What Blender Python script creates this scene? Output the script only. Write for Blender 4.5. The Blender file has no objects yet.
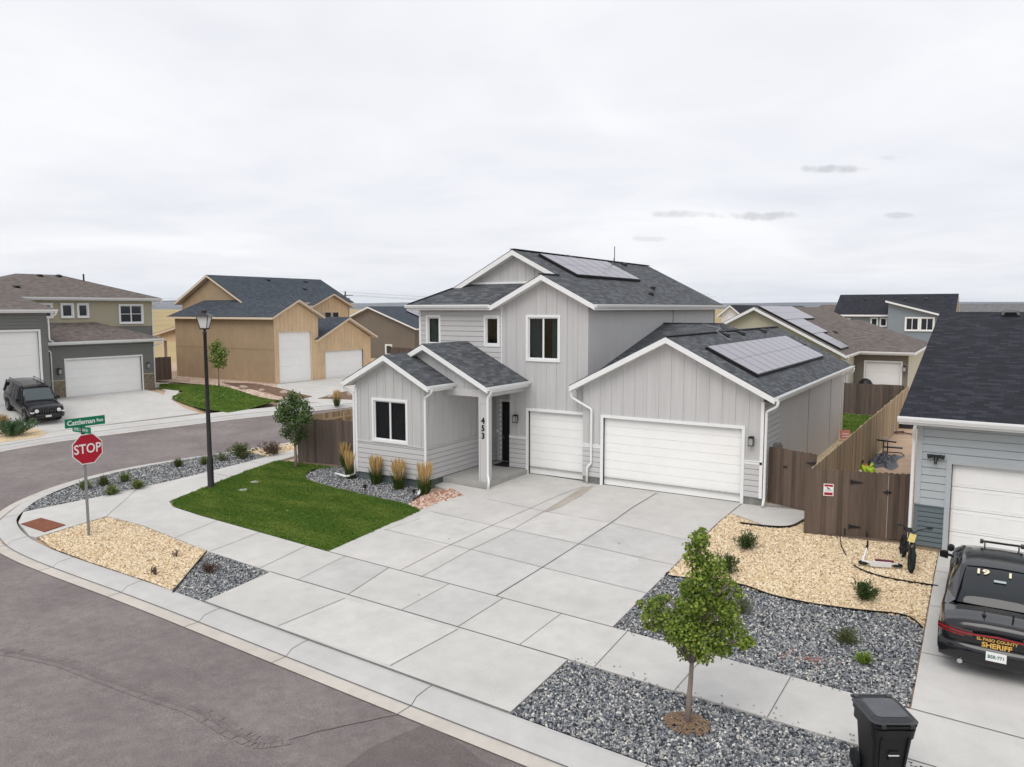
import bpy, bmesh, math, random
import numpy as np
from mathutils import Vector, Matrix
random.seed(7); rng=np.random.default_rng(7)
S=bpy.context.scene; C=S.collection
# ---------------------------------------------------------------- camera
CF,CP,CY,CR,CH=762.128,math.radians(5.6179),math.radians(32.019),math.radians(-0.067),6.2988
cd=bpy.data.cameras.new('camera'); cam=bpy.data.objects.new('camera',cd); C.objects.link(cam)
cd.sensor_width=36; cd.lens=CF/1024*36; cd.clip_end=20000; cd.clip_start=.1
fw=Vector((-math.sin(CY)*math.cos(CP),math.cos(CY)*math.cos(CP),-math.sin(CP)))
r0=Vector((math.cos(CY),math.sin(CY),0)); u0=r0.cross(fw)
rr=(r0*math.cos(CR)+u0*math.sin(CR)); uu=(-r0*math.sin(CR)+u0*math.cos(CR))
M=Matrix((rr,uu,-fw)).transposed().to_4x4(); M.translation=(0,0,CH); cam.matrix_world=M
S.camera=cam
# ---------------------------------------------------------------- light
SUN_EL,SUN_AZ=math.radians(55),math.radians(178)   # azimuth measured clockwise from +Y: sun behind the camera, to its left
S.world=bpy.data.worlds.new('World'); S.world.use_nodes=True
wt=S.world.node_tree; wn=wt.nodes; wl=wt.links; wn.clear()
def WN(t,**k):
    n=wn.new(t)
    for a,b in k.items(): setattr(n,a,b)
    return n
sky=WN('ShaderNodeTexSky',sky_type='NISHITA',sun_disc=False,sun_elevation=SUN_EL,sun_rotation=SUN_AZ,dust_density=2.0)
tc=WN('ShaderNodeTexCoord'); sep=WN('ShaderNodeSeparateXYZ'); wl.new(tc.outputs['Generated'],sep.inputs[0])
add=WN('ShaderNodeMath',operation='ADD'); add.inputs[1].default_value=.10
mx=WN('ShaderNodeMath',operation='MAXIMUM'); mx.inputs[1].default_value=0; wl.new(sep.outputs[2],mx.inputs[0]); wl.new(mx.outputs[0],add.inputs[0])
dv=WN('ShaderNodeVectorMath',operation='DIVIDE'); cmb=WN('ShaderNodeCombineXYZ')
for i in range(3): wl.new(add.outputs[0],cmb.inputs[i])
wl.new(tc.outputs['Generated'],dv.inputs[0]); wl.new(cmb.outputs[0],dv.inputs[1])
def wnoise(scale,detail,rough,dist=0,loc=(0,0,0),stretch=(1,1,1)):
    mp=WN('ShaderNodeMapping'); mp.inputs['Location'].default_value=loc; mp.inputs['Scale'].default_value=stretch
    wl.new(dv.outputs[0],mp.inputs[0])
    n=WN('ShaderNodeTexNoise'); n.inputs['Scale'].default_value=scale; n.inputs['Detail'].default_value=detail; n.inputs['Roughness'].default_value=rough; n.inputs['Distortion'].default_value=dist
    wl.new(mp.outputs[0],n.inputs[0]); return n
def wramp(src,pts,interp='EASE'):
    r=WN('ShaderNodeValToRGB'); r.color_ramp.interpolation=interp; e=r.color_ramp.elements
    while len(e)<len(pts): e.new(.5)
    for i,(p,c) in enumerate(pts): e[i].position=p; e[i].color=(*c,1)
    wl.new(src,r.inputs[0]); return r
n1=wnoise(.55,5,.5,.4); 
cl=wramp(n1.outputs[0],[(.30,(.80,.81,.855)),(.50,(.875,.88,.91)),(.68,(.95,.953,.965))])
n2=wnoise(1.5,6,.55,.3,(3.1,7.4,0),(1,1,1))
cl2=wramp(n2.outputs[0],[(.34,(.95,.952,.965)),(.62,(1,1,1))])
mul=WN('ShaderNodeMixRGB',blend_type='MULTIPLY'); mul.inputs[0].default_value=1; wl.new(cl.outputs[0],mul.inputs[1]); wl.new(cl2.outputs[0],mul.inputs[2])
# small darker cloudlets
n3=wnoise(2.3,3,.5,0,(1.7,2.2,0),(1,1,1)); cl3=wramp(n3.outputs[0],[(.0,(1,1,1)),(.33,(1,1,1))])
mul2=WN('ShaderNodeMixRGB',blend_type='MULTIPLY'); mul2.inputs[0].default_value=1; wl.new(mul.outputs[0],mul2.inputs[1]); wl.new(cl3.outputs[0],mul2.inputs[2])
hz=wramp(sep.outputs[2],[(0,(.93,.965,1.0)),(.06,(.985,.99,1.0)),(.3,(1,1,1))])
mul3=WN('ShaderNodeMixRGB',blend_type='MULTIPLY'); mul3.inputs[0].default_value=1; 
acc=mul2.outputs[0]
wz=WN('ShaderNodeTexNoise'); wz.inputs['Scale'].default_value=55; wz.inputs['Detail'].default_value=5; wl.new(tc.outputs['Generated'],wz.inputs[0])
for (px,py,hw,hh_,am) in ((686,214,30,4.2,.22),(755,216,34,4.6,.27),(828,169,28,4.2,.27),(897,215.5,13,2.8,.17),(648,239,16,3,.15),(893,158,10,2.5,.09)):
    d0=(fw+rr*((px-512)/CF)-uu*((py-383.5)/CF)).normalized(); a_=rr; b_=d0.cross(rr).normalized(); a_=b_.cross(d0).normalized()
    def dotn(v,s):
        n=WN('ShaderNodeVectorMath',operation='DOT_PRODUCT'); n.inputs[1].default_value=tuple(v*s); wl.new(tc.outputs['Generated'],n.inputs[0]); q=WN('ShaderNodeMath',operation='MULTIPLY'); wl.new(n.outputs['Value'],q.inputs[0]); wl.new(n.outputs['Value'],q.inputs[1]); return q.outputs[0]
    A=dotn(a_,CF/hw); B=dotn(b_,CF/hh_); s_=WN('ShaderNodeMath',operation='ADD'); wl.new(A,s_.inputs[0]); wl.new(B,s_.inputs[1])
    nn=WN('ShaderNodeMath',operation='MULTIPLY_ADD'); nn.inputs[1].default_value=-3.2; wl.new(wz.outputs[0],nn.inputs[0]); wl.new(s_.outputs[0],nn.inputs[2])
    rm=WN('ShaderNodeMapRange',interpolation_type='SMOOTHSTEP'); rm.inputs['From Min'].default_value=-1.6; rm.inputs['From Max'].default_value=-.35; rm.inputs['To Min'].default_value=1-am; rm.inputs['To Max'].default_value=1; wl.new(nn.outputs[0],rm.inputs[0])
    fr=WN('ShaderNodeVectorMath',operation='DOT_PRODUCT'); fr.inputs[1].default_value=tuple(d0); wl.new(tc.outputs['Generated'],fr.inputs[0]); gt=WN('ShaderNodeMath',operation='LESS_THAN'); gt.inputs[1].default_value=0; wl.new(fr.outputs['Value'],gt.inputs[0]); mxx=WN('ShaderNodeMath',operation='MAXIMUM'); wl.new(rm.outputs[0],mxx.inputs[0]); wl.new(gt.outputs[0],mxx.inputs[1])
    sv=WN('ShaderNodeVectorMath',operation='SCALE'); wl.new(acc,sv.inputs[0]); wl.new(mxx.outputs[0],sv.inputs['Scale']); acc=sv.outputs[0]
wl.new(acc,mul3.inputs[1]); wl.new(hz.outputs[0],mul3.inputs[2])
sc=WN('ShaderNodeMixRGB',blend_type='MULTIPLY'); sc.inputs[0].default_value=1; sc.inputs[2].default_value=(7.9,7.9,7.9,1); wl.new(mul3.outputs[0],sc.inputs[1])
mixs=WN('ShaderNodeMixRGB'); mixs.inputs[0].default_value=.94; wl.new(sky.outputs[0],mixs.inputs[1]); wl.new(sc.outputs[0],mixs.inputs[2])
bg=WN('ShaderNodeBackground'); bg.inputs[1].default_value=.1; wl.new(mixs.outputs[0],bg.inputs[0])
wo=WN('ShaderNodeOutputWorld'); wl.new(bg.outputs[0],wo.inputs[0])
sd=bpy.data.lights.new('sun','SUN'); sd.energy=1.25; sd.angle=math.radians(42); sd.color=(1,.96,.9)
so=bpy.data.objects.new('sun',sd); C.objects.link(so)
sdir=Vector((math.sin(SUN_AZ)*math.cos(SUN_EL),math.cos(SUN_AZ)*math.cos(SUN_EL),math.sin(SUN_EL)))
so.rotation_euler=sdir.to_track_quat('Z','Y').to_euler(); so.location=(0,0,40)
S.view_settings.view_transform='Standard'; S.view_settings.look='None'; S.view_settings.gamma=1; S.view_settings.exposure=0.47
# ---------------------------------------------------------------- materials
MATS={}
def mat(name,col,rough=.7,spec=.3,metal=0,var=.0,vscale=3,bump=0,bscale=40,streak=0,coat=0,stretch=(1,1,1),var2=0,v2scale=.5,speck=0):
    if name in MATS: return MATS[name]
    m=bpy.data.materials.new(name); m.use_nodes=True; nt=m.node_tree; N=nt.nodes; L=nt.links
    b=N['Principled BSDF']; b.inputs['Roughness'].default_value=rough; b.inputs['Specular IOR Level'].default_value=spec; b.inputs['Metallic'].default_value=metal
    b.inputs['Coat Weight'].default_value=coat
    b.inputs['Base Color'].default_value=(*col,1)
    t=N.new('ShaderNodeTexCoord'); src=t.outputs['Object']
    def noise(s,d,st=(1,1,1)):
        mp=N.new('ShaderNodeMapping'); mp.inputs['Scale'].default_value=st; L.new(src,mp.inputs[0])
        n=N.new('ShaderNodeTexNoise'); n.inputs['Scale'].default_value=s; n.inputs['Detail'].default_value=d; n.inputs['Roughness'].default_value=.6; L.new(mp.outputs[0],n.inputs[0]); return n.outputs[0]
    cur=None
    def modul(srcv,amt):
        nonlocal cur
        mr=N.new('ShaderNodeMapRange'); mr.inputs['From Min'].default_value=.25; mr.inputs['From Max'].default_value=.75; mr.inputs['To Min'].default_value=1-amt; mr.inputs['To Max'].default_value=1+amt; L.new(srcv,mr.inputs[0])
        x=N.new('ShaderNodeVectorMath'); x.operation='SCALE'
        if cur is None: x.inputs[0].default_value=col
        else: L.new(cur,x.inputs[0])
        L.new(mr.outputs[0],x.inputs['Scale']); cur=x.outputs[0]
    if var: modul(noise(vscale,5,stretch),var)
    if var2: modul(noise(v2scale,4),var2)
    if speck: modul(noise(38,3),speck)
    if streak: modul(noise(9,3,(1,1,.04)),streak); 
    if cur is not None: L.new(cur,b.inputs['Base Color'])
    if bump:
        bp=N.new('ShaderNodeBump'); bp.inputs['Strength'].default_value=bump; bp.inputs['Distance'].default_value=.01; L.new(noise(bscale,3,stretch),bp.inputs['Height']); L.new(bp.outputs[0],b.inputs['Normal'])
    MATS[name]=m; return m
def uvmat_shingle(name,c1,c2,c3,tint=1.0):
    if name in MATS: return MATS[name]
    m=bpy.data.materials.new(name); m.use_nodes=True; nt=m.node_tree; N=nt.nodes; L=nt.links; b=N['Principled BSDF']; b.inputs['Roughness'].default_value=.9; b.inputs['Specular IOR Level'].default_value=.15
    uv=N.new('ShaderNodeUVMap')
    br=N.new('ShaderNodeTexBrick'); br.inputs['Scale'].default_value=1; br.inputs['Brick Width'].default_value=.31; br.inputs['Row Height'].default_value=.143; br.inputs['Mortar Size'].default_value=.006; br.offset=.37; br.squash=1
    br.inputs['Color1'].default_value=(0,0,0,1); br.inputs['Color2'].default_value=(1,1,1,1); br.inputs['Mortar'].default_value=(.0,.0,.0,1)
    L.new(uv.outputs[0],br.inputs[0])
    n=N.new('ShaderNodeTexNoise'); n.inputs['Scale'].default_value=3.3; n.inputs['Detail'].default_value=4; L.new(uv.outputs[0],n.inputs[0])
    n2=N.new('ShaderNodeTexNoise'); n2.inputs['Scale'].default_value=60; n2.inputs['Detail'].default_value=2; L.new(uv.outputs[0],n2.inputs[0])
    mm=N.new('ShaderNodeMath'); mm.operation='MULTIPLY_ADD'; mm.inputs[1].default_value=.55; L.new(br.outputs[0],mm.inputs[0]); 
    m3=N.new('ShaderNodeMath'); m3.operation='MULTIPLY'; m3.inputs[1].default_value=.45; L.new(n.outputs[0],m3.inputs[0]); L.new(m3.outputs[0],mm.inputs[2])
    r=N.new('ShaderNodeValToRGB'); e=r.color_ramp.elements; e[0].position=.12; e[0].color=(*c1,1); e[1].position=.85; e[1].color=(*c3,1); x=e.new(.5); x.color=(*c2,1); L.new(mm.outputs[0],r.inputs[0])
    mr=N.new('ShaderNodeMapRange'); mr.inputs['To Min'].default_value=.65; mr.inputs['To Max'].default_value=1.35; L.new(n2.outputs[0],mr.inputs[0])
    sc=N.new('ShaderNodeVectorMath'); sc.operation='SCALE'; L.new(r.outputs[0],sc.inputs[0]); L.new(mr.outputs[0],sc.inputs['Scale'])
    # butt edge of each course
    sx=N.new('ShaderNodeSeparateXYZ'); L.new(uv.outputs[0],sx.inputs[0])
    dvn=N.new('ShaderNodeMath'); dvn.operation='DIVIDE'; dvn.inputs[1].default_value=.143; L.new(sx.outputs[1],dvn.inputs[0])
    fr=N.new('ShaderNodeMath'); fr.operation='FRACT'; L.new(dvn.outputs[0],fr.inputs[0])
    inv=N.new('ShaderNodeMath'); inv.operation='SUBTRACT'; inv.inputs[0].default_value=1; L.new(fr.outputs[0],inv.inputs[1])
    bp=N.new('ShaderNodeBump'); bp.inputs['Strength'].default_value=.9; bp.inputs['Distance'].default_value=.015
    ad=N.new('ShaderNodeMath'); ad.operation='MULTIPLY_ADD'; ad.inputs[1].default_value=.5; L.new(br.outputs[0],ad.inputs[0]); L.new(inv.outputs[0],ad.inputs[2])
    L.new(ad.outputs[0],bp.inputs['Height']); L.new(bp.outputs[0],b.inputs['Normal'])
    L.new(sc.outputs[0],b.inputs['Base Color']); MATS[name]=m; return m
def stonemat(name,cols,rough=.75):
    m=bpy.data.materials.new(name); m.use_nodes=True; nt=m.node_tree; N=nt.nodes; L=nt.links; b=N['Principled BSDF']; b.inputs['Roughness'].default_value=rough; b.inputs['Specular IOR Level'].default_value=.25
    oi=N.new('ShaderNodeObjectInfo'); r=N.new('ShaderNodeValToRGB'); r.color_ramp.interpolation='CONSTANT'; e=r.color_ramp.elements
    while len(e)<len(cols): e.new(.5)
    for i,(p,c) in enumerate(cols): e[i].position=p; e[i].color=(*c,1)
    L.new(oi.outputs['Random'],r.inputs[0]); L.new(r.outputs[0],b.inputs['Base Color']); MATS[name]=m; return m
def vorostone(name,cols,scale,bump=.8):
    m=bpy.data.materials.new(name); m.use_nodes=True; nt=m.node_tree; N=nt.nodes; L=nt.links; b=N['Principled BSDF']; b.inputs['Roughness'].default_value=.85; b.inputs['Specular IOR Level'].default_value=.2
    t=N.new('ShaderNodeTexCoord'); v=N.new('ShaderNodeTexVoronoi'); v.inputs['Scale'].default_value=scale; L.new(t.outputs['Object'],v.inputs[0])
    sp=N.new('ShaderNodeSeparateColor'); L.new(v.outputs['Color'],sp.inputs[0])
    r=N.new('ShaderNodeValToRGB'); e=r.color_ramp.elements
    while len(e)<len(cols): e.new(.5)
    for i,(p,c) in enumerate(cols): e[i].position=p; e[i].color=(*c,1)
    L.new(sp.outputs[0],r.inputs[0])
    n=N.new('ShaderNodeTexNoise'); n.inputs['Scale'].default_value=.8; n.inputs['Detail'].default_value=4; L.new(t.outputs['Object'],n.inputs[0])
    mr=N.new('ShaderNodeMapRange'); mr.inputs['To Min'].default_value=.8; mr.inputs['To Max'].default_value=1.2; L.new(n.outputs[0],mr.inputs[0])
    sc=N.new('ShaderNodeVectorMath'); sc.operation='SCALE'; L.new(r.outputs[0],sc.inputs[0]); L.new(mr.outputs[0],sc.inputs['Scale']); L.new(sc.outputs[0],b.inputs['Base Color'])
    bp=N.new('ShaderNodeBump'); bp.inputs['Strength'].default_value=bump; bp.inputs['Distance'].default_value=.02; bp.invert=True; L.new(v.outputs['Distance'],bp.inputs['Height']); L.new(bp.outputs[0],b.inputs['Normal']); MATS[name]=m; return m
def woodmat(name,c1,c2,axis='h'):
    # per-board colour + grain
    m=bpy.data.materials.new(name); m.use_nodes=True; nt=m.node_tree; N=nt.nodes; L=nt.links; b=N['Principled BSDF']; b.inputs['Roughness'].default_value=.85; b.inputs['Specular IOR Level'].default_value=.15
    g=N.new('ShaderNodeNewGeometry'); r=N.new('ShaderNodeMapRange'); L.new(g.outputs['Random Per Island'],r.inputs[0])
    t=N.new('ShaderNodeTexCoord'); mp=N.new('ShaderNodeMapping'); mp.inputs['Scale'].default_value=(14,14,.9); L.new(t.outputs['Object'],mp.inputs[0])
    n=N.new('ShaderNodeTexNoise'); n.inputs['Scale'].default_value=1; n.inputs['Detail'].default_value=6; n.inputs['Roughness'].default_value=.65; L.new(mp.outputs[0],n.inputs[0])
    ad=N.new('ShaderNodeMath'); ad.operation='MULTIPLY_ADD'; ad.inputs[1].default_value=.45; L.new(g.outputs['Random Per Island'],ad.inputs[0])
    m2=N.new('ShaderNodeMath'); m2.operation='MULTIPLY'; m2.inputs[1].default_value=.8; L.new(n.outputs[0],m2.inputs[0]); L.new(m2.outputs[0],ad.inputs[2])
    cr=N.new('ShaderNodeValToRGB'); e=cr.color_ramp.elements; e[0].position=.2; e[0].color=(*c1,1); e[1].position=.95; e[1].color=(*c2,1); L.new(ad.outputs[0],cr.inputs[0]); L.new(cr.outputs[0],b.inputs['Base Color']); MATS[name]=m; return m
def leafmat(name,c1,c2,trans=.25,patch=None):
    m=bpy.data.materials.new(name); m.use_nodes=True; nt=m.node_tree; N=nt.nodes; L=nt.links; b=N['Principled BSDF']; b.inputs['Roughness'].default_value=.55; b.inputs['Specular IOR Level'].default_value=.3
    g=N.new('ShaderNodeNewGeometry'); cr=N.new('ShaderNodeValToRGB'); e=cr.color_ramp.elements; e[0].position=0; e[0].color=(*c1,1); e[1].position=1; e[1].color=(*c2,1)
    L.new(g.outputs['Random Per Island'],cr.inputs[0]); L.new(cr.outputs[0],b.inputs['Base Color'])
    out=cr.outputs[0]
    if patch:
        po=N.new('ShaderNodeNewGeometry'); ns=N.new('ShaderNodeTexNoise'); ns.inputs['Scale'].default_value=.9; ns.inputs['Detail'].default_value=5; mp=N.new('ShaderNodeMapping'); mp.inputs['Scale'].default_value=(.6,1.6,1); L.new(po.outputs['Position'],mp.inputs[0]); L.new(mp.outputs[0],ns.inputs[0])
        rm=N.new('ShaderNodeMapRange'); rm.inputs['From Min'].default_value=.42; rm.inputs['From Max'].default_value=.72; rm.inputs['To Max'].default_value=.75; L.new(ns.outputs[0],rm.inputs[0])
        mz=N.new('ShaderNodeMixRGB'); mz.inputs[2].default_value=(*patch,1); L.new(rm.outputs[0],mz.inputs[0]); L.new(out,mz.inputs[1]); L.new(mz.outputs[0],b.inputs['Base Color'])
    tr=N.new('ShaderNodeBsdfTranslucent'); L.new(cr.outputs[0],tr.inputs[0]); mx=N.new('ShaderNodeMixShader'); mx.inputs[0].default_value=trans
    L.new(b.outputs[0],mx.inputs[1]); L.new(tr.outputs[0],mx.inputs[2]); L.new(mx.outputs[0],N['Material Output'].inputs[0]); MATS[name]=m; return m
def glassmat(name,tint,rough=.03,alpha=.45):
    m=bpy.data.materials.new(name); m.use_nodes=True; nt=m.node_tree; N=nt.nodes; L=nt.links; N.remove(N['Principled BSDF'])
    tr=N.new('ShaderNodeBsdfTransparent'); tr.inputs[0].default_value=(*tint,1); gl=N.new('ShaderNodeBsdfGlossy'); gl.inputs['Roughness'].default_value=rough; gl.inputs[0].default_value=(.9,.93,.95,1)
    lw=N.new('ShaderNodeLayerWeight'); lw.inputs[0].default_value=.35; mr=N.new('ShaderNodeMapRange'); mr.inputs['To Min'].default_value=.015; mr.inputs['To Max'].default_value=.6; L.new(lw.outputs['Fresnel'],mr.inputs[0])
    mx=N.new('ShaderNodeMixShader'); L.new(mr.outputs[0],mx.inputs[0]); L.new(tr.outputs[0],mx.inputs[1]); L.new(gl.outputs[0],mx.inputs[2]); L.new(mx.outputs[0],N['Material Output'].inputs[0]); MATS[name]=m; return m
# palette
white=mat('white_trim',(.79,.80,.80),.5,var=.03,vscale=6)
whitedoor=mat('white_door',(.86,.86,.845),.5,var=.02,vscale=2,bump=.15,bscale=30,var2=.02)
grey=mat('grey_siding',(.515,.51,.51),.75,var=.04,vscale=2.5,streak=.07,bump=.2,bscale=40,stretch=(1,1,.08))
greylap=mat('grey_lap_siding',(.535,.53,.53),.75,var=.04,vscale=2,stretch=(.2,.2,1),bump=.1)
greypanel=mat('grey_panel',(.53,.525,.525),.8,var=.03,vscale=1.5,bump=.2,bscale=60,var2=.03,streak=.04)
foundation=mat('foundation_grey',(.10,.125,.125),.9,var=.12,vscale=4,bump=.3)
block=mat('foundation_concrete',(.20,.205,.19),.9,var=.3,vscale=6,bump=.4)
shingle=uvmat_shingle('charcoal_shingle',(.052,.056,.062),(.085,.091,.10),(.135,.145,.158))
shingle_d=uvmat_shingle('dark_shingle',(.016,.017,.023),(.025,.027,.035),(.042,.045,.056))
shingle_b=uvmat_shingle('brown_shingle',(.095,.08,.074),(.14,.12,.11),(.20,.172,.157))
shingle_n=uvmat_shingle('blue_shingle',(.04,.048,.06),(.055,.066,.082),(.08,.094,.112))
concrete=mat('concrete',(.51,.50,.48),.85,var=.07,vscale=2.2,bump=.3,bscale=90,var2=.09,v2scale=.5,speck=.06)
concrete2=mat('gutter_concrete',(.50,.465,.42),.85,var=.08,vscale=2,bump=.2,bscale=80,var2=.08)
kerbm=mat('kerb_concrete',(.47,.465,.455),.85,var=.09,vscale=1.6,bump=.2,bscale=80,var2=.05)
joint=mat('joint_dark',(.13,.125,.12),.9)
jointl=mat('joint_light',(.33,.325,.31),.9)
asphalt=mat('asphalt',(.200,.174,.170),.9,var=.16,vscale=4,bump=.8,bscale=110,var2=.24,v2scale=.4,speck=.34)
asphd=mat('asphalt_dark',(.165,.143,.14),.9,var=.2,vscale=5,bump=.8,bscale=110,speck=.4); asphm=mat('asphalt_worn',(.188,.163,.159),.9,var=.2,vscale=4,bump=.8,bscale=110,speck=.34)
asphn=mat('asphalt_patch',(.150,.129,.126),.9,var=.14,vscale=3,bump=.8,bscale=110,var2=.15,v2scale=.4,speck=.34)
dirt=mat('dirt',(.42,.32,.24),.95,var=.15,vscale=2,bump=.4,bscale=30,var2=.12)
black=mat('black_plastic',(.009,.009,.010),.42,.35,var=.1,vscale=8)
blackmetal=mat('black_metal',(.012,.012,.014),.4,.5)
blackpaint=mat('black_car_paint',(.004,.004,.006),.22,.3,coat=.35)
blackpaint2=mat('patrol_car_paint',(.003,.0035,.006),.20,.3,coat=.7); blackpaint2.node_tree.nodes['Principled BSDF'].inputs['Coat IOR'].default_value=1.5; blackpaint2.node_tree.nodes['Principled BSDF'].inputs['Coat Roughness'].default_value=.10
tyre=mat('tyre_rubber',(.014,.018,.018),.85)
rimm=mat('alloy_rim',(.25,.25,.26),.3,.5,.9)
chrome=mat('chrome',(.6,.6,.62),.15,.5,1)
galv=mat('galvanised_steel',(.30,.31,.32),.45,.5,.6,var=.1)
glass=glassmat('window_glass',(.32,.37,.40))
carglass=mat('car_glass',(.012,.015,.019),.05,.5)
interior=mat('dark_interior',(.02,.02,.022),.9)
blind=mat('window_blind',(.22,.27,.30),.8,var=.1,vscale=3,stretch=(1,1,.1))
curtain=mat('teal_curtain',(.20,.36,.33),.85,var=.2,vscale=12,stretch=(1,1,.05))
darkpane=mat('dark_pane',(.03,.035,.045),.1,.6)
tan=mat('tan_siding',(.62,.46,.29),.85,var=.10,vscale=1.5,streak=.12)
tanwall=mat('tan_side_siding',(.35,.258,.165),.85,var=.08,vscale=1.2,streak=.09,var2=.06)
tantrim=mat('tan_trim',(.66,.55,.42),.8)
cream=mat('cream_siding',(.50,.475,.36),.8,var=.05,vscale=1)
creamlt=mat('cream_light_siding',(.55,.54,.45),.8,var=.04,vscale=1)
taupe=mat('taupe_siding',(.20,.18,.15),.8,var=.05)
greygreen=mat('grey_green_siding',(.175,.18,.17),.8,var=.05,vscale=.8)
khaki=mat('khaki_siding',(.42,.39,.285),.8,var=.04,vscale=.8)
bluegrey=mat('pale_blue_siding',(.42,.455,.475),.75,var=.04,vscale=2,stretch=(.3,.3,1))
bluedark=mat('slate_blue_siding',(.13,.16,.175),.8,var=.06)
farblue=mat('far_blue_siding',(.22,.26,.29),.8,var=.05)
brownh=mat('taupe_house_siding',(.17,.145,.12),.85,var=.07,vscale=.8)
fencedark=woodmat('stained_fence_wood',(.055,.042,.034),(.175,.13,.102))
fencetan=woodmat('weathered_fence_wood',(.15,.125,.10),(.58,.44,.28))
fencegrey=woodmat('grey_brown_fence_wood',(.06,.048,.042),(.17,.13,.11))
rust=mat('rusty_iron',(.19,.065,.032),.8,var=.25,vscale=6,bump=.3)
solar=mat('solar_cell',(.185,.172,.215),.22,.9,var=.06,vscale=2)
solarf=mat('solar_frame',(.10,.10,.11),.35,.5,.6)
stonecols_grey=[(0,(.025,.028,.034)),(.12,(.06,.067,.08)),(.28,(.12,.132,.15)),(.48,(.205,.218,.235)),(.68,(.31,.315,.315)),(.83,(.44,.43,.405)),(.94,(.64,.62,.58))]
stonecols_beige=[(0,(.30,.20,.12)),(.10,(.50,.37,.23)),(.3,(.66,.53,.35)),(.55,(.74,.64,.47)),(.78,(.80,.73,.59)),(.93,(.48,.39,.29))]
stonecols_red=[(0,(.36,.19,.14)),(.3,(.48,.30,.22)),(.55,(.55,.40,.32)),(.8,(.62,.55,.48))]
sg=stonemat('grey_stone',stonecols_grey); sb=stonemat('beige_stone',stonecols_beige); sr=stonemat('red_stone',stonecols_red)
vg=vorostone('grey_gravel',[(0,(.03,.032,.04)),(.4,(.13,.14,.15)),(.75,(.27,.27,.27)),(1,(.5,.49,.46))],22)
vgd=vorostone('grey_gravel_far',[(0,(.06,.065,.07)),(.4,(.18,.185,.19)),(.75,(.30,.30,.30)),(1,(.52,.51,.48))],20)
vb=vorostone('beige_gravel',[(0,(.38,.26,.14)),(.4,(.62,.47,.28)),(.8,(.76,.62,.42)),(1,(.84,.76,.6))],26)
vr=vorostone('tan_rock_far',[(0,(.30,.20,.15)),(.5,(.50,.37,.29)),(1,(.62,.54,.46))],6)
grassm=leafmat('lawn_blade',(.055,.13,.012),(.17,.28,.04),.3,patch=(.30,.36,.07))
lawnbase=mat('lawn_soil',(.085,.16,.028),.9,var=.3,vscale=2.2,bump=.4,bscale=120,var2=.2,v2scale=.6)
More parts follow.
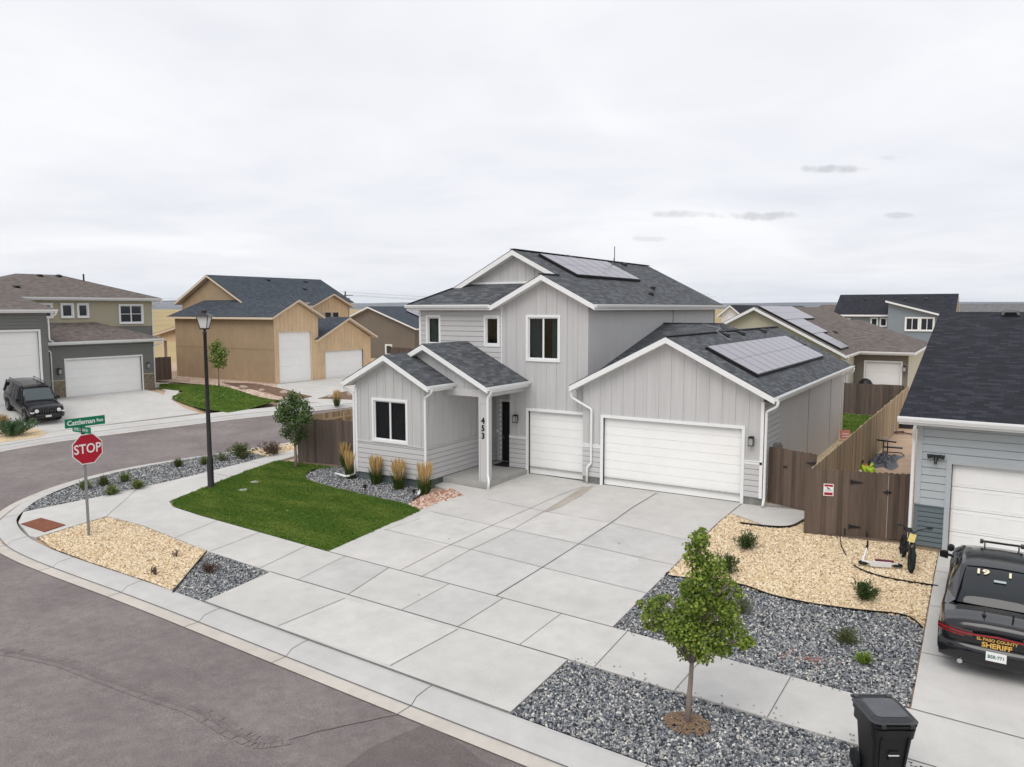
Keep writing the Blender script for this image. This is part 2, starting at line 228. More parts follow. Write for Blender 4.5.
# ---------------------------------------------------------------- mesh builder
class MB:
    def __init__(s): s.v=[]; s.f=[]; s.m=[]; s.uv=None; s.uvs=[]
    def add(s,vs,fs,mi=0):
        o=len(s.v); s.v+= [tuple(p) for p in vs]; s.f+=[tuple(i+o for i in f) for f in fs]; s.m+=[mi]*len(fs); return s
    def box(s,a,b,mi=0,T=None):
        x0,y0,z0=a; x1,y1,z1=b
        vs=[(x0,y0,z0),(x1,y0,z0),(x1,y1,z0),(x0,y1,z0),(x0,y0,z1),(x1,y0,z1),(x1,y1,z1),(x0,y1,z1)]
        if T: vs=[T@Vector(p) for p in vs]
        return s.add(vs,[(0,3,2,1),(4,5,6,7),(0,1,5,4),(1,2,6,5),(2,3,7,6),(3,0,4,7)],mi)
    def quad(s,*p,mi=0): return s.add(p,[tuple(range(len(p)))],mi)
    def prism(s,poly,dz,mi=0,mis=None):   # poly 3D coplanar ccw from above; extrude straight down by dz
        n=len(poly); lo=[(x,y,z-dz) for x,y,z in poly]
        s.add(list(poly)+lo,[tuple(range(n))],mi); o=len(s.v)-2*n
        mis=mi if mis is None else mis
        s.f.append(tuple(o+n+i for i in reversed(range(n)))); s.m.append(mis)
        for i in range(n):
            j=(i+1)%n; s.f.append((o+i,o+n+i,o+n+j,o+j)); s.m.append(mis)
        return s
    def beam(s,p,q,w,hh,mi=0,up=Vector((0,0,1)),off=(0,0)):
        p=Vector(p);q=Vector(q); d=(q-p).normalized(); up=Vector(up)
        sd=d.cross(up)
        if sd.length<1e-4: up=Vector((0,1,0)); sd=d.cross(up)
        sd.normalize(); u=sd.cross(d).normalized()
        vs=[]
        for e in (p,q):
            for a,b in ((-.5,-.5),(.5,-.5),(.5,.5),(-.5,.5)): vs.append(e+sd*(a*w+off[0])+u*(b*hh+off[1]))
        return s.add(vs,[(0,3,2,1),(4,5,6,7),(0,1,5,4),(1,2,6,5),(2,3,7,6),(3,0,4,7)],mi)
    def tube(s,pts,r,n=8,mi=0,cap=True):
        pts=[Vector(p) for p in pts]; rs=r if isinstance(r,(list,tuple)) else [r]*len(pts)
        o=len(s.v); ref=None
        for i,p in enumerate(pts):
            d=((pts[min(i+1,len(pts)-1)]-p).normalized()+(p-pts[max(i-1,0)]).normalized())
            if d.length<1e-6: d=Vector((0,0,1))
            d.normalize()
            if ref is None: ref=Vector((0,0,1)) if abs(d.z)<.9 else Vector((1,0,0))
            a=d.cross(ref).normalized(); b=d.cross(a); ref=b.cross(d) if False else ref
            for k in range(n):
                t=2*math.pi*(k+.5)/n; s.v.append(tuple(p+(a*math.cos(t)+b*math.sin(t))*rs[i]))
        for i in range(len(pts)-1):
            for k in range(n):
                k2=(k+1)%n; s.f.append((o+i*n+k,o+i*n+k2,o+(i+1)*n+k2,o+(i+1)*n+k)); s.m.append(mi)
        if cap:
            s.f.append(tuple(o+k for k in reversed(range(n)))); s.m.append(mi); q=o+(len(pts)-1)*n; s.f.append(tuple(q+k for k in range(n))); s.m.append(mi)
        return s
    def lathe(s,prof,c=(0,0,0),n=16,mi=0,axis='z'):
        o=len(s.v)
        for r,z in prof:
            for k in range(n):
                t=2*math.pi*k/n; x,y=r*math.cos(t),r*math.sin(t)
                p=(x,y,z) if axis=='z' else ((z,x,y) if axis=='x' else (x,z,y))
                s.v.append((c[0]+p[0],c[1]+p[1],c[2]+p[2]))
        for i in range(len(prof)-1):
            for k in range(n):
                k2=(k+1)%n; s.f.append((o+i*n+k,o+i*n+k2,o+(i+1)*n+k2,o+(i+1)*n+k)); s.m.append(mi)
        return s
    def build(s,name,mats,parent=None,smooth=False,uv=None,T=None):
        me=bpy.data.meshes.new(name); me.from_pydata(s.v,[],s.f)
        if not isinstance(mats,(list,tuple)): mats=[mats]
        for m in mats: me.materials.append(m)
        me.polygons.foreach_set('material_index',[min(i,len(mats)-1) for i in s.m])
        if smooth: me.polygons.foreach_set('use_smooth',[True]*len(me.polygons))
        if uv:
            ua,va=Vector(uv[0]),Vector(uv[1]); ul=me.uv_layers.new(name='UVMap')
            for lp in me.loops:
                p=me.vertices[lp.vertex_index].co; ul.data[lp.index].uv=(p.dot(ua),p.dot(va))
        me.update(); ob=bpy.data.objects.new(name,me); C.objects.link(ob)
        if T is not None: ob.matrix_world=T
        if parent:
            ob.parent=parent
            if T is None: ob.matrix_parent_inverse=Matrix.Translation(-parent.location) if not parent.get('_rot') else parent.matrix_basis.inverted()
        return ob
def tag(o,label=None,cat=None,group=None,kind=None):
    if label: o['label']=label
    if cat: o['category']=cat
    if group: o['group']=group
    if kind: o['kind']=kind
    return o
def empty(name,loc,label,cat,group=None,rz=0):
    o=bpy.data.objects.new(name,None); C.objects.link(o); o.location=loc; o.rotation_euler=(0,0,rz); o.empty_display_size=.2
    bpy.context.view_layer.update() if False else None
    return tag(o,label,cat,group)
# children of an empty are built in local coordinates of that empty when LOCAL=True is wanted
def local(mb,name,mats,parent,**k):     # vertices are given in the parent's own frame
    ob=mb.build(name,mats,None,**k); ob.parent=parent; return ob
def world(mb,name,mats,parent,**k):     # vertices are given in world coordinates, the parent is unrotated or rotated about its origin
    ob=mb.build(name,mats,None,**k); ob.parent=parent
    if parent: ob.matrix_parent_inverse=parent.matrix_basis.inverted() if parent.matrix_basis!=Matrix() else Matrix()
    return ob
def wparent(ob,parent):
    ob.parent=parent; return ob
def copy_tree(o,parent=None):
    c=o.copy(); C.objects.link(c); c.parent=parent
    for ch in list(o.children): 
        d=copy_tree(ch,c)
    return c
def textmesh(txt,size,T,name,m,parent,ext=.002,align='CENTER',sx=1,bold=.0):
    cu=bpy.data.curves.new('txt','FONT'); cu.body=txt; cu.size=size; cu.extrude=ext; cu.align_x=align; cu.align_y='CENTER'; cu.offset=bold; cu.resolution_u=3
    ob=bpy.data.objects.new('txt',cu); C.objects.link(ob)
    dg=bpy.context.evaluated_depsgraph_get(); me=bpy.data.meshes.new_from_object(ob.evaluated_get(dg)); bpy.data.objects.remove(ob)
    me.transform(T@Matrix.Diagonal((sx,1,1,1))); me.materials.clear(); me.materials.append(m); me.name=name
    o=bpy.data.objects.new(name,me); C.objects.link(o); o.parent=parent
    return o
def frame(o,x,y,z):  # matrix from origin and axes
    m=Matrix((Vector(x),Vector(y),Vector(z))).transposed().to_4x4(); m.translation=Vector(o); return m
# ---------------------------------------------------------------- terrain height
PF=[(-60,-.9),(3,-.62),(8.9,-.72),(9.45,-.745),(9.8,-.745),(12.6,-.52),(14.4,-.48),(17.5,-.29),(20.2,-.09),(22,0),(60,0.05),(200,.2)]
PF=[(-60,-.9),(3,-.62),(8.9,-.72),(9.7,-.74),(10.45,-.60),(12.6,-.52),(14.4,-.48),(17.5,-.29),(20.2,-.09),(22,0),(60,0.05),(200,.2)]
PL=[(-60,-.9),(3,-.62),(8.9,-.72),(12,-.66),(16,-.55),(20,-.42),(30,-.15),(50,.1),(80,.2),(200,.2)]
def lin(p,t):
    if t<=p[0][0]: return p[0][1]
    for (a,b),(c,d) in zip(p,p[1:]):
        if t<=c: return b+(d-b)*(t-a)/(c-a)
    return p[-1][1]
def sm(a,b,t):
    t=min(1,max(0,(t-a)/(b-a))); return t*t*(3-2*t)
def gz(X,Y):
    Xc=max(-60,min(40,X)); s=Y+.045*(Xc+6.5); z=lin(PF,s); zl=lin(PL,Y)
    w=sm(-24,-31,X); z=z*(1-w)+zl*w
    w2=sm(-43,-49,X)*sm(12,22,Y); z+=(0.42-z)*w2
    if Y>60: z=z+(-.4-z)*sm(60,90,Y)*sm(-55,-70,X)
    return z
def ray(px,py): return fw+rr*((px-512)/CF)-uu*((py-383.5)/CF)
def G(px,py,raise_=0):
    d=ray(px,py); a=5.
    while a<400 and CH+d.z*a>gz(d.x*a,d.y*a)+raise_: a+=.5
    lo,hi=a-.5,a
    for _ in range(24):
        m=(lo+hi)/2
        if CH+d.z*m<gz(d.x*m,d.y*m)+raise_: hi=m
        else: lo=m
    return (d.x*lo,d.y*lo)
def at(px,py,**k):
    d=ray(px,py); i={'X':0,'Y':1,'Z':2}[list(k)[0]]; v=list(k.values())[0]; o=Vector((0,0,CH)); return o+d*((v-o[i])/d[i])
def sheet(name,poly,off,m,cell=1.0,skirt=0,zf=None,smooth=True):
    """a ground surface following the terrain: outline in x,y; off above the terrain; optional downward edge"""
    bm=bmesh.new(); vs=[bm.verts.new((x,y,0)) for x,y in poly]; f=bm.faces.new(vs)
    if f.normal.z<0 or f.calc_area()==0: pass
    bm.normal_update()
    if f.normal.z<0: f.normal_flip()
    bmesh.ops.triangulate(bm,faces=bm.faces[:])
    xs=[p[0] for p in poly]; ys=[p[1] for p in poly]
    for ax,lo,hi in ((0,min(xs),max(xs)),(1,min(ys),max(ys))):
        k=math.ceil(lo/cell)
        while k*cell<hi:
            co=[0,0,0]; no=[0,0,0]; co[ax]=k*cell; no[ax]=1
            bmesh.ops.bisect_plane(bm,geom=bm.verts[:]+bm.edges[:]+bm.faces[:],plane_co=co,plane_no=no,dist=1e-5); k+=1
    zz=zf or gz
    for v in bm.verts: v.co.z=zz(v.co.x,v.co.y)+off
    if skirt:
        ed=[e for e in bm.edges if e.is_boundary]; r=bmesh.ops.extrude_edge_only(bm,edges=ed)
        for v in [g for g in r['geom'] if isinstance(g,bmesh.types.BMVert)]: v.co.z-=skirt
    bmesh.ops.recalc_face_normals(bm,faces=bm.faces[:]) if skirt else None
    me=bpy.data.meshes.new(name); bm.to_mesh(me); bm.free(); me.materials.append(m)
    ob=bpy.data.objects.new(name,me); C.objects.link(ob); return ob
def struct(o): o['kind']='structure'; return o
def strip(mb,pts,w,off,zf=None,step=.5):
    zz=zf or gz
    for (ax,ay),(bx,by) in zip(pts,pts[1:]):
        L=math.hypot(bx-ax,by-ay); n=max(1,int(L/step)); nx,ny=-(by-ay)/L*w/2,(bx-ax)/L*w/2
        for i in range(n):
            t0,t1=i/n,(i+1)/n; x0,y0=ax+(bx-ax)*t0,ay+(by-ay)*t0; x1,y1=ax+(bx-ax)*t1,ay+(by-ay)*t1
            mb.quad((x0+nx,y0+ny,zz(x0,y0)+off),(x0-nx,y0-ny,zz(x0,y0)+off),(x1-nx,y1-ny,zz(x1,y1)+off),(x1+nx,y1+ny,zz(x1,y1)+off))
def smoothpath(P,n=6):
    out=[]
    for i in range(len(P)-1):
        p0=P[max(i-1,0)];p1=P[i];p2=P[i+1];p3=P[min(i+2,len(P)-1)]
        for k in range(n):
            t=k/n; out.append(tuple(.5*((2*p1[j])+(-p0[j]+p2[j])*t+(2*p0[j]-5*p1[j]+4*p2[j]-p3[j])*t*t+(-p0[j]+3*p1[j]-3*p2[j]+p3[j])*t**3) for j in (0,1)))
    out.append(tuple(P[-1])); return out
def GP(*q): return [G(*p) for p in q]
# ================================================================= GROUND
def sl(X): return .045*(X+6.5)
def base_z(x,y):
    z=gz(x,y)-.07-.25*sm(-25,-27,x)*sm(-44,-42,x)*sm(90,70,y) 
    R=math.hypot(x,y)
    if R>150: z-= .5*sm(150,400,R)
    z+= 5.2*sm(500,1500,R)
    return z
def road_z(x,y): return gz(x,y)-.13*sm(-24,-29,x)*sm(-43,-40.8,x)
def axis(lo,hi,step,far):
    a=[lo+i*step for i in range(int((hi-lo)/step)+1)]; l=[];d=step
    x=lo
    while x>-far: d*=1.35; x-=d; l.append(x)
    r=[]; d=step; x=hi
    while x<far: d*=1.35; x+=d; r.append(x)
    return sorted(l)+a+r
xs=axis(-80,25,1.0,6000); ys=axis(-5,75,1.0,6000); mb=MB()
mb.v=[(x,y,base_z(x,y)) for y in ys for x in xs]; nx=len(xs)
mb.f=[(j*nx+i,j*nx+i+1,(j+1)*nx+i+1,(j+1)*nx+i) for j in range(len(ys)-1) for i in range(nx-1)]; mb.m=[0]*len(mb.f)
prairie=mat('prairie_grass',(.36,.275,.13),.95,var=.12,vscale=.05,var2=.2,v2scale=.012)
# dirt close by, dry prairie grass further out
nt=prairie.node_tree; N=nt.nodes; L=nt.links; b=N['Principled BSDF']; old=b.inputs['Base Color'].links[0].from_socket
g=N.new('ShaderNodeTexCoord'); ln=N.new('ShaderNodeVectorMath'); ln.operation='DISTANCE'; ln.inputs[1].default_value=(-20,20,0); L.new(g.outputs['Object'],ln.inputs[0])
mr=N.new('ShaderNodeMapRange'); mr.inputs['From Min'].default_value=62; mr.inputs['From Max'].default_value=70; L.new(ln.outputs['Value'],mr.inputs[0])
mxn=N.new('ShaderNodeMixRGB'); mxn.inputs[1].default_value=(.46,.34,.245,1); L.new(mr.outputs[0],mxn.inputs[0]); L.new(old,mxn.inputs[2]); L.new(mxn.outputs[0],b.inputs['Base Color'])
struct(mb.build('ground',prairie,smooth=True))
kb=[(40,8.41),(15,9.53),(-6.63,10.5),(-11,10.7),(-15.4,10.91),(-18,11.0),(-20.6,11.05),(-22.8,11.15),(-24.5,11.38),(-26.4,11.95),(-27.6,12.65),(-29.2,14.15),(-30.35,16.3),(-30.6,18.5),(-30.1,20.8),(-28.5,25.2),(-26.8,31),(-24.2,39),(-19,52),(-10,75)]
kb=smoothpath(kb,6)
fk=smoothpath([(-41.2,-25),(-41.2,0),(-41.3,15),(-41.35,20.8),(-39.45,27.9),(-38.15,32),(-35.4,40),(-30.9,52),(-22,75)],6)
def offp(P,d):
    out=[]
    for i in range(len(P)):
        a=P[max(i-1,0)];b_=P[min(i+1,len(P)-1)]; L_=math.hypot(b_[0]-a[0],b_[1]-a[1]); out.append((P[i][0]-(b_[1]-a[1])/L_*d,P[i][1]+(b_[0]-a[0])/L_*d))
    return out
near_in=offp(kb,.85); far_in=offp(fk,-.9)
poly=near_in+[(-10,80),(-22,80)]+far_in[::-1]+[(40,-25)]
struct(sheet('road',poly,-.006,asphalt,2.0,zf=road_z))
def kerb(name,P,sgn,prof):
    mb=MB(); rows=[offp(P,sgn*d) for d,_ in prof]; n=len(P)
    for i,row in enumerate(rows):
        for k,(x,y) in enumerate(row):
            z0=gz(*P[k]); zr=road_z(*rows[-1][k]); f=prof[i][1]; mb.v.append((x,y,zr+(z0-zr)*f))
    for i in range(len(rows)-1):
        for k in range(n-1):
            q=(i*n+k,i*n+k+1,(i+1)*n+k+1,(i+1)*n+k); mb.f.append(q if sgn<0 else q[::-1]); mb.m.append(0 if prof[i+1][0]<=.6 else 1)
    o=struct(mb.build(name,[kerbm,concrete2],smooth=False)); return o
kprof=[(0,1.0),(.10,1.04),(.42,.80),(.545,.16),(.60,.06),(.92,.10)]
nk=kerb('kerb',kb,1,kprof); kerb('far_kerb',fk,-1,[(0,1.0),(.15,1.04),(.45,.7),(.55,.16),(.60,.06),(.95,.08)])
# kerb joints every 3 m
mb=MB(); acc=0
for i in range(1,len(kb)-1):
    acc+=math.hypot(kb[i][0]-kb[i-1][0],kb[i][1]-kb[i-1][1])
    if acc>3.0:
        acc=0
        rows=[offp(kb,d)[i] for d,_ in kprof]; z0=gz(*kb[i]); zr=road_z(*rows[-1])
        t=Vector((kb[i+1][0]-kb[i-1][0],kb[i+1][1]-kb[i-1][1],0)).normalized()*.009
        for (a,pa),(c,pc) in zip(zip(rows,kprof),list(zip(rows,kprof))[1:]):
            A=Vector((*a,zr+(z0-zr)*pa[1]+.004)); B=Vector((*c,zr+(z0-zr)*pc[1]+.004)); mb.quad(A-t,A+t,B+t,B-t)
P1=offp(kb,.575); P0=kb
for i in range(len(kb)-1):
    a=P1[i];b_=P1[i+1]; za=road_z(*near_in[i])+.025; zb=road_z(*near_in[i+1])+.025
    q=offp(kb,.60)
    mb.quad((a[0],a[1],za),(b_[0],b_[1],zb),(q[i+1][0],q[i+1][1],zb),(q[i][0],q[i][1],za))
struct(mb.build('kerb_joint',joint)) 
# seams and patches of the asphalt
mb=MB(); rs=random.Random(3)
def wob(P,a):
    P=smoothpath(P,8); return [(x+rs.uniform(-a,a),y+rs.uniform(-a,a)) for x,y in P]
seam=wob(GP((0,650),(60,662),(130,688),(190,708),(240,735),(270,742),(330,728),(400,713)),.012)
strip(mb,seam[:42],.10,.008,road_z,.3); struct(mb.build('road_seam',asphd))
mb=MB(); strip(mb,seam[:44],.34,.004,road_z,.3); struct(mb.build('worn_seam',asphm)); mb=MB(); strip(mb,seam[40:],.06,.005,road_z,.3); struct(mb.build('road_crack',asphm))
struct(sheet('road_patch',GP((300,800),(370,748),(430,722))+[(-5.9,9.15),(-1,8.8),(6,8.3),(6,2),(-3,4)],.003,asphn,1.0,zf=road_z))
# sidewalk, apron, driveway
walk=[(14,13.1),(-.6,14.0),(-6.5,14.4),(-15.4,14.86),(-21.66,15.31),(-23.4,15.5),(-24.12,15.85),(-24.62,17.93),(-25.03,20.06),(-25.2,23),(-24.9,27),(-23.5,33),(-21,41),(-22.4,41.4),(-25.0,33.3),(-26.3,27.2),(-26.5,23.2),(-26.4,20.9),(-26.75,17.9),(-26.95,16.6),(-27.3,14.6),(-27.6,12.72),(-26.4,12.0),(-24.5,11.42),(-24.15,11.45),(-24.36,13.75),(-22.3,13.74),(-18.42,13.2),(-15.56,12.99),(-6.64,12.66),(-1.46,12.46),(14,11.8)]
struct(sheet('sidewalk',walk,.02,concrete,1.0,skirt=.15))
struct(sheet('driveway_apron',[(-15.53,12.97),(-6.64,12.64),(-6.63,10.52),(-15.42,10.92)],.018,concrete,1.0,skirt=.1))
pad=G(434,485.5); pad2=G(464.5,496)
struct(sheet('driveway',[(-15.38,14.88),(-6.5,14.42),(-6.52,24.5),(-11.5,24.52),(-12.2,24.6),(-14.8,24.72),(-14.7,21.75),(-16.66,21.9),(pad[0],pad[1]),(pad2[0],pad2[1]),(-15.35,20.0)],.016,concrete,1.0,skirt=.1))
struct(sheet('side_path',[(-6.48,23.1)]+GP((768,527),(790,527),(804,521),(806,505))+[(-4.15,24.6),(-5.9,24.9),(-5.9,24.44),(-6.48,24.42)],.014,concrete,1.0,skirt=.1))
struct(sheet('neighbour_driveway',[(-.81,22.15),(-.8,14.03),(-1.0,12.46),(-1.35,10.27),(7.5,9.9),(7,12.1),(6.6,13.6),(6.6,21.9)],.024,concrete,1.0,skirt=.12))
mb=MB(); mj=MB()
for P,w in [([(-15.4,14.87),(-6.5,14.41)],.02),([(-15.53,12.98),(-6.64,12.65)],.02),([(-15.42,10.91),(-6.63,10.51)],.028),([(-.8,14.02),(6.6,13.65)],.02),([(-1.0,12.45),(6.9,12.1)],.02)]: strip(mb,P,w,.034 if P[0][0]>-2 else .027)
for q in ([(399,571.7),(445,548),(493,525.5),(532,508),(583,487)],[(420.6,578),(471,550),(513,530),(555,506),(593,486)]): strip(mb,[G(*p) for p in q],.014,.024)
strip(mj,[G(*p) for p in [(495.5,597),(542.5,568),(611,523.5),(657,493.5)]],.028,.026)
for q in ([(385,530),(471,550),(542.5,568),(639,592),(652,595)],[(431,512),(492,526),(577,544),(639,558),(690,569)],[(487,499.4),(546,512),(611,523.5),(690,541)],[(384,531),(420,519)]): strip(mb,[G(*p) for p in q],.012,.023)
def lerp(P,x):
    for (a,b),(c,d) in zip(P,P[1:]):
        if min(a,c)<=x<=max(a,c): return b+(d-b)*(x-a)/(c-a)
    return P[-1][1]
BK_=[(14,13.1),(-.6,14.0),(-6.5,14.4),(-15.4,14.86),(-21.66,15.31),(-23.4,15.5),(-24.12,15.85)]; FR_=[(14,11.8),(-1.46,12.46),(-6.64,12.66),(-15.56,12.99),(-18.42,13.2),(-22.3,13.74),(-24.3,13.75)]
def span(q):
    A,B=G(*q[0]),G(*q[1]); 
    if A[1]<B[1]: A,B=B,A
    if B[1]<12.3: return A,B
    k=(A[0]-B[0])/(A[1]-B[1]); xa=A[0]+k*(lerp(BK_,A[0])-A[1]); xb=B[0]+k*(lerp(FR_,B[0])-B[1]); return (xa,lerp(BK_,xa)-.01),(xb,lerp(FR_,xb)+.01)
def wj(q): A,B=span(q); strip(mj,[A,B],.014,.028)
for q in ([(447,586),(403,610)],[(556,618.5),(522,644)],[(626.6,633),(595,667)],[(706,655),(676,690)],[(790,679),(767,719)],[(345,557),(305,577)],[(313,543),(266,566)],[(262,532),(221,548)],[(222,519),(186,534)],[(388,569),(350,594)],[(500,601),(462,625)],[(345,599),(278,627)],[(458,630),(390,667)]): wj(q)
for k in range(3): strip(mb,[(-26.6-.0*k,19.2+k*1.9),(-25.0,19.0+k*1.9)],.014,.027)
strip(mb,[(-24.36,13.75),(-26.9,16.4)],.014,.027)
for y in (16.2,18.5,20.6): strip(mb,[(-.8,y),(6.6,y-.05)],.014,.031)
strip(mb,[(2.9,14.0),(2.9,21.9)],.014,.031); strip(mb,[(1.35,12.35),(1.2,13.9)],.014,.031)
struct(mb.build('concrete_joint',joint)); struct(mj.build('control_joint',jointl if False else joint))
struct(sheet('driveway_stain',GP((594,487),(583,487),(566,498),(548,509),(545,513),(560,508),(580,497)),.022,mat('stain',(.41,.37,.32),.9,var=.12,vscale=5,var2=.1)))
# slabs differ a little in tone
tones=[mat('concrete_tone_%s'%n,c,.85,var=.07,vscale=2.6,bump=.3,bscale=90,var2=.10,v2scale=.7,speck=.06) for n,c in (('a',(.475,.468,.455)),('b',(.535,.525,.505)),('c',(.495,.492,.48)))]
def slab(name,pts,k,off): struct(sheet(name,pts,off,tones[k%3],1.0))
slab('driveway_slab',GP((471,550.5),(513,530.5),(577,544.5),(542.5,567.5)),0,.0185); slab('driveway_slab',GP((513,529.5),(546,512.5),(611,523),(577,543.5)),1,.0185); slab('driveway_slab',GP((543,568.5),(578,545),(638,559),(645,592)),2,.0185)
slab('driveway_slab',GP((385.5,529.5),(431,512.5),(492,526),(445,547.5)),1,.0185); slab('driveway_slab',GP((470,551.5),(541.5,568.5),(495,596),(421,577)),2,.0185); slab('driveway_slab',GP((612,524),(690,541.5),(640,557.5),(578.5,544)),0,.0185)
for k,(a,b) in enumerate((((790,679,767,719),(706,655,676,690)),((626.6,633,595,667),(556,618.5,522,644)),((500,601,462,625),(447,586,403,610)),((388,569,350,594),(345,557,305,577)))):
    A,B=span([(a[0],a[1]),(a[2],a[3])]); C2,D2=span([(b[0],b[1]),(b[2],b[3])]); slab('sidewalk_slab',[A,B,D2,C2],k,.0235)
slab('apron_slab',GP((345,600),(278,628),(389,666),(457,631)),1,.0205)
R9=random.Random(21); st_=mat('oil_stain',(.36,.35,.335),.8,var=.15,vscale=9)
for (sx,sy,r_) in ((-8.4,19.0,.05),(-12.9,17.2,.04),(-11.2,13.7,.03)):
    struct(sheet('oil_stain',[(sx+r_*math.cos(t*.628)*R9.uniform(.6,1.3),sy+r_*math.sin(t*.628)*R9.uniform(.6,1.3)) for t in range(10)],.030,st_,1.0))
# tactile plate
t=[(-26.15,11.93),(-26.3,12.62),(-24.75,12.62),(-24.55,11.86)]
tp=tag(sheet('tactile_paving',GP((21,525),(41,519),(65.6,526),(44.5,533)),.045,rust,.5,skirt=.04),'rust brown tactile warning plate set in the kerb ramp','tactile plate')
# lawns
lawn_poly=[(-15.42,14.9),(-21.64,15.35),(-23.3,15.55),(-24.05,15.9),(-24.57,17.93),(-24.98,20.06),(-25.1,21.6),(-23.6,21.6),(-21.9,21.75)]+GP((312,470),(306,474),(305,479),(318,484),(345,491),(375,498),(400,503),(421,511))
lawn=struct(sheet('lawn_soil',lawn_poly,.012,lawnbase,.6))
fl=GP((158,402),(200,411),(235,412),(262,405),(278,400),(240,391),(205,384),(160,384),(178,390))
lawn2=sheet('far_lawn',GP((170,398),(228,413),(246,410),(277,401),(215,386),(160,384),(160,389),(185,392)),.03,lawnbase,1.0); tag(lawn2,'wedge of green lawn beside the tan house','lawn',kind='stuff')
lawn3=tag(sheet('back_lawn',[(-5.9,41),(-4.1,41),(-3.95,48.3),(-16,48.6),(-16,41.5)],.03,lawnbase,1.0),'strip of green lawn behind the back wall of the garage','lawn',kind='stuff')
# gravel beds
right_grey=[(-6.48,14.44)]+[(-.84,14.08),(-.84,17.3)]+GP((905,617),(862,612),(830,608),(800,603),(770,596),(740,586),(700,581),(668,577))+[(-6.48,17.7)]
right_beige=[(-6.48,17.72)]+GP((668,576.5),(700,580.5),(740,585.5),(770,595.5),(800,602.5),(830,607.5),(862,611.5),(905,616.5))+[(-.84,17.32),(-.84,22.2),(-1.4,22.4),(-4.1,22.1)]+GP((806,521),(790,528),(768,528))+[(-6.48,23.05)]
park_grey=[(-6.6,12.62),(-6.6,10.53),(14,9.6),(14,11.78),(-1.46,12.42)]
corner_beige=[(-24.1,11.5),(-22.8,11.2),(-20.6,11.08),(-18,11.04),(-16.75,10.98),(-18.35,13.18),(-22.3,13.7),(-24.3,13.72)]
corner_grey=[(-16.7,10.97),(-15.46,10.94),(-15.58,12.96),(-18.3,13.16)]
left_grey=[(-27.75,12.75),(-29.15,14.15),(-30.3,16.3),(-30.55,18.5),(-30.05,20.8),(-29.2,23),(-26.55,22.2),(-26.45,20.9),(-26.8,17.9),(-27.0,16.6),(-27.35,14.6)]
left_rock=[(-29.15,23.05),(-28.45,25.2),(-26.75,31),(-24.2,38.6),(-22.45,41.4),(-25.05,33.3),(-26.35,27.2),(-26.55,22.25)]
bed_grey=[(-21.5,22.2),(-22.6,21.7)]+GP((306,475),(306,479),(318,484.5),(345,491.5),(375,498.5),(400,503.5),(408,504),(425,490))+[(pad[0],pad[1]),(-16.7,21.8),(-19.9,21.6)]
bed_red=GP((408,504),(421,510.5),(440,503),(464,495),(450,489),(428,494))
gr=[('gravel_right_bed',right_grey,vg),('gravel_beige_bed',right_beige,vb),('gravel_kerb_strip',park_grey,vg),('gravel_corner_bed',corner_beige,vb),('gravel_corner_grey',corner_grey,vg),('gravel_left_bed',left_grey,vgd),('rock_left_bed',left_rock,vb),('gravel_planter',bed_grey,vg),('rock_planter',bed_red,vr)]
GS={}
glab={'gravel_right_bed':'dark grey gravel between the wide driveway and the sheriff car','gravel_beige_bed':'beige crushed stone in front of the brown gates','gravel_kerb_strip':'dark grey gravel of the kerb strip round the near tree','gravel_corner_bed':'beige crushed stone round the stop sign post','gravel_corner_grey':'small wedge of dark grey gravel beside the driveway apron','gravel_left_bed':'grey gravel between kerb and pavement behind the stop sign','rock_left_bed':'tan stone strip along the side street pavement','gravel_planter':'grey gravel planter under the front window','rock_planter':'reddish stones at the corner of the planter'}
for n,p,m in gr: GS[n]=tag(sheet(n.replace('_grey','').replace('_right','').replace('_left',''),p,.0,m,.5),glab[n],'gravel',kind='stuff')
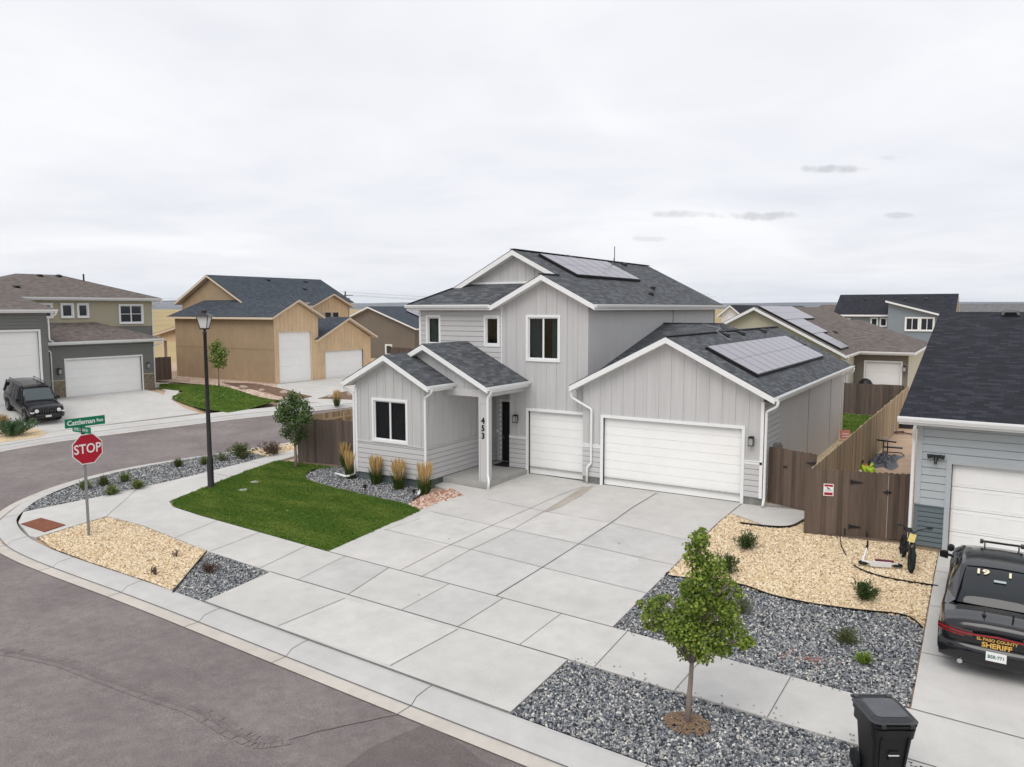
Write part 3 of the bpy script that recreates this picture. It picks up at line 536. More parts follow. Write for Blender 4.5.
# real stones scattered over the beds (countless: stuff)
def rockmesh(name,seed,m,sz):
    bm=bmesh.new(); bmesh.ops.create_icosphere(bm,subdivisions=1,radius=sz); r=random.Random(seed)
    for v in bm.verts: v.co*=r.uniform(.7,1.25)
    sx=(r.uniform(.8,1.3),r.uniform(.7,1.1),r.uniform(.5,.8))
    for v in bm.verts: v.co=Vector((v.co.x*sx[0],v.co.y*sx[1],v.co.z*sx[2]))
    me=bpy.data.meshes.new(name); bm.to_mesh(me); bm.free(); me.materials.append(m); o=bpy.data.objects.new(name,me); return o
HID=bpy.data.collections.new('scatter_sources')   # never linked to the scene: only the node group reads it
def scatter(ob,src,density,smin,smax,seed=0,align=False,tilt=3.14):
    ng=bpy.data.node_groups.new('scatter_'+ob.name,'GeometryNodeTree'); ng.interface.new_socket('Geometry',in_out='INPUT',socket_type='NodeSocketGeometry'); ng.interface.new_socket('Geometry',in_out='OUTPUT',socket_type='NodeSocketGeometry')
    n=ng.nodes; l=ng.links; gi=n.new('NodeGroupInput'); go=n.new('NodeGroupOutput'); d=n.new('GeometryNodeDistributePointsOnFaces'); d.distribute_method='RANDOM'; d.inputs['Density'].default_value=density; d.inputs['Seed'].default_value=seed
    l.new(gi.outputs[0],d.inputs['Mesh']); 
    i=n.new('GeometryNodeInstanceOnPoints'); l.new(d.outputs['Points'],i.inputs['Points']); i.inputs['Pick Instance'].default_value=True
    j=n.new('GeometryNodeGeometryToInstance')
    for o in src:
        oi=n.new('GeometryNodeObjectInfo'); oi.inputs['Object'].default_value=o; oi.inputs['As Instance'].default_value=True; l.new(oi.outputs['Geometry'],j.inputs[0])
    jo=n.new('GeometryNodeJoinGeometry')
    for lk in list(ng.links):
        if lk.to_node==j: l.new(lk.from_socket,jo.inputs[0]); 
    n.remove(j); l.new(jo.outputs[0],i.inputs['Instance'])
    rv=n.new('FunctionNodeRandomValue'); rv.data_type='FLOAT_VECTOR'; rv.inputs[0].default_value=(-tilt,-tilt,0); rv.inputs[1].default_value=(tilt,tilt,6.283); l.new(rv.outputs[0],i.inputs['Rotation'])
    rs_=n.new('FunctionNodeRandomValue'); rs_.data_type='FLOAT'; rs_.inputs[2].default_value=smin; rs_.inputs[3].default_value=smax; rs_.inputs['Seed'].default_value=5; l.new(rs_.outputs[1],i.inputs['Scale'])
    jj=n.new('GeometryNodeJoinGeometry'); l.new(i.outputs[0],jj.inputs[0]); l.new(gi.outputs[0],jj.inputs[0]); l.new(jj.outputs[0],go.inputs[0])
    md=ob.modifiers.new('scatter','NODES'); md.node_group=ng
rg=[rockmesh('stone',i,sg,.0235) for i in range(4)]; rb=[rockmesh('stone',i+9,sb,.022) for i in range(4)]; rrd=[rockmesh('stone',i+20,sr,.06) for i in range(3)]
scatter(GS['gravel_right_bed'],rg,1150,.6,1.6,1); scatter(GS['gravel_kerb_strip'],rg,1150,.6,1.65,2)
scatter(GS['gravel_corner_grey'],rg,900,.6,1.6,3); scatter(GS['gravel_planter'],rg,500,.7,1.6,4); scatter(GS['gravel_left_bed'],rg,330,.8,1.9,5)
scatter(GS['gravel_beige_bed'],rb,750,.6,1.6,6); scatter(GS['gravel_corner_bed'],rb,600,.7,1.7,7); scatter(GS['rock_planter'],rrd,150,.6,1.3,8); scatter(GS['rock_left_bed'],rb,200,.8,2.4,9)
# grass blades
def tuft(seed,h=.05,n=14,m=grassm,r=.05,w=.006):
    mb=MB(); R=random.Random(seed)
    for _ in range(n):
        a=R.uniform(0,6.28); d=R.uniform(0,r); x,y=math.cos(a)*d,math.sin(a)*d; hh=h*R.uniform(.6,1.2); b=R.uniform(0,6.28); lx,ly=math.cos(b)*hh*.45,math.sin(b)*hh*.45; px,py=-math.sin(b)*w,math.cos(b)*w
        mb.quad((x-px,y-py,-.01),(x+px,y+py,-.01),(x+lx*.4+px*.8,y+ly*.4+py*.8,hh*.6),(x+lx*.4-px*.8,y+ly*.4-py*.8,hh*.6)); mb.quad((x+lx*.4-px*.8,y+ly*.4-py*.8,hh*.6),(x+lx*.4+px*.8,y+ly*.4+py*.8,hh*.6),(x+lx,y+ly,hh))
    me=bpy.data.meshes.new('tuft'); me.from_pydata(mb.v,[],mb.f); me.materials.append(m); return bpy.data.objects.new('tuft',me)
tf=[tuft(i) for i in range(5)]
lawn_g=tag(sheet('lawn',lawn_poly,.016,lawnbase,.6),'mown green front lawn in front of the grey house','lawn',kind='stuff')
scatter(lawn_g,tf,420,.6,1.25,11,tilt=.25)
tf2=[tuft(i+30,.07,12,grassm,.09,.012) for i in range(4)]
scatter(lawn2,tf2,60,.8,1.3,12,tilt=.25); scatter(lawn3,tf2,60,.8,1.3,13,tilt=.25)
bpy.data.objects.remove(lawn)
# far side: drives, walks, dirt
farwalk=fk[:]; 
struct(sheet('far_sidewalk',offp(fk,.02)+offp(fk,1.75)[::-1],.02,concrete,1.5,skirt=.15))
struct(sheet('far_driveway',[(-42.95,22.6),(-41.4,29.5),(-51.9,32.7),(-51.9,25.2),(-50.4,24.9),(-50.4,18.2),(-43.1,18.2)],.026,concrete,1.0,skirt=.1))
struct(sheet('tan_house_driveway',GP((277,404))+[(-38.3,37),(-36.6,42),(-35.2,46),(-33.5,50),(-47.6,51.6),(-47.5,46.0),(-47.5,40.9),(-46.6,40.2),(-42,37)],.026,concrete,1.0,skirt=.1))
struct(sheet('far_side_path',[(-49.8,32.9),(-52.2,34.0),(-60,35.6),(-60,37.0),(-52,35.6),(-46.5,31.5),(-46.8,30.6)],.03,concrete,1.0,skirt=.1))
bed=tag(sheet('rock_bed',[(-61,37.2),(-52,37.3),(-46.8,36.8),(-43.2,36.4),(-41.2,36.2),(-46.5,40.2),(-47.6,40.9),(-60.3,40.9)],.022,vr,1.0),'brown rock bed with mulch along the tan house wall','rock bed',kind='stuff')
tag(sheet('rock_bed',GP((0,425),(20,424),(50,432),(38,438),(0,443))+[(-43.2,17)],.03,vb,1.0),'beige rock bed by the driveway of the black SUV','rock bed',kind='stuff')
struct(sheet('side_yard',[(-4.0,22.8),(-1.5,23.0),(-1.4,38),(-1.0,50),(-3.7,50)],.0,mat('yard_dirt',(.45,.33,.24),.95,var=.12,vscale=2,bump=.5,bscale=60,var2=.1),1.0))
struct(sheet('back_yard_gravel',[(-5.9,24.9),(-4.15,24.6),(-4.0,41),(-5.9,41)],.0,vb,1.0))
# pale winding path / edging lines in the beige bed
mb=MB()
def edging(P,hh=.035,w=.022):
    P=smoothpath(P,6)
    for a,b_ in zip(P,P[1:]): mb.beam((a[0],a[1],gz(*a)+hh/2),(b_[0],b_[1],gz(*b_)+hh/2),w,hh*1.6)
edging([(-6.48,17.71)]+GP((668,576.5),(700,580.5),(740,585.5),(770,595.5),(800,602.5),(830,607.5),(862,611.5),(905,616.5))+[(-.85,17.32)]); o1=mb.build('bed_edging',black); tag(o1,'thin black edging between the beige and the grey gravel','edging')
mb=MB(); edging(GP((854,566),(860,570),(880,577),(905,582),(938,587))); tag(mb.build('bed_edging',black),'short curved black edging below the lying scooter','edging')
mb=MB(); edging(GP((840,533),(841,545),(846,556)),.03,.018); tag(mb.build('bed_edging',black),'short black edging running out from under the gate','edging')
mb=MB(); edging(GP((207,551.8),(190,572),(173,593))); tag(mb.build('bed_edging',black),'black edging between the stop sign bed and the small grey wedge','edging')
mb=MB(); edging(GP((740,524),(768,527.5),(790,527.5),(804,521)),.05,.03); tag(mb.build('bed_edging',black),'curved black edging round the small concrete path','edging')
# far hills: long low ridges
def ridge(name,x0,x1,y,h,w,m,seed,n=120):
    mb=MB(); R=random.Random(seed); ph=[R.uniform(0,6) for _ in range(5)]
    rows=5
    for i in range(n+1):
        t=i/n; x=x0+(x1-x0)*t; hh=h*(1.28-.62*t if h>30 else 1)*(1+.22*math.sin(t*7+ph[0])+.12*math.sin(t*17+ph[1])+.06*math.sin(t*41+ph[2])+.02*math.sin(t*90+ph[3]))
        yy=y+w*.2*math.sin(t*9+ph[4])
        for j in range(rows+1):
            s=j/rows; mb.v.append((x,yy-w*(1-s),-1+(hh+1)*(.5-.5*math.cos(math.pi*s))))
    for i in range(n):
        for j in range(rows):
            a=i*(rows+1)+j; mb.f.append((a,a+rows+1,a+rows+2,a+1)); mb.m.append(0)
    return struct(mb.build(name,m,smooth=True))
hillm=mat('far_hill',(.16,.175,.20),.95,var=.25,vscale=.004,var2=.15,v2scale=.02)
hill2=mat('near_ridge',(.20,.17,.11),.95,var=.3,vscale=.01)
ridge('hills',-6500,3500,4300,50,900,hillm,4,n=220)
ridge('hills',-4500,1600,2600,19,500,hillm,8)
# ================================================================= HOUSE KIT
def topz(top,u):
    if not isinstance(top,(list,tuple)): return top
    for (a,b),(c,d) in zip(top,top[1:]):
        if a-1e-9<=u<=c+1e-9: return b+(d-b)*((u-a)/(c-a) if c>a else 0)
    return top[-1][1]
def wall(name,par,P0,P1,z0,top,m,style='flat',ops=(),pitch=.41,course=.19,reveal=.1,skip0=None,batm=None):
    """outward side is to the right of P0->P1; ops: (u0,z0,u1,z1) holes"""
    mb=MB(); L=math.hypot(P1[0]-P0[0],P1[1]-P0[1]); dx,dy=(P1[0]-P0[0])/L,(P1[1]-P0[1])/L; nx,ny=dy,-dx
    def W(u,z,o=0): return (P0[0]+dx*u+nx*o,P0[1]+dy*u+ny*o,z)
    us={0,L}
    for o in ops: us|={max(0,o[0]),min(L,o[2])}
    if isinstance(top,(list,tuple)): us|={p[0] for p in top if 0<p[0]<L}
    us=sorted(us)
    def spans(ua,ub,lo,hi):
        s=[(lo,hi)]
        for o in ops:
            if o[0]<ub-1e-6 and o[2]>ua+1e-6:
                n=[]
                for a,b in s:
                    if o[3]<=a or o[1]>=b: n.append((a,b)); continue
                    if a<o[1]: n.append((a,o[1]))
                    if b>o[3]: n.append((o[3],b))
                s=n
        return s
    for ua,ub in zip(us,us[1:]):
        ta,tb=topz(top,ua+1e-7),topz(top,ub-1e-7); sp=spans(ua,ub,z0,1e3)
        for a,b in sp:
            if b>100:
                if min(ta,tb)<a: 
                    if max(ta,tb)<=a: continue
                mb.quad(W(ua,a),W(ub,a),W(ub,max(tb,a)),W(ua,max(ta,a)))
            else: mb.quad(W(ua,a),W(ub,a),W(ub,b),W(ua,b))
    for o in ops:
        a,b,c,d=o; 
        mb.quad(W(a,b),W(c,b),W(c,b,-reveal),W(a,b,-reveal)); mb.quad(W(a,d),W(a,d,-reveal),W(c,d,-reveal),W(c,d))
        mb.quad(W(a,b),W(a,b,-reveal),W(a,d,-reveal),W(a,d)); mb.quad(W(c,b),W(c,d),W(c,d,-reveal),W(c,b,-reveal))
    if style=='batten':
        k=pitch*.5
        while k<L-.03:
            ua,ub=k-.02,k+.02; t=min(topz(top,ua),topz(top,ub))
            for a,b in spans(ua-.01,ub+.01,z0,t):
                if b-a<.05: continue
                q=[W(ua,a,.0),W(ub,a,.0),W(ub,b,.0),W(ua,b,.0),W(ua,a,.018),W(ub,a,.018),W(ub,b,.018),W(ua,b,.018)]
                mb.add(q,[(4,5,6,7),(0,4,7,3),(1,2,6,5),(3,7,6,2),(0,1,5,4)])
            k+=pitch
    if style=='lap':
        z=z0
        while z<max(topz(top,u) for u in us)-.02:
            zt=z+course
            cu=sorted({0,L,*[max(0,min(L,v)) for o in ops if o[1]<zt-1e-6 and o[3]>z+1e-6 for v in (o[0],o[2])]})
            for ua,ub in zip(cu,cu[1:]):
                um=(ua+ub)/2
                hid=[o for o in ops if o[0]<um<o[2] and o[1]<zt-1e-6 and o[3]>z+1e-6]
                segs=[(z,zt)]
                for o in hid: segs=[(a,min(b,o[1])) for a,b in segs if a<o[1]]+[(max(a,o[3]),b) for a,b in segs if b>o[3]]
                for a,b in segs:
                    ta,tb=min(b,topz(top,ua)),min(b,topz(top,ub))
                    if min(ta,tb)<=a+.005: continue
                    g_=min(.022,(b-a)*.3); mb.quad(W(ua,a+g_,.034),W(ub,a+g_,.034),W(ub,tb,.026),W(ua,ta,.026)); mb.quad(W(ua,a+g_,0),W(ub,a+g_,0),W(ub,a+g_,.034),W(ua,a+g_,.034)); mb.quad(W(ua,ta,.026),W(ub,tb,.026),W(ub,tb,0),W(ua,ta,0))
            z=zt
    return world(mb,name,[m,batm or m],par)
def uvframe(P0,P1):
    L=math.hypot(P1[0]-P0[0],P1[1]-P0[1]); dx,dy=(P1[0]-P0[0])/L,(P1[1]-P0[1])/L; nx,ny=dy,-dx
    return lambda u,z,o=0:(P0[0]+dx*u+nx*o,P0[1]+dy*u+ny*o,z)
def wbox(mb,W,u0,z0,u1,z1,o0,o1,mi=0):
    q=[W(u0,z0,o0),W(u1,z0,o0),W(u1,z1,o0),W(u0,z1,o0),W(u0,z0,o1),W(u1,z0,o1),W(u1,z1,o1),W(u0,z1,o1)]
    mb.add(q,[(4,5,6,7),(0,3,2,1),(0,4,7,3),(1,2,6,5),(3,7,6,2),(0,1,5,4)],mi)
def window(par,P0,P1,u0,z0,u1,z1,kind='slider',trim=.09,tm=None,curt=None,fm=None,backd=.45,name='window',po=0):
    """u0..u1,z0..z1 is the hole; trim sits outside it. Returns the window part (trim) with frame, pane, blind as sub-parts"""
    W0=uvframe(P0,P1); W=W0; tm=tm or white; fm=fm or white; mb=MB()
    if curt is None: po=.085
    W=lambda u,z,o=0:W0(u,z,o+po if o>0 else o)
    wbox(mb,W,u0-trim,z0-trim,u0,z1+trim,.0,.035); wbox(mb,W,u1,z0-trim,u1+trim,z1+trim,0,.035); wbox(mb,W,u0+.0005,z1,u1-.0005,z1+trim,0,.034); wbox(mb,W,u0+.0005,z0-trim,u1-.0005,z0,0,.045)
    w=world(mb,name,tm,par); f=MB(); t=.045; W=lambda u,z,o=0:W0(u,z,o+po)
    wbox(f,W,u0,z0,u0+t,z1,-.07,-.015); wbox(f,W,u1-t,z0,u1,z1,-.07,-.015); wbox(f,W,u0+t,z1-t,u1-t,z1,-.07,-.016); wbox(f,W,u0+t,z0,u1-t,z0+t,-.07,-.016)
    um=(u0+u1)/2; zm=(z0+z1)/2
    if kind=='slider': wbox(f,W,um-t*.7,z0+t,um+t*.7,z1-t,-.068,-.012)
    if kind=='hung': wbox(f,W,u0+t,zm-t*.6,u1-t,zm+t*.6,-.068,-.012)
    if kind=='cross': wbox(f,W,um-t*.9,z0+t,um+t*.9,z1-t,-.068,-.012); wbox(f,W,u0+t,zm-.02,um-t,zm+.02,-.066,-.014); wbox(f,W,um+t,zm-.02,u1-t,zm+.02,-.066,-.014)
    world(f,'frame',fm,w)
    g=MB(); g.quad(W(u0+t*.5,z0+t*.5,-.045),W(u1-t*.5,z0+t*.5,-.045),W(u1-t*.5,z1-t*.5,-.045),W(u0+t*.5,z1-t*.5,-.045)); world(g,'pane',glass if curt is not None else darkpane,w)
    if curt is not None:
        b=MB(); e=.02
        b.quad(W(u0,z0,-backd),W(u1,z0,-backd),W(u1,z1,-backd),W(u0,z1,-backd))
        for A,B_ in (((u0,z0),(u0,z1)),((u0,z1),(u1,z1)),((u1,z1),(u1,z0)),((u1,z0),(u0,z0))): b.quad(W(*A,-.101),W(*B_,-.101),W(*B_,-backd),W(*A,-backd))
        world(b,'room_recess',interior,w)
        for (a,c,mm) in curt:
            k=MB(); n=10
            for i in range(n):
                ua=u0+(u1-u0)*(a+(c-a)*i/n); ub=u0+(u1-u0)*(a+(c-a)*(i+1)/n); o=(-.14,-.17)
                k.quad(W(ua,z0,o[i%2]),W(ub,z0,o[(i+1)%2]),W(ub,z1,o[(i+1)%2]),W(ua,z1,o[i%2]))
            world(k,'curtain',mm,w)
    return w
def garage(par,P0,P1,u0,u1,z0,h,rows=4,cols=4,m=None,tm=None,trim=.1,inset=.09,panels=True):
    """trim boards + sectional door; the hole must be u0..u1,z0..z0+h"""
    W=uvframe(P0,P1); m=m or whitedoor; tm=tm or white; t=MB()
    wbox(t,W,u0-trim,z0,u0,z0+h+trim,0,.05); wbox(t,W,u1,z0,u1+trim,z0+h+trim,0,.05); wbox(t,W,u0+.0005,z0+h,u1-.0005,z0+h+trim,0,.049)
    d=MB(); ph=h/rows
    for r in range(rows):
        za,zb=z0+r*ph+(.006 if panels else .003),z0+(r+1)*ph-(.006 if panels else .003); wbox(d,W,u0,za,u1,zb,-inset-.04,-inset)
        if panels:
            cw=(u1-u0)/cols
            for c in range(cols):
                a,b=u0+c*cw+.07,u0+(c+1)*cw-.07
                for (e0,e1,f0,f1) in ((a,b,za+.07,za+.085),(a,b,zb-.085,zb-.07),(a,a+.015,za+.085,zb-.085),(b-.015,b,za+.085,zb-.085)): wbox(d,W,e0,f0,e1,f1,-inset,-inset+.008)
    wbox(d,W,u0,z0,u1,z0+h,-inset-.06,-inset-.05)
    wbox(d,W,u0,z0,u1,z0+.015,-inset,-inset+.01,1)
    dr=world(d,'garage_door',[m,black],par); world(t,'door_frame',tm,dr); return dr
def roofplane(par,poly,m=None,fm=None,udir=None,sh=.03,fh=.19,name='roof'):
    """sloping roof plane with its white fascia/soffit slab below"""
    m=m or shingle; fm=fm or white; P=[Vector(p) for p in poly]
    n=Vector((0,0,0))
    for i in range(len(P)): n+=P[i].cross(P[(i+1)%len(P)])
    n.normalize()
    if n.z<0: P=P[::-1]; n=-n
    va=Vector((-n.x,-n.y,0)); va=(Vector((0,0,1))-n*n.z).normalized() if n.z<.9999 else Vector((0,1,0)); ua=va.cross(n).normalized()
    # round the row offset so that each plane starts at its own phase
    mb=MB(); mb.prism([tuple(p) for p in P],sh); r=world(mb,name,m,par,uv=(ua,va))
    k=MB(); k.prism([(p.x,p.y,p.z-sh-.002) for p in P],fh); world(k,'fascia',fm,r)
    return r
def gutter(par,p,q,out,m=None,name='gutter',s=.12):
    """K-style open channel from p to q; out = outward horizontal direction; p,q = top back edge"""
    p,q,out=Vector(p),Vector(q),Vector(out); U=Vector((0,0,1)); mb=MB(); t=.006
    prof=[(0,0),(0,-s),(s*.75,-s),(s,-s*.35),(s,0),(s-.02,0),(s-.02,-.01),(s-t-.003,-.02),(s-t-.003,-s*.35),(s*.75-t,-s+t*2),(t,-s+t*2),(t,0)]
    n=len(prof)
    for e in (p,q):
        for a,b in prof: mb.v.append(tuple(e+out*a+U*b))
    for i in range(n): j=(i+1)%n; mb.f.append((i,n+i,n+j,j)); mb.m.append(0)
    mb.f.append(tuple(range(n))); mb.f.append(tuple(range(2*n-1,n-1,-1))); mb.m+=[0,0]
    # end caps
    return world(mb,name,m or white,par)
def downspout(par,pts,r=.045,m=None):
    mb=MB(); pts=[Vector(p) for p in pts]; P=[pts[0]]
    for i in range(1,len(pts)-1):
        a=(pts[i-1]-pts[i]).normalized()*.07; b=(pts[i+1]-pts[i]).normalized()*.07; P+=[pts[i]+a,pts[i]+(a+b)*.25,pts[i]+b]
    P.append(pts[-1]); mb.tube(P,r,8); return world(mb,'downspout',m or white,par,smooth=True)
def band(par,P0,P1,u0,u1,z,hh=.09,o=.04,m=None,name='belly_band'):
    W=uvframe(P0,P1); mb=MB(); wbox(mb,W,u0,z,u1,z+hh,0,o); wbox(mb,W,u0,z+hh,u1,z+hh+.02,0,o+.02); return world(mb,name,m or white,par)
def corner(par,x,y,z0,z1,w=.09,m=None,dirs=((1,0),(0,1))):
    mb=MB(); mb.box((x-w/2,y-w/2,z0),(x+w/2,y+w/2,z1)); return world(mb,'corner_trim',m or white,par)
def solar_array(par,o,u,v,nu,nv,w,h,gap=.03,lift=.12):
    """o = lower-left corner on the roof plane, u along the eave, v up the slope; every panel its own part"""
    o,u,v=Vector(o),Vector(u).normalized(),Vector(v).normalized(); n=u.cross(v).normalized()
    if n.z<0: n=-n
    for i in range(nu):
        for j in range(nv):
            c=o+u*(i*(w+gap))+v*(j*(h+gap))+n*lift; T=frame(c,u,v,u.cross(v)); sgn=1 if u.cross(v).z>0 else -1
            mb=MB(); mb.box((0,0,-.035*sgn if sgn>0 else 0),(w,h,0 if sgn>0 else .035),0,T); e=.018; zt=.001*sgn
            for (a,b,c_,d) in ((e,e,w-e,h*.5-.015),(e,h*.5+.015,w-e,h-e)):
                mb.quad(*[T@Vector(p) for p in ((a,b,zt),(c_,b,zt),(c_,d,zt),(a,d,zt))],mi=1)
                for k in range(1,6): 
                    x=a+(c_-a)*k/6; mb.quad(*[T@Vector(p) for p in ((x-.0015,b,zt*1.6),(x+.0015,b,zt*1.6),(x+.0015,d,zt*1.6),(x-.0015,d,zt*1.6))],mi=2)
            mb.m=[m_ for m_ in mb.m]
            world(mb,'solar_panel',[solarf,solar,solarf],par)
    mb=MB(); L_=nu*(w+gap)-gap
    for j in (.0,.22,.78,1.0):
        a=o+v*(j*nv*h)+n*(lift-.075); mb.beam(a,a+u*L_,.05 if j in(0,1) else .04,.10,up=n)
    for uu_ in (0,L_-gap):
        a=o+u*uu_+n*(lift-.075); mb.beam(a,a+v*(nv*h),.03,.10,up=n)
    return world(mb,'array_skirt',black,par)
def vent(par,p,n,name='roof_vent',s=.3):
    n=Vector(n).normalized(); u=Vector((0,1,0)) if abs(n.x)>abs(n.y) else Vector((1,0,0)); v=n.cross(u).normalized(); u=v.cross(n).normalized(); T=frame(Vector(p),u,v,n)
    mb=MB(); mb.box((-s/2,-s/2,-.02),(s/2,s/2,.04),0,T); q=[(-s*.36,-s*.45,.04),(s*.36,-s*.45,.04),(s*.36,s*.4,.04),(-s*.36,s*.4,.04),(-s*.3,-s*.45,.13),(s*.3,-s*.45,.13),(s*.3,s*.3,.10),(-s*.3,s*.3,.10)]
    mb.add([T@Vector(x) for x in q],[(4,5,6,7),(0,1,5,4),(1,2,6,5),(2,3,7,6),(3,0,4,7)]); return world(mb,name,blackmetal,par)
def lantern(par,x,y,z,out=(0,-1),nm='wall_lantern',s=1.0):
    ox,oy=out; tx,ty=-oy,ox; T=frame((x,y,z),(tx,ty,0),(-ox,-oy,0),(0,0,1)); mb=MB()
    mb.box((-.06*s,-.02,-.12*s),(.06*s,0,.12*s),0,T); mb.box((-.015*s,-.14*s,.09*s),(.015*s,0,.115*s),0,T)
    for a in (-.075,.065):
        for b in (-.21,-.07): mb.box((a*s,b*s,-.15*s),((a+.012)*s,(b+.012)*s,.08*s),0,T)
    mb.box((-.09*s,-.23*s,.08*s),(.09*s,-.04*s,.10*s),0,T); mb.box((-.05*s,-.19*s,.10*s),(.05*s,-.09*s,.14*s),0,T); mb.box((-.085*s,-.22*s,-.17*s),(.085*s,-.05*s,-.15*s),0,T)
    l=world(mb,nm,blackmetal,par); g=MB(); g.box((-.065*s,-.2*s,-.148*s),(.065*s,-.065*s,.078*s),0,T); world(g,'lantern_glass',mat('frosted_glass',(.35,.35,.34),.3,.5),l); return l
# ================================================================= MAIN HOUSE
H=empty('grey_house',(-12.5,24.6,0),'two-storey light grey house with white trim and solar panels behind the wide driveway','house')
YM,YG=24.62,24.42
Kg=.507
# double garage block ---------------------------------------------------
f0,f1=(-12.25,YG),(-5.9,YG)
gab=lambda x:5.38-.2-Kg*abs(x+9.07)
gt=[(0,gab(-12.25)),(-9.07+12.25,gab(-9.07)),(6.35,gab(-5.9))]
dU0=-11.44+12.25; dU1=dU0+4.88
wall('front_wall',H,f0,f1,1.36,gt,grey,'batten',[(dU0,0,dU1,2.45)],pitch=.435)
wall('lap_siding',H,f0,f1,.26,1.36,greylap,'lap',[(dU0,0,dU1,2.45)],course=.183)
wall('foundation',H,f0,f1,-.3,.26,block,'flat',[(dU0,-.3,dU1,.3)])
for a,b in ((0,dU0-.1),(dU1+.1,6.35)): band(H,f0,f1,a,b,1.34)
garage(H,f0,f1,dU0,dU1,0.02,2.43,8,8,panels=False)
s0,s1=(-5.9,YG),(-5.9,39.28)
wall('side_wall',H,s0,s1,-.3,3.35,greypanel,'flat')
wall('side_lap_siding',H,(-5.897,YG),(-5.897,26.6),.26,3.3,greylap,'lap',course=.183)
for y in (26.62,31.5,36.4): mb=MB(); mb.box((-5.9,y-.02,.2),(-5.885,y+.02,3.3)); world(mb,'panel_seam',mat('seam',(.30,.30,.31),.8),H)
wall('rear_wall',H,(-5.9,39.28),(-12.17,39.28),-.3,[(0,3.37),(3.17,5.1),(6.27,3.5)],greypanel)
corner(H,-5.93,YG+.01,.26,3.35,.1); corner(H,-5.93,39.25,-.1,3.35,.1)
ez=3.57
rR=roofplane(H,[(-5.51,24.07,3.57),(-5.51,39.63,3.57),(-9.07,39.63,5.38),(-9.07,33.2,5.38),(-9.6,32.09,5.65),(-9.07,31.0,5.38),(-9.07,24.07,5.38)])
roofplane(H,[(-9.07,24.07,5.38),(-9.07,31.0,5.38),(-12.17,24.62,3.81),(-12.65,24.62,3.567),(-12.65,24.07,3.567)])
roofplane(H,[(-12.17,24.62,3.81),(-9.07,31,5.38),(-9.6,32.09,5.65),(-12.17,32.09,5.65)])
roofplane(H,[(-9.6,32.09,5.65),(-9.07,33.2,5.38),(-9.07,39.63,5.38),(-12.17,39.63,3.81),(-12.17,32.09,5.65)])
mb=MB(); mb.beam((-9.07,24.07,5.39),(-9.07,39.63,5.39),.22,.03); mb.beam((-12.17,32.09,5.66),(-9.6,32.09,5.66),.22,.03); mb.beam((-9.6,32.09,5.66),(-9.07,31.0,5.39),.2,.03)
world(mb,'ridge_cap',mat('ridge_cap',(.045,.048,.055),.9,var=.2,vscale=8),rR)
gutter(H,(-5.51,24.06,3.56),(-5.51,39.64,3.56),(1,0,0))
downspout(H,[(-5.42,24.14,3.46),(-5.42,24.14,3.28),(-5.80,24.36,3.06),(-5.80,24.35,.25),(-5.80,24.20,.06)])
downspout(H,[(-12.62,24.2,3.40),(-12.62,24.2,3.12),(-11.88,24.34,2.72),(-11.88,24.34,.75),(-12.02,24.3,.62),(-12.02,24.3,.05)])
downspout(H,[(-5.42,39.55,3.46),(-5.42,39.55,3.28),(-5.84,39.4,3.06),(-5.84,39.4,.1)])
lantern(H,-6.24,YG-.001,2.12)
sl_=math.sqrt(1+Kg*Kg)
solar_array(rR,(-6.42,25.42,3.57+Kg*.91+.01),(0,1,0),(-1,0,Kg),11,1,1.035,1.93)
for y in (29.76,32.05,35.67): vent(rR,(-8.77,y,5.38-Kg*.30+.02),(Kg,0,1))
vent(rR,(-7.39,37.63,5.38-Kg*1.68+.02),(Kg,0,1),s=.25)
mb=MB(); mb.tube([(-8.3,28.9,5.02+.06),(-8.98,29.3,5.42),(-9.3,30.9,5.48),(-10.3,31.7,5.64)],.018,6); world(mb,'conduit',galv,rR)
# two-storey block ---------------------------------------------------------
f0,f1=(-19.85,YM),(-12.17,YM)
X=lambda x:x+19.85
lg=lambda x:7.55-.2-.5*abs(x+13.95)
top=[(0,6.3),(X(-15.95),6.3),(X(-15.95)+.001,lg(-15.95)),(X(-13.95),lg(-13.95)),(X(-12.17),lg(-12.17))]
wins=[(-14.67,4.42,-13.39,5.97),(-16.57,4.92,-15.94-.0,5.95),(-19.43,4.9,-18.86,5.95)]
wins[1]=(-16.58,4.92,-16.03,5.95)
ops=[(X(a),b,X(c),d) for a,b,c,d in wins]+[(X(-14.65),-.4,X(-12.25),2.45),(X(-16.67),0.2,X(-15.5),3.2)]
def sub(z0,top_,x0,x1,st,m,nm,**k):
    oo=[(a-X(x0),b,c-X(x0),d) for a,b,c,d in ops if c>X(x0) and a<X(x1)]
    tt=top_ if not isinstance(top_,list) else top_
    return wall(nm,H,(x0,YM),(x1,YM),z0,tt,m,st,oo,**k)
sub(3.0,6.3,-19.85,-15.87,'lap',greylap,'upper_lap_siding',course=.2)
xs0=-15.87
sub(1.36,[(0,lg(xs0)),(-13.95-xs0,lg(-13.95)),(-12.17-xs0,lg(-12.17))],xs0,-12.17,'batten',grey,'front_wall',pitch=.435)
wall('lap_siding',H,(-15.5,YM),(-12.25,YM),.2,1.36,greylap,'lap',[(.85,-.3,3.25,2.45)],course=.183)
wall('foundation',H,(-15.5,YM),(-12.25,YM),-.3,.2,block,'flat',[(.85,-.3,3.25,.3)])
band(H,(-15.5,YM),(-12.25,YM),0,.75,1.34)
garage(H,f0,f1,X(-14.65),X(-12.25)-.0,.02,2.43,8,4,panels=False)
window(H,f0,f1,*ops[0],curt=[(0,.46,blind),(.74,1,curtain)])
window(H,f0,f1,*ops[1],kind='single',curt=[])
window(H,f0,f1,*ops[2],kind='single',curt=[(0,1,curtain)])
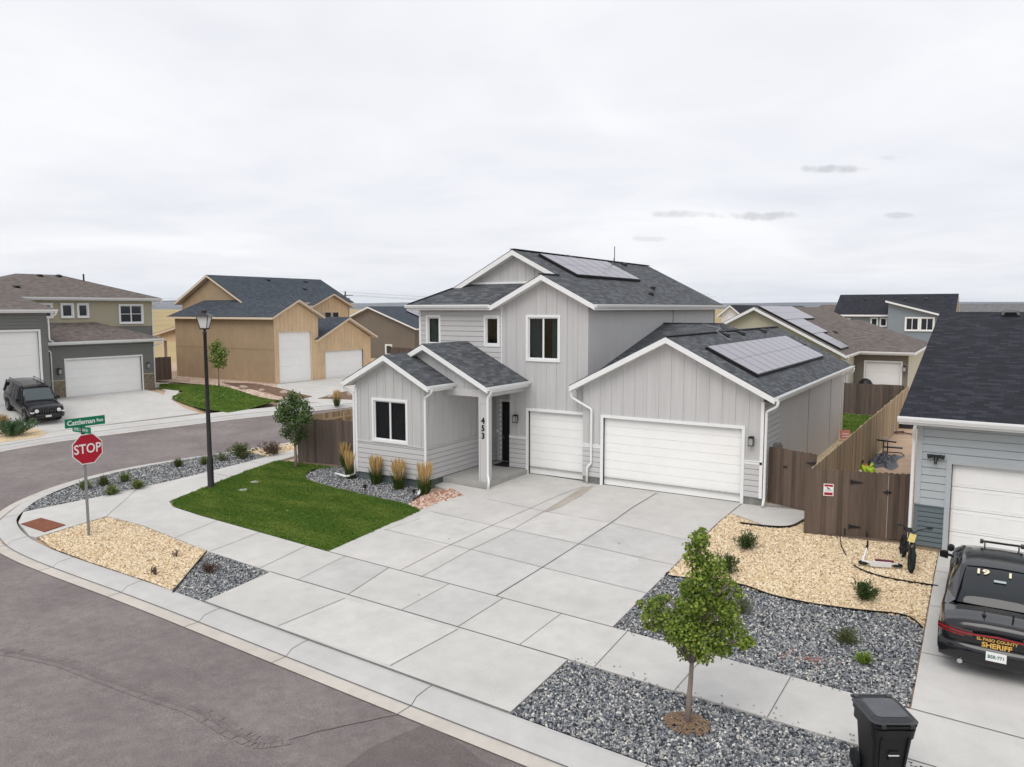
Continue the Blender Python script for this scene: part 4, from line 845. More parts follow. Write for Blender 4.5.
band(H,f0,f1,X(-15.87),X(-15.83),3.0,3.4,.03,name='corner_trim')
wall('side_wall',H,(-12.17,YM),(-12.17,39.28),0,6.28,greypanel)
mb=MB()
for y in (33.2,): mb.box((-12.17,y-.03,3.6),(-12.15,y+.03,6.28))
world(mb,'panel_seam',MATS['seam'],H); corner(H,-12.19,39.25,3,6.28,.1,MATS['seam']); corner(H,-19.82,YM+.01,3,6.3,.1); corner(H,-12.2,YM+.015,3.9,6.3,.07,grey)
wall('side_wall',H,(-19.85,39.28),(-19.85,YM),-.3,6.28,greylap)
wall('rear_wall',H,(-12.17,39.28),(-19.85,39.28),-.3,[(0,6.4),(3.84,8.4),(7.68,6.4)],greypanel)
ug=lambda x:8.61-.2-Kg*abs(x+16.01)
wall('gable_wall',H,(-19.0,25.95),(-12.9,25.95),7.0,[(0,ug(-19.0)),(2.99,ug(-16.01)),(6.1,ug(-12.9))],grey,'batten',pitch=.40)
W=uvframe((-19,25.95),(-12.9,25.95)); mb=MB(); wbox(mb,W,.4,7.24,4.6,7.36,0,.05); world(mb,'gable_trim',white,H)
mR=roofplane(H,[(-13.95,24.27,7.56),(-11.77,24.27,6.46),(-11.77,39.63,6.46),(-16.01,39.63,8.61),(-16.01,25.61,8.61),(-13.95,25.61,7.565)])
roofplane(H,[(-20.25,24.27,6.46),(-18.91,25.61,7.139),(-16.01,25.61,8.61),(-16.01,39.63,8.61),(-20.25,39.63,6.46)])
roofplane(H,[(-20.25,24.27,6.46),(-16.13,24.27,6.46),(-14.43,25.95,7.31),(-18.57,25.95,7.31)])
roofplane(H,[(-16.13,24.27,6.46),(-13.95,24.27,7.55),(-13.95,25.95,7.55),(-14.43,25.95,7.31)])
mb=MB(); mb.beam((-16.01,25.61,8.62),(-16.01,39.63,8.62),.22,.03); mb.beam((-13.95,24.27,7.565),(-13.95,25.6,7.565),.2,.03); mb.beam((-20.25,24.27,6.47),(-18.91,25.61,7.15),.2,.03); world(mb,'ridge_cap',MATS['ridge_cap'],mR)
gutter(H,(-11.77,24.25,6.45),(-11.77,39.64,6.45),(1,0,0)); gutter(H,(-20.25,24.27,6.45),(-16.2,24.27,6.45),(0,-1,0)); gutter(H,(-20.25,39.6,6.45),(-20.25,24.25,6.45),(-1,0,0))
solar_array(mR,(-13.86,26.95,6.46+Kg*2.09+.01),(0,1,0),(-1,0,Kg),6,1,1.035,1.93)
for p in ((-15.75,29.9),(-15.75,35.7)): vent(mR,(p[0],p[1],8.61-Kg*.26+.02),(Kg,0,1),s=.34)
for p in ((-13.19,33.26),(-12.6,31.6)): vent(mR,(p[0],p[1],6.46+Kg*(-11.77-p[0])+.02),(Kg,0,1),s=.2)
mb=MB(); mb.tube([(-15.4,33.9,8.2),(-15.4,33.9,9.25)],.02,6); mb.tube([(-15.4,33.9,8.75),(-15.1,32.9,8.25)],.014,6); world(mb,'antenna_mast',blackmetal,mR)
# bump-out room -------------------------------------------------------------
Yb=20.9; xl,xr=-19.95,-16.67; bg=lambda x:4.68-.2-.515*abs(x+18.28)
wo_=[( -19.06-xl,1.52,-17.54-xl,2.96)]
wall('front_wall',H,(xl,Yb),(xr,Yb),1.36,[(0,bg(xl)),(-18.28-xl,bg(-18.28)),(xr-xl,bg(xr))],grey,'batten',wo_,pitch=.41)
wall('lap_siding',H,(xl,Yb),(xr,Yb),.2,1.36,greylap,'lap',course=.183)
wall('lap_siding',H,(xr,Yb),(xr,YM+.9),.2,1.36,greylap,'lap',course=.183)
wall('side_wall',H,(xr,Yb),(xr,YM+.9),1.36,3.5,grey,'batten',pitch=.41)
wall('side_wall',H,(xl,YM),(xl,Yb),.2,3.45,greylap,'lap')
band(H,(xl,Yb),(xr,Yb),0,xr-xl+.0,1.33,.05,.03,grey); band(H,(xr,Yb-.03),(xr,YM),0,YM-Yb,1.33,.05,.03,grey)
wall('foundation',H,(xl+.02,Yb+.02),(xr-.02,Yb+.02),-.4,.2,foundation); wall('foundation',H,(xr-.02,Yb+.02),(xr-.02,YM),-.4,.2,foundation)
corner(H,xl+.03,Yb-.005,.2,3.4,.1); corner(H,xr-.02,Yb+.0,.2,3.4,.08,grey)
window(H,(xl,Yb),(xr,Yb),*wo_[0],curt=[(.02,.48,mat('dark_blind',(.07,.075,.08),.7)),(.52,.98,MATS['dark_blind'])])
bR=roofplane(H,[(-18.28,20.55,4.68),(-16.28,20.55,3.65),(-16.28,22.1,3.65),(-18.14,22.1,4.608),(-18.14,YM,4.608),(-18.28,YM,4.68)])
roofplane(H,[(-20.29,20.55,3.65),(-18.28,20.55,4.68),(-18.28,YM,4.68),(-20.29,YM,3.65)])
gutter(H,(-16.28,20.54,3.64),(-16.28,22.06,3.64),(1,0,0)); gutter(H,(-20.29,22.9,3.64),(-20.29,20.54,3.64),(-1,0,0))
downspout(H,[(-16.2,20.66,3.54),(-16.2,20.66,3.4),(-16.60,20.80,3.18),(-16.60,20.80,.35),(-16.62,20.6,.1),(-16.4,20.2,.0),(-16.3,20.0,-.03)])
downspout(H,[(-20.36,20.66,3.54),(-20.36,20.66,3.38),(-20.0,20.82,3.15),(-20.0,20.82,.12),(-20.2,20.6,.02),(-21.1,20.9,-.02)])
# porch ----------------------------------------------------------------------
mb=MB(); mb.box((-16.66,21.86,-.2),(-14.68,YM+.0,.19)); mb.box((-16.66,YM,-.2),(-15.5,25.5,.19)); world(mb,'porch_slab',mat('porch_concrete',(.36,.355,.34),.9,var=.1,vscale=3,bump=.2),H)
pR=roofplane(H,[(-17.48,21.78,5.03),(-14.64,21.78,3.59),(-14.64,24.61,3.59),(-17.48,24.61,5.03)])
roofplane(H,[(-18.17,21.78,4.68),(-17.48,21.78,5.03),(-17.48,24.61,5.03),(-18.17,24.61,4.68)])
pg=lambda x:5.03-.2-Kg*abs(x+17.48)
wall('porch_gable',H,(-18.1,22.1),(-14.9,22.1),3.3,[(0,pg(-18.1)),(.62,pg(-17.48)),(3.2,pg(-14.9))],grey,'batten',pitch=.41)
mb=MB(); mb.box((-16.7,22.0,3.2),(-14.8,22.28,3.46)); mb.box((-14.98,22.28,3.2),(-14.8,YM,3.46)); world(mb,'porch_beam',grey,H)
mb=MB(); mb.box((-16.66,22.28,3.46),(-14.98,YM,3.48)); world(mb,'porch_ceiling',white,H)
mb=MB(); mb.box((-15.12,22.0,.19),(-14.80,22.3,3.2)); mb.box((-15.14,21.98,.19),(-15.08,22.02,3.2)); mb.box((-14.84,21.98,.19),(-14.78,22.02,3.2)); mb.box((-15.08,21.985,2.98),(-14.84,22.0,3.2)); post=world(mb,'porch_post',greylap,H)
for i,ch in enumerate('453'): 
    T=frame((-14.96,21.995,2.36-.27*i),(1,0,0),(0,0,1),(0,-1,0)); o=textmesh(ch,.29,T,'house_number',black,None,.012,bold=.008); world_p=o; o.parent=post
gutter(H,(-14.64,21.77,3.58),(-14.64,24.61,3.58),(1,0,0))
downspout(H,[(-14.56,21.9,3.48),(-14.56,21.9,3.36),(-14.72,21.93,3.2),(-14.72,21.93,.42),(-14.62,21.84,.30),(-14.62,21.80,-.02)])
# entry recess and door
wall('entry_wall',H,(xr,25.5),(-15.5,25.5),.19,3.3,greylap,'lap',[(.25,.19,1.12,2.6)])
wall('entry_wall',H,(-15.5,25.5),(-15.5,YM),.19,3.3,greylap,'flat')
mb=MB(); W=uvframe((xr,25.5),(-15.5,25.5)); wbox(mb,W,.15,.19,.25,2.7,0,.03); wbox(mb,W,1.05,.19,1.14,2.7,0,.03); wbox(mb,W,.25,2.6,1.05,2.7,0,.029); fr=world(mb,'door_frame',white,H)
mb=MB(); wbox(mb,W,.25,.19,1.05,2.6,-.08,-.03); dr=world(mb,'front_door',mat('black_door',(.012,.012,.014),.4),H); mb=MB(); mb.tube([W(.34,1.1,.0),W(.34,1.25,.03)],.015,6); world(mb,'handle',chrome,dr)
band(H,(xr,25.5),(-15.5,25.5),0,.14,1.33)
lantern(H,-15.17,YM-.02,2.14)
mb=MB(); mb.box((-5.9,25.6,1.45),(-5.68,26.0,1.85)); mb.box((-5.9,26.15,1.5),(-5.72,26.4,1.72)); mb.tube([(-5.8,25.8,1.45),(-5.8,25.8,.1)],.03,6); world(mb,'meter_box',galv,H)
mat_=MB(); mat_.box((-16.2,24.5,.20),(-15.55,25.3,.215)); o=mat_.build('doormat',mat('doormat',(.02,.02,.022),.95)); tag(o,'black doormat on the porch slab in front of the door','doormat')
# ================================================================= OTHER HOUSES
def rp(par,poly,m,fm=None,fh=.18,name='roof'): return roofplane(par,poly,m,fm,fh=fh,name=name)
def gable_block(par,x0,y0,x1,y1,zb,ze,zr,axis,wm,rm,fm,oh=.4,style='flat',walls='nsew',pitch=.45,hip=(0,0)):
    """rectangular block; axis='x' or 'y' = ridge direction; ze = wall top at eaves, zr = ridge height"""
    k=(zr-ze)/(((y1-y0) if axis=='x' else (x1-x0))/2)
    if axis=='y': xm=(x0+x1)/2; g=[(0,ze),((x1-x0)/2,zr-.05),(x1-x0,ze)]; tops={'s':g,'n':g,'e':ze,'w':ze}
    else: g=[(0,ze),((y1-y0)/2,zr-.05),(y1-y0,ze)]; tops={'e':g,'w':g,'s':ze,'n':ze}
    if hip[0] or hip[1]: tops={q:ze for q in 'nsew'}
    seg={'s':((x0,y0),(x1,y0)),'e':((x1,y0),(x1,y1)),'n':((x1,y1),(x0,y1)),'w':((x0,y1),(x0,y0))}
    for w in walls: wall('wall',par,*seg[w],zb,tops[w],wm,style,pitch=pitch)
    a,b=hip; ez=ze-k*oh+.2; Z=zr+.2
    if axis=='y':
        xm=(x0+x1)/2; yA,yB=y0-oh,y1+oh; rA,rB=yA+a,yB-b
        rp(par,[(x1+oh,yA,ez),(x1+oh,yB,ez),(xm,rB,Z),(xm,rA,Z)],rm,fm); rp(par,[(x0-oh,yA,ez),(xm,rA,Z),(xm,rB,Z),(x0-oh,yB,ez)],rm,fm)
        if a: rp(par,[(x0-oh,yA,ez),(x1+oh,yA,ez),(xm,rA,Z)],rm,fm)
        if b: rp(par,[(x1+oh,yB,ez),(x0-oh,yB,ez),(xm,rB,Z)],rm,fm)
    else:
        ym=(y0+y1)/2; xA,xB=x0-oh,x1+oh; rA,rB=xA+a,xB-b
        rp(par,[(xA,y0-oh,ez),(xB,y0-oh,ez),(rB,ym,Z),(rA,ym,Z)],rm,fm); rp(par,[(xA,y1+oh,ez),(rA,ym,Z),(rB,ym,Z),(xB,y1+oh,ez)],rm,fm)
        if a: rp(par,[(xA,y0-oh,ez),(rA,ym,Z),(xA,y1+oh,ez)],rm,fm)
        if b: rp(par,[(xB,y0-oh,ez),(xB,y1+oh,ez),(rB,ym,Z)],rm,fm)
# ---- blue neighbour on the right ------------------------------------------
N1=empty('blue_house',(-1.41,22.13,0),'pale blue single-storey house with a dark roof, behind the sheriff car','house')
e1=Vector((1,-.045,0)).normalized(); e2=Vector((.045,1,0)).normalized(); O=Vector((-1.41,22.13,0))
def NP(u,v,z=None): p=O+e1*u+e2*v; return (p.x,p.y) if z is None else (p.x,p.y,z)
gd=(.78,-.3,5.66,2.36)
wall('front_wall',N1,NP(0,0),NP(9,0),1.2,3.42,bluegrey,'lap',[gd],course=.2)
wall('wainscot',N1,NP(0,-.005),NP(9,-.005),.12,1.16,bluedark,'lap',[gd],course=.13)
wall('foundation',N1,NP(0.02,.01),NP(9,.01),-.4,.12,mat('tan_foundation',(.30,.25,.18),.9,var=.1),'flat',[gd])
band(N1,NP(0,0),NP(9,0),-.03,.66,1.15,.05,.04,bluedark)
garage(N1,NP(0,0),NP(9,0),.78,5.66,.0,2.36,4,8,tm=bluegrey,trim=.12)
wall('side_wall',N1,NP(0,16),NP(0,0),-.3,[(0,3.42),(8,6.0),(16,3.42)],bluegrey,'flat')
wall('rear_wall',N1,NP(9,16),NP(0,16),-.3,3.42,bluegrey); wall('side_wall',N1,NP(9,0),NP(9,16),-.3,[(0,3.42),(8,6.0),(16,3.42)],bluegrey)
mb=MB(); W=uvframe(NP(0,0),NP(9,0)); wbox(mb,W,-.03,1.25,.1,3.42,-.05,.045); world(mb,'corner_trim',bluegrey,N1); mb=MB(); wbox(mb,W,-.03,.1,.08,1.16,-.05,.045); world(mb,'corner_trim',bluedark,N1)
q=[NP(-.42,-.5,3.56),NP(9.4,-.5,3.56),NP(9.4,8,6.17),NP(-.42,8,6.17)]; nr=rp(N1,q,shingle_d); rp(N1,[NP(-.42,8,6.17),NP(9.4,8,6.17),NP(9.4,16.5,3.56),NP(-.42,16.5,3.56)],shingle_d)
gutter(N1,NP(-.44,-.5,3.55),NP(9.4,-.5,3.55),tuple(-e2),s=.13)
downspout(N1,[NP(-.02,-.42,3.42),NP(-.06,-.42,3.25),NP(-.10,-.06,2.95),NP(-.10,-.06,.12),NP(-.1,-.2,.03)])
# two-headed wall lamp
mb=MB(); p=NP(.42,-.05); z=2.5; mb.box((p[0]-.05,p[1]-.03,z-.06),(p[0]+.05,p[1]+.05,z+.06)); mb.tube([(p[0],p[1]-.05,z),(p[0],p[1]-.12,z-.16)],[.05,.035],8)
for s in (-1,1): mb.tube([(p[0],p[1]-.05,z+.02),(p[0]+s*.08,p[1]-.08,z+.04),(p[0]+s*.19,p[1]-.10,z+.02)],[.035,.045,.06],8)
world(mb,'wall_lamp',blackmetal,N1)
mb=MB(); 
p=NP(1.62,7.75,6.10); vent(nr,p,(0,-.3,1),s=.5)
# ---- cream house behind the garage --------------------------------------
N2=empty('cream_house',(-12.8,50,0),'cream house with stepped solar panels and a single white garage door, behind the double garage','house')
kc=.52
wall('front_wall',N2,(-18.2,50),(-7.6,50),0,[(0,3.5),(5.4,6.15),(10.6,3.5)],cream)
wall('side_wall',N2,(-7.6,50),(-7.6,55.5),0,3.45,creamlt); wall('side_wall',N2,(-18.2,74),(-18.2,50),0,3.4,cream)
cr1=rp(N2,[(-7.2,49.5,3.48),(-7.2,58,3.48),(-7.2,74,3.48),(-12.8,74,6.4),(-12.8,49.5,6.4)],shingle_b); rp(N2,[(-12.8,49.5,6.4),(-12.8,74,6.4),(-18.5,74,3.45),(-18.5,49.5,3.45)],shingle_b)
gutter(N2,(-7.2,49.5,3.47),(-7.2,54.9,3.47),(1,0,0))
downspout(N2,[(-7.15,49.7,3.4),(-7.15,49.7,3.2),(-7.5,49.9,3.0),(-7.5,49.9,.1)])
gdc=(.72,0,2.82,2.74)
wall('garage_wall',N2,(-7.6,55.5),(-4.35,55.5),0,3.45,taupe,'flat',[gdc]); garage(N2,(-7.6,55.5),(-4.35,55.5),.72,2.82,0,2.74,4,2,panels=False)
wall('side_wall',N2,(-4.35,55.5),(-4.35,70),0,3.45,creamlt); wall('garage_wall',N2,(-7.6,55.49),(-7.0,55.49),0,3.45,taupe)
lantern(N2,-4.55,55.45,2.4,s=1.3)
rp(N2,[(-12.8,54.9,3.47),(-3.95,54.9,3.47),(-8.27,61.5,5.4),(-10.8,61.5,5.4)],shingle_b); rp(N2,[(-3.95,54.9,3.47),(-3.95,70,3.47),(-8.27,63,5.4),(-8.27,61.5,5.4)],shingle_b); rp(N2,[(-10.8,61.5,5.4),(-8.27,61.5,5.4),(-8.27,63,5.4),(-12.0,63,5.4)],shingle_b)
gutter(N2,(-7.1,54.9,3.46),(-3.95,54.9,3.46),(0,-1,0)); gutter(N2,(-3.95,54.9,3.46),(-3.95,70,3.46),(1,0,0))
# solar in three steps
un=Vector((-1,0,kc)).normalized()
for (y0,n,up0,rows) in ((50.6,2,.7,1),(50.6,3,2.75,1),(50.6,4,4.8,1)):
    pass
for j,(n) in enumerate((2,3,5)):
    o=Vector((-7.2,50.1,3.48))+un*(.55+j*1.88); solar_array(cr1,tuple(o+Vector((0,0,.02))),(0,1,0),tuple(un),n*2-1 if j else 3,1,1.03,1.85)
for p in ((-8.0,53.9),(-9.3,58.2)): vent(cr1,(p[0],p[1],3.5+kc*(-7.2-p[0])),(kc,0,1),s=.35)
window(N2,(-7.6,50),(-7.6,55.5),1.2,1.2,2.0,3.0,'hung')
# ---- far blue house ---------------------------------------------------------
N3=empty('far_blue_house',(-9,90,0),'distant two-storey blue-grey house with a long dark roof, beyond the cream house','house')
wall('wall',N3,(-14.3,90.6),(-3.3,90.6),0,5.5,farblue); wall('wall',N3,(-3.3,90.6),(-3.3,101),0,[(0,5.5),(5.2,7.7),(10.4,5.5)],farblue); wall('wall',N3,(-14.3,101),(-14.3,90.6),0,[(0,5.5),(5.2,7.7),(10.4,5.5)],farblue)
rp(N3,[(-14.7,90.1,5.62),(-3.0,90.1,5.62),(-3.0,95.8,7.85),(-14.9,95.8,7.85)],shingle_d); rp(N3,[(-14.9,95.8,7.85),(-3.0,95.8,7.85),(-3.0,101.5,5.6),(-14.7,101.5,5.6)],shingle_d)
wall('wall',N3,(-9.1,88.8),(-3.9,88.8),0,[(0,6.95),(5.2,5.45)],farblue); wall('wall',N3,(-9.1,90.6),(-9.1,88.8),0,6.95,farblue)
rp(N3,[(-9.35,88.3,7.12),(-3.5,88.3,5.5),(-3.5,94,5.9),(-9.35,92.8,7.25)],shingle_d)
a3,b3=(-14.3,90.6),(-3.3,90.6)
window(N3,a3,b3,.35,4.75,1.25,5.15,'slider'); window(N3,a3,b3,3.45,4.4,4.0,5.2,'single'); window(N3,a3,b3,4.35,4.4,4.9,5.2,'single')
window(N3,(-9.1,88.8),(-3.9,88.8),1.75,4.05,2.85,5.25,'slider',trim=.13); window(N3,(-9.1,88.8),(-3.9,88.8),3.1,4.05,4.2,5.25,'slider',trim=.13)
for x in (-12,-8,-6): vent(N3,(x,94.2,7.25),(0,-.4,1),s=.3)
# ---- other distant houses -----------------------------------------------------
def far_house(nm,label,x0,y0,x1,y1,ze,zr,axis,wm,rm,zb=-.5,wins=(),hip=(0,0),group=None):
    e=empty(nm,((x0+x1)/2,y0,0),label,'house',group); gable_block(e,x0,y0,x1,y1,zb,ze,zr,axis,wm,rm,white,oh=.45,hip=hip)
    for w in wins: window(e,(x0,y0),(x1,y0),*w)
    return e
whitew=mat('far_white_siding',(.62,.62,.62),.8,var=.03)
far_house('white_house','small white gabled house front seen just right of the main roof',-27.6,92,-25.4,104,5.6,6.5,'y',whitew,shingle_d,wins=[(.9,4.2,1.5,5.1,'single')])
far_house('grey_roof_house','low blue-grey roofed house between the white gable and the cream gable',-26.5,104,-20.5,118,4.9,6.45,'y',farblue,shingle_n)
far_house('brown_roof_house','distant brown roof right behind the cream gable peak',-22.3,112,-13.8,124,4.8,6.6,'x',khaki,shingle_b,hip=(2,2))
far_house('grey_house_far','distant grey house at the left end of the long dark roof',-20.2,116,-15.2,126,4.9,6.3,'x',farblue,shingle_d)
far_house('long_grey_building','long low grey-roofed building on the horizon above the dark neighbour roof',-4.6,125,30,140,5.2,6.75,'x',mat('far_grey_siding',(.25,.25,.25),.8),uvmat_shingle('grey_shingle',(.10,.10,.105),(.16,.16,.165),(.22,.22,.23)))
N5=empty('taupe_house',(-66,72,0),'dark taupe gabled house with one small white window and roof panels, behind the bump-out','house')
wall('front_wall',N5,(-73.3,72),(-58.9,72),-.4,[(0,3.7),(7.3,6.4),(14.4,3.9)],brownh)
wall('side_wall',N5,(-58.9,72),(-58.9,86),-.4,4.0,brownh)
r5=rp(N5,[(-58.3,71.5,3.95),(-58.3,86,3.95),(-66,86,6.6),(-66,71.5,6.6)],shingle_n); rp(N5,[(-66,71.5,6.6),(-66,86,6.6),(-73.8,86,3.7),(-73.8,71.5,3.7)],shingle_n)
window(N5,(-73.3,72),(-58.9,72),9.9,.7,10.7,1.75,'single',trim=.15)
solar_array(r5,(-60.6,76.5,3.95+.344*2.3+.05),(0,1,0),(-1,0,.344),5,2,1.03,1.8)
# ---- tan house ------------------------------------------------------------------
N4=empty('tan_house',(-53,44,.3),'large tan batten-sided house with a tall white door and dark blue roof','house')
xf=-47.6
tg=lambda y:7.02-.2-.51*abs(y-43.24)
Y0=40.9
tops=[(0,tg(Y0)),(43.24-Y0,tg(43.24)),(45.55-Y0,tg(45.55))]
wall('front_wall',N4,(xf,Y0),(xf,45.55),.3,tops,tan,'batten',[(.42,.3,3.82,4.45)],pitch=.42)
garage(N4,(xf,Y0),(xf,45.55),.42,3.82,.36,4.09,6,2,tm=tantrim,trim=.04,panels=False)
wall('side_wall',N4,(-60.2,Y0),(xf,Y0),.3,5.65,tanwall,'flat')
W=uvframe((-60.2,Y0),(xf,Y0)); mb=MB(); wbox(mb,W,0,3.05,12.6,3.09,0,.012); world(mb,'panel_seam',mat('tan_seam',(.30,.20,.12),.85),N4)
wall('foundation',N4,(-60.1,Y0+.03),(xf-.03,Y0+.03),-.2,.3,block); wall('foundation',N4,(xf-.02,Y0),(xf-.02,Y0+.42),-.2,.3,block)
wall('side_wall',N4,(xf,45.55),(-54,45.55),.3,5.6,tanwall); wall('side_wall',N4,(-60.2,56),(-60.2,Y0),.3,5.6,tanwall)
tz=5.78
t1=rp(N4,[(-47.2,40.45,5.66),(-47.2,43.24,7.08),(-59.2,43.24,7.08),(-60.65,40.45,5.66)],shingle_n,tantrim,fh=.16); rp(N4,[(-47.2,43.24,7.08),(-47.2,46.0,5.68),(-54,46.0,5.68),(-59,43.24,7.08)],shingle_n,tantrim,fh=.16)
# main two-storey body, ridge along y
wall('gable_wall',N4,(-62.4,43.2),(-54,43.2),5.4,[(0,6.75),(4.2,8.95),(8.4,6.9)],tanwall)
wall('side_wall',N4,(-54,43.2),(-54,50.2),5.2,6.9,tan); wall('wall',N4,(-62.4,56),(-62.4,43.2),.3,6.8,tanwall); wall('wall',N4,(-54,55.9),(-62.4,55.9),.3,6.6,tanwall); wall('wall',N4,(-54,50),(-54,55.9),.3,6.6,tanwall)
t2=rp(N4,[(-53.6,42.75,6.92),(-53.6,50.1,6.92),(-53.6,56.2,6.92),(-58.2,56.2,9.27),(-58.2,42.75,9.27)],shingle_n,tantrim,fh=.16); rp(N4,[(-58.2,42.75,9.27),(-58.2,56.2,9.27),(-62.9,56.2,6.86),(-62.9,42.75,6.86)],shingle_n,tantrim,fh=.16)
for p in ((-57.6,49.0),(-57.5,53.5),(-56,52)): vent(t2,(p[0],p[1],9.27-.51*(-58.2-p[0])*-1+.03),(.51,0,1),s=.3)
# street-facing upper gable
wall('upper_gable_wall',N4,(-53,50.2),(-53,54.7),3,[(0,6.45),(2.4,7.5),(4.5,6.5)],tan,'batten',pitch=.42)
wall('side_wall',N4,(-54,50.2),(-53,50.2),3,6.45,tan)
rp(N4,[(-52.6,52.5,7.76),(-57,52.5,7.76),(-57,49.8,6.6),(-52.6,49.8,6.6)],shingle_n,tantrim,fh=.16); rp(N4,[(-52.6,52.5,7.76),(-52.6,55.1,6.6),(-57,55.1,6.6),(-57,52.5,7.76)],shingle_n,tantrim,fh=.16)
for a in (1.35,2.35): window(N4,(-53,50.2),(-53,54.7),a,5.3,a+.75,5.95,'single',trim=.04,tm=tantrim,fm=blackmetal)
# second garage gable
g2=lambda y:5.5-.2-.51*abs(y-48.97)
wall('front_wall',N4,(xf-.1,45.6),(xf-.1,52.0),1.9,[(0,g2(45.6)),(48.97-45.6,g2(48.97)),(6.4,g2(52))],tan,'batten',[(.75,.2,5.4,2.68)],pitch=.42)
wall('front_wall',N4,(xf-.1,45.6),(xf-.1,52.0),.35,1.9,tan,'flat',[(.75,.2,5.4,2.68)])
band(N4,(xf-.1,45.6),(xf-.1,52.0),-.05,.7,1.85,.06,.04,tantrim); wall('foundation',N4,(xf-.12,45.55),(xf-.12,46.3),-.2,.5,block)
garage(N4,(xf-.1,45.6),(xf-.1,52.0),.75,5.4,.3,2.38,4,4,tm=tantrim,trim=.03,panels=False)
rp(N4,[(-47.25,48.97,5.58),(-53,48.97,5.58),(-53,45.1,3.75),(-47.25,45.1,3.75)],shingle_n,tantrim,fh=.16); rp(N4,[(-47.25,48.97,5.58),(-47.25,52.5,3.85),(-53,52.5,3.85),(-53,48.97,5.58)],shingle_n,tantrim,fh=.16)
wall('side_wall',N4,(xf-.1,52),(-54,52),.2,3.9,tanwall)
# covered patio at the back
mb=MB(); mb.box((-64.7,42.5,-.3),(-64.35,42.8,3.45)); world(mb,'patio_post',tantrim,N4)
rp(N4,[(-65.7,42.1,3.95),(-60.25,42.1,5.08),(-60.25,48,5.08),(-65.7,48,3.95)],shingle_n,tantrim)
wall('patio_beam',N4,(-65.0,42.5),(-60.2,42.5),3.4,[(0,3.85),(4.8,4.85)],tan)
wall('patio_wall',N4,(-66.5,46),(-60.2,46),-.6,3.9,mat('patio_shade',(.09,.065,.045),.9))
# ---- left grey house --------------------------------------------------------------
N6=empty('grey_green_house',(-55,29,.42),'two-storey grey-green and khaki house with brown roof, behind the black SUV','house')
xg=-51.9; gz0=.42
stonew=mat('stone_veneer',(.20,.165,.125),.9,var=.55,vscale=5,bump=1,bscale=9,stretch=(1,1,2.2))
d6=(27.1-25.3,.3,32.42-25.3,2.93)
wall('front_wall',N6,(xg,25.3),(xg,33.45),1.6,3.98,greygreen,'lap',[d6],course=.2)
wall('stone_wainscot',N6,(xg+.03,25.3),(xg+.03,33.47),.3,1.58,stonew,'flat',[d6])
band(N6,(xg+.03,25.3),(xg+.03,33.45),0,d6[0]-.1,1.56,.06,.05,khaki); band(N6,(xg+.03,25.3),(xg+.03,33.45),d6[2]+.1,8.15,1.56,.06,.05,khaki)
garage(N6,(xg,25.3),(xg,33.45),d6[0],d6[2],.42,2.5,4,4,panels=False)
wall('side_wall',N6,(xg,33.45),(-62,33.45),.2,3.98,greygreen); 
lantern(N6,xg-.001,26.6,2.25,(1,0),s=1.3); lantern(N6,xg-.001,32.85,2.25,(1,0),s=1.3)
rp(N6,[(-51.45,24.9,4.16),(-51.45,33.95,4.16),(-55,31.0,5.35),(-55,24.9,5.35)],shingle_b); rp(N6,[(-51.45,33.95,4.16),(-60,33.95,4.16),(-60,31.0,5.3),(-55,31.0,5.35)],shingle_b)
gutter(N6,(-51.45,25.4,4.15),(-51.45,33.95,4.15),(1,0,0))
downspout(N6,[(-51.4,33.85,4.05),(-51.4,33.85,3.85),(-51.82,33.4,3.6),(-51.82,33.4,.5)])
downspout(N6,[(-51.4,25.5,4.05),(-51.4,25.5,3.85),(-51.82,26.15,3.5),(-51.82,26.15,.5)])
# upper storey
wall('upper_wall',N6,(-55,23.2),(-55,35.45),5.0,6.95,khaki,'lap'); wall('upper_wall',N6,(-55,23.2),(-55,35.45),.3,5.0,greygreen); wall('side_wall',N6,(-55,35.45),(-65,35.45),.3,6.95,khaki)
wall('side_wall',N6,(-65,23.2),(-55,23.2),3.0,6.95,khaki); wall('rear_wall',N6,(-65,35.45),(-65,23.2),.3,6.95,khaki)
A6,B6=(-55,23.2),(-55,35.45)
for (ya,yb) in ((27.1,27.95),(28.62,29.38),(29.75,30.45)): window(N6,A6,B6,ya-23.2+.05,5.78,yb-23.2-.05,6.6,'single',trim=.12)
window(N6,A6,B6,32.85-23.2,5.3,34.55-23.2,6.55,'cross',trim=.12)
zz=7.12
u6=rp(N6,[(-54.5,22.7,zz),(-54.5,36.0,zz),(-60,31.3,8.87),(-60,28.2,8.87)],shingle_b); rp(N6,[(-54.5,36.0,zz),(-65.5,36,zz),(-60,31.3,8.87)],shingle_b); rp(N6,[(-65.5,22.7,zz),(-54.5,22.7,zz),(-60,28.2,8.87)],shingle_b); rp(N6,[(-65.5,36,zz),(-65.5,22.7,zz),(-60,28.2,8.87),(-60,31.3,8.87)],shingle_b)
gutter(N6,(-54.5,22.7,zz-.01),(-54.5,36,zz-.01),(1,0,0))
downspout(N6,[(-54.45,35.9,7.0),(-54.45,35.9,6.8),(-54.93,35.4,6.5),(-54.93,35.4,.5),(-54.3,36.2,.5)])
for p in ((-59.5,29.6),(-59.6,31.0),(-56.6,26.6)): vent(u6,(p[0],p[1],zz+.318*(-54.5-p[0])+.03),(.318,0,1),s=.35)
mb=MB(); mb.tube([(-58.6,32.3,8.2),(-58.6,32.3,8.95)],.06,8); world(mb,'roof_pipe',blackmetal,u6)
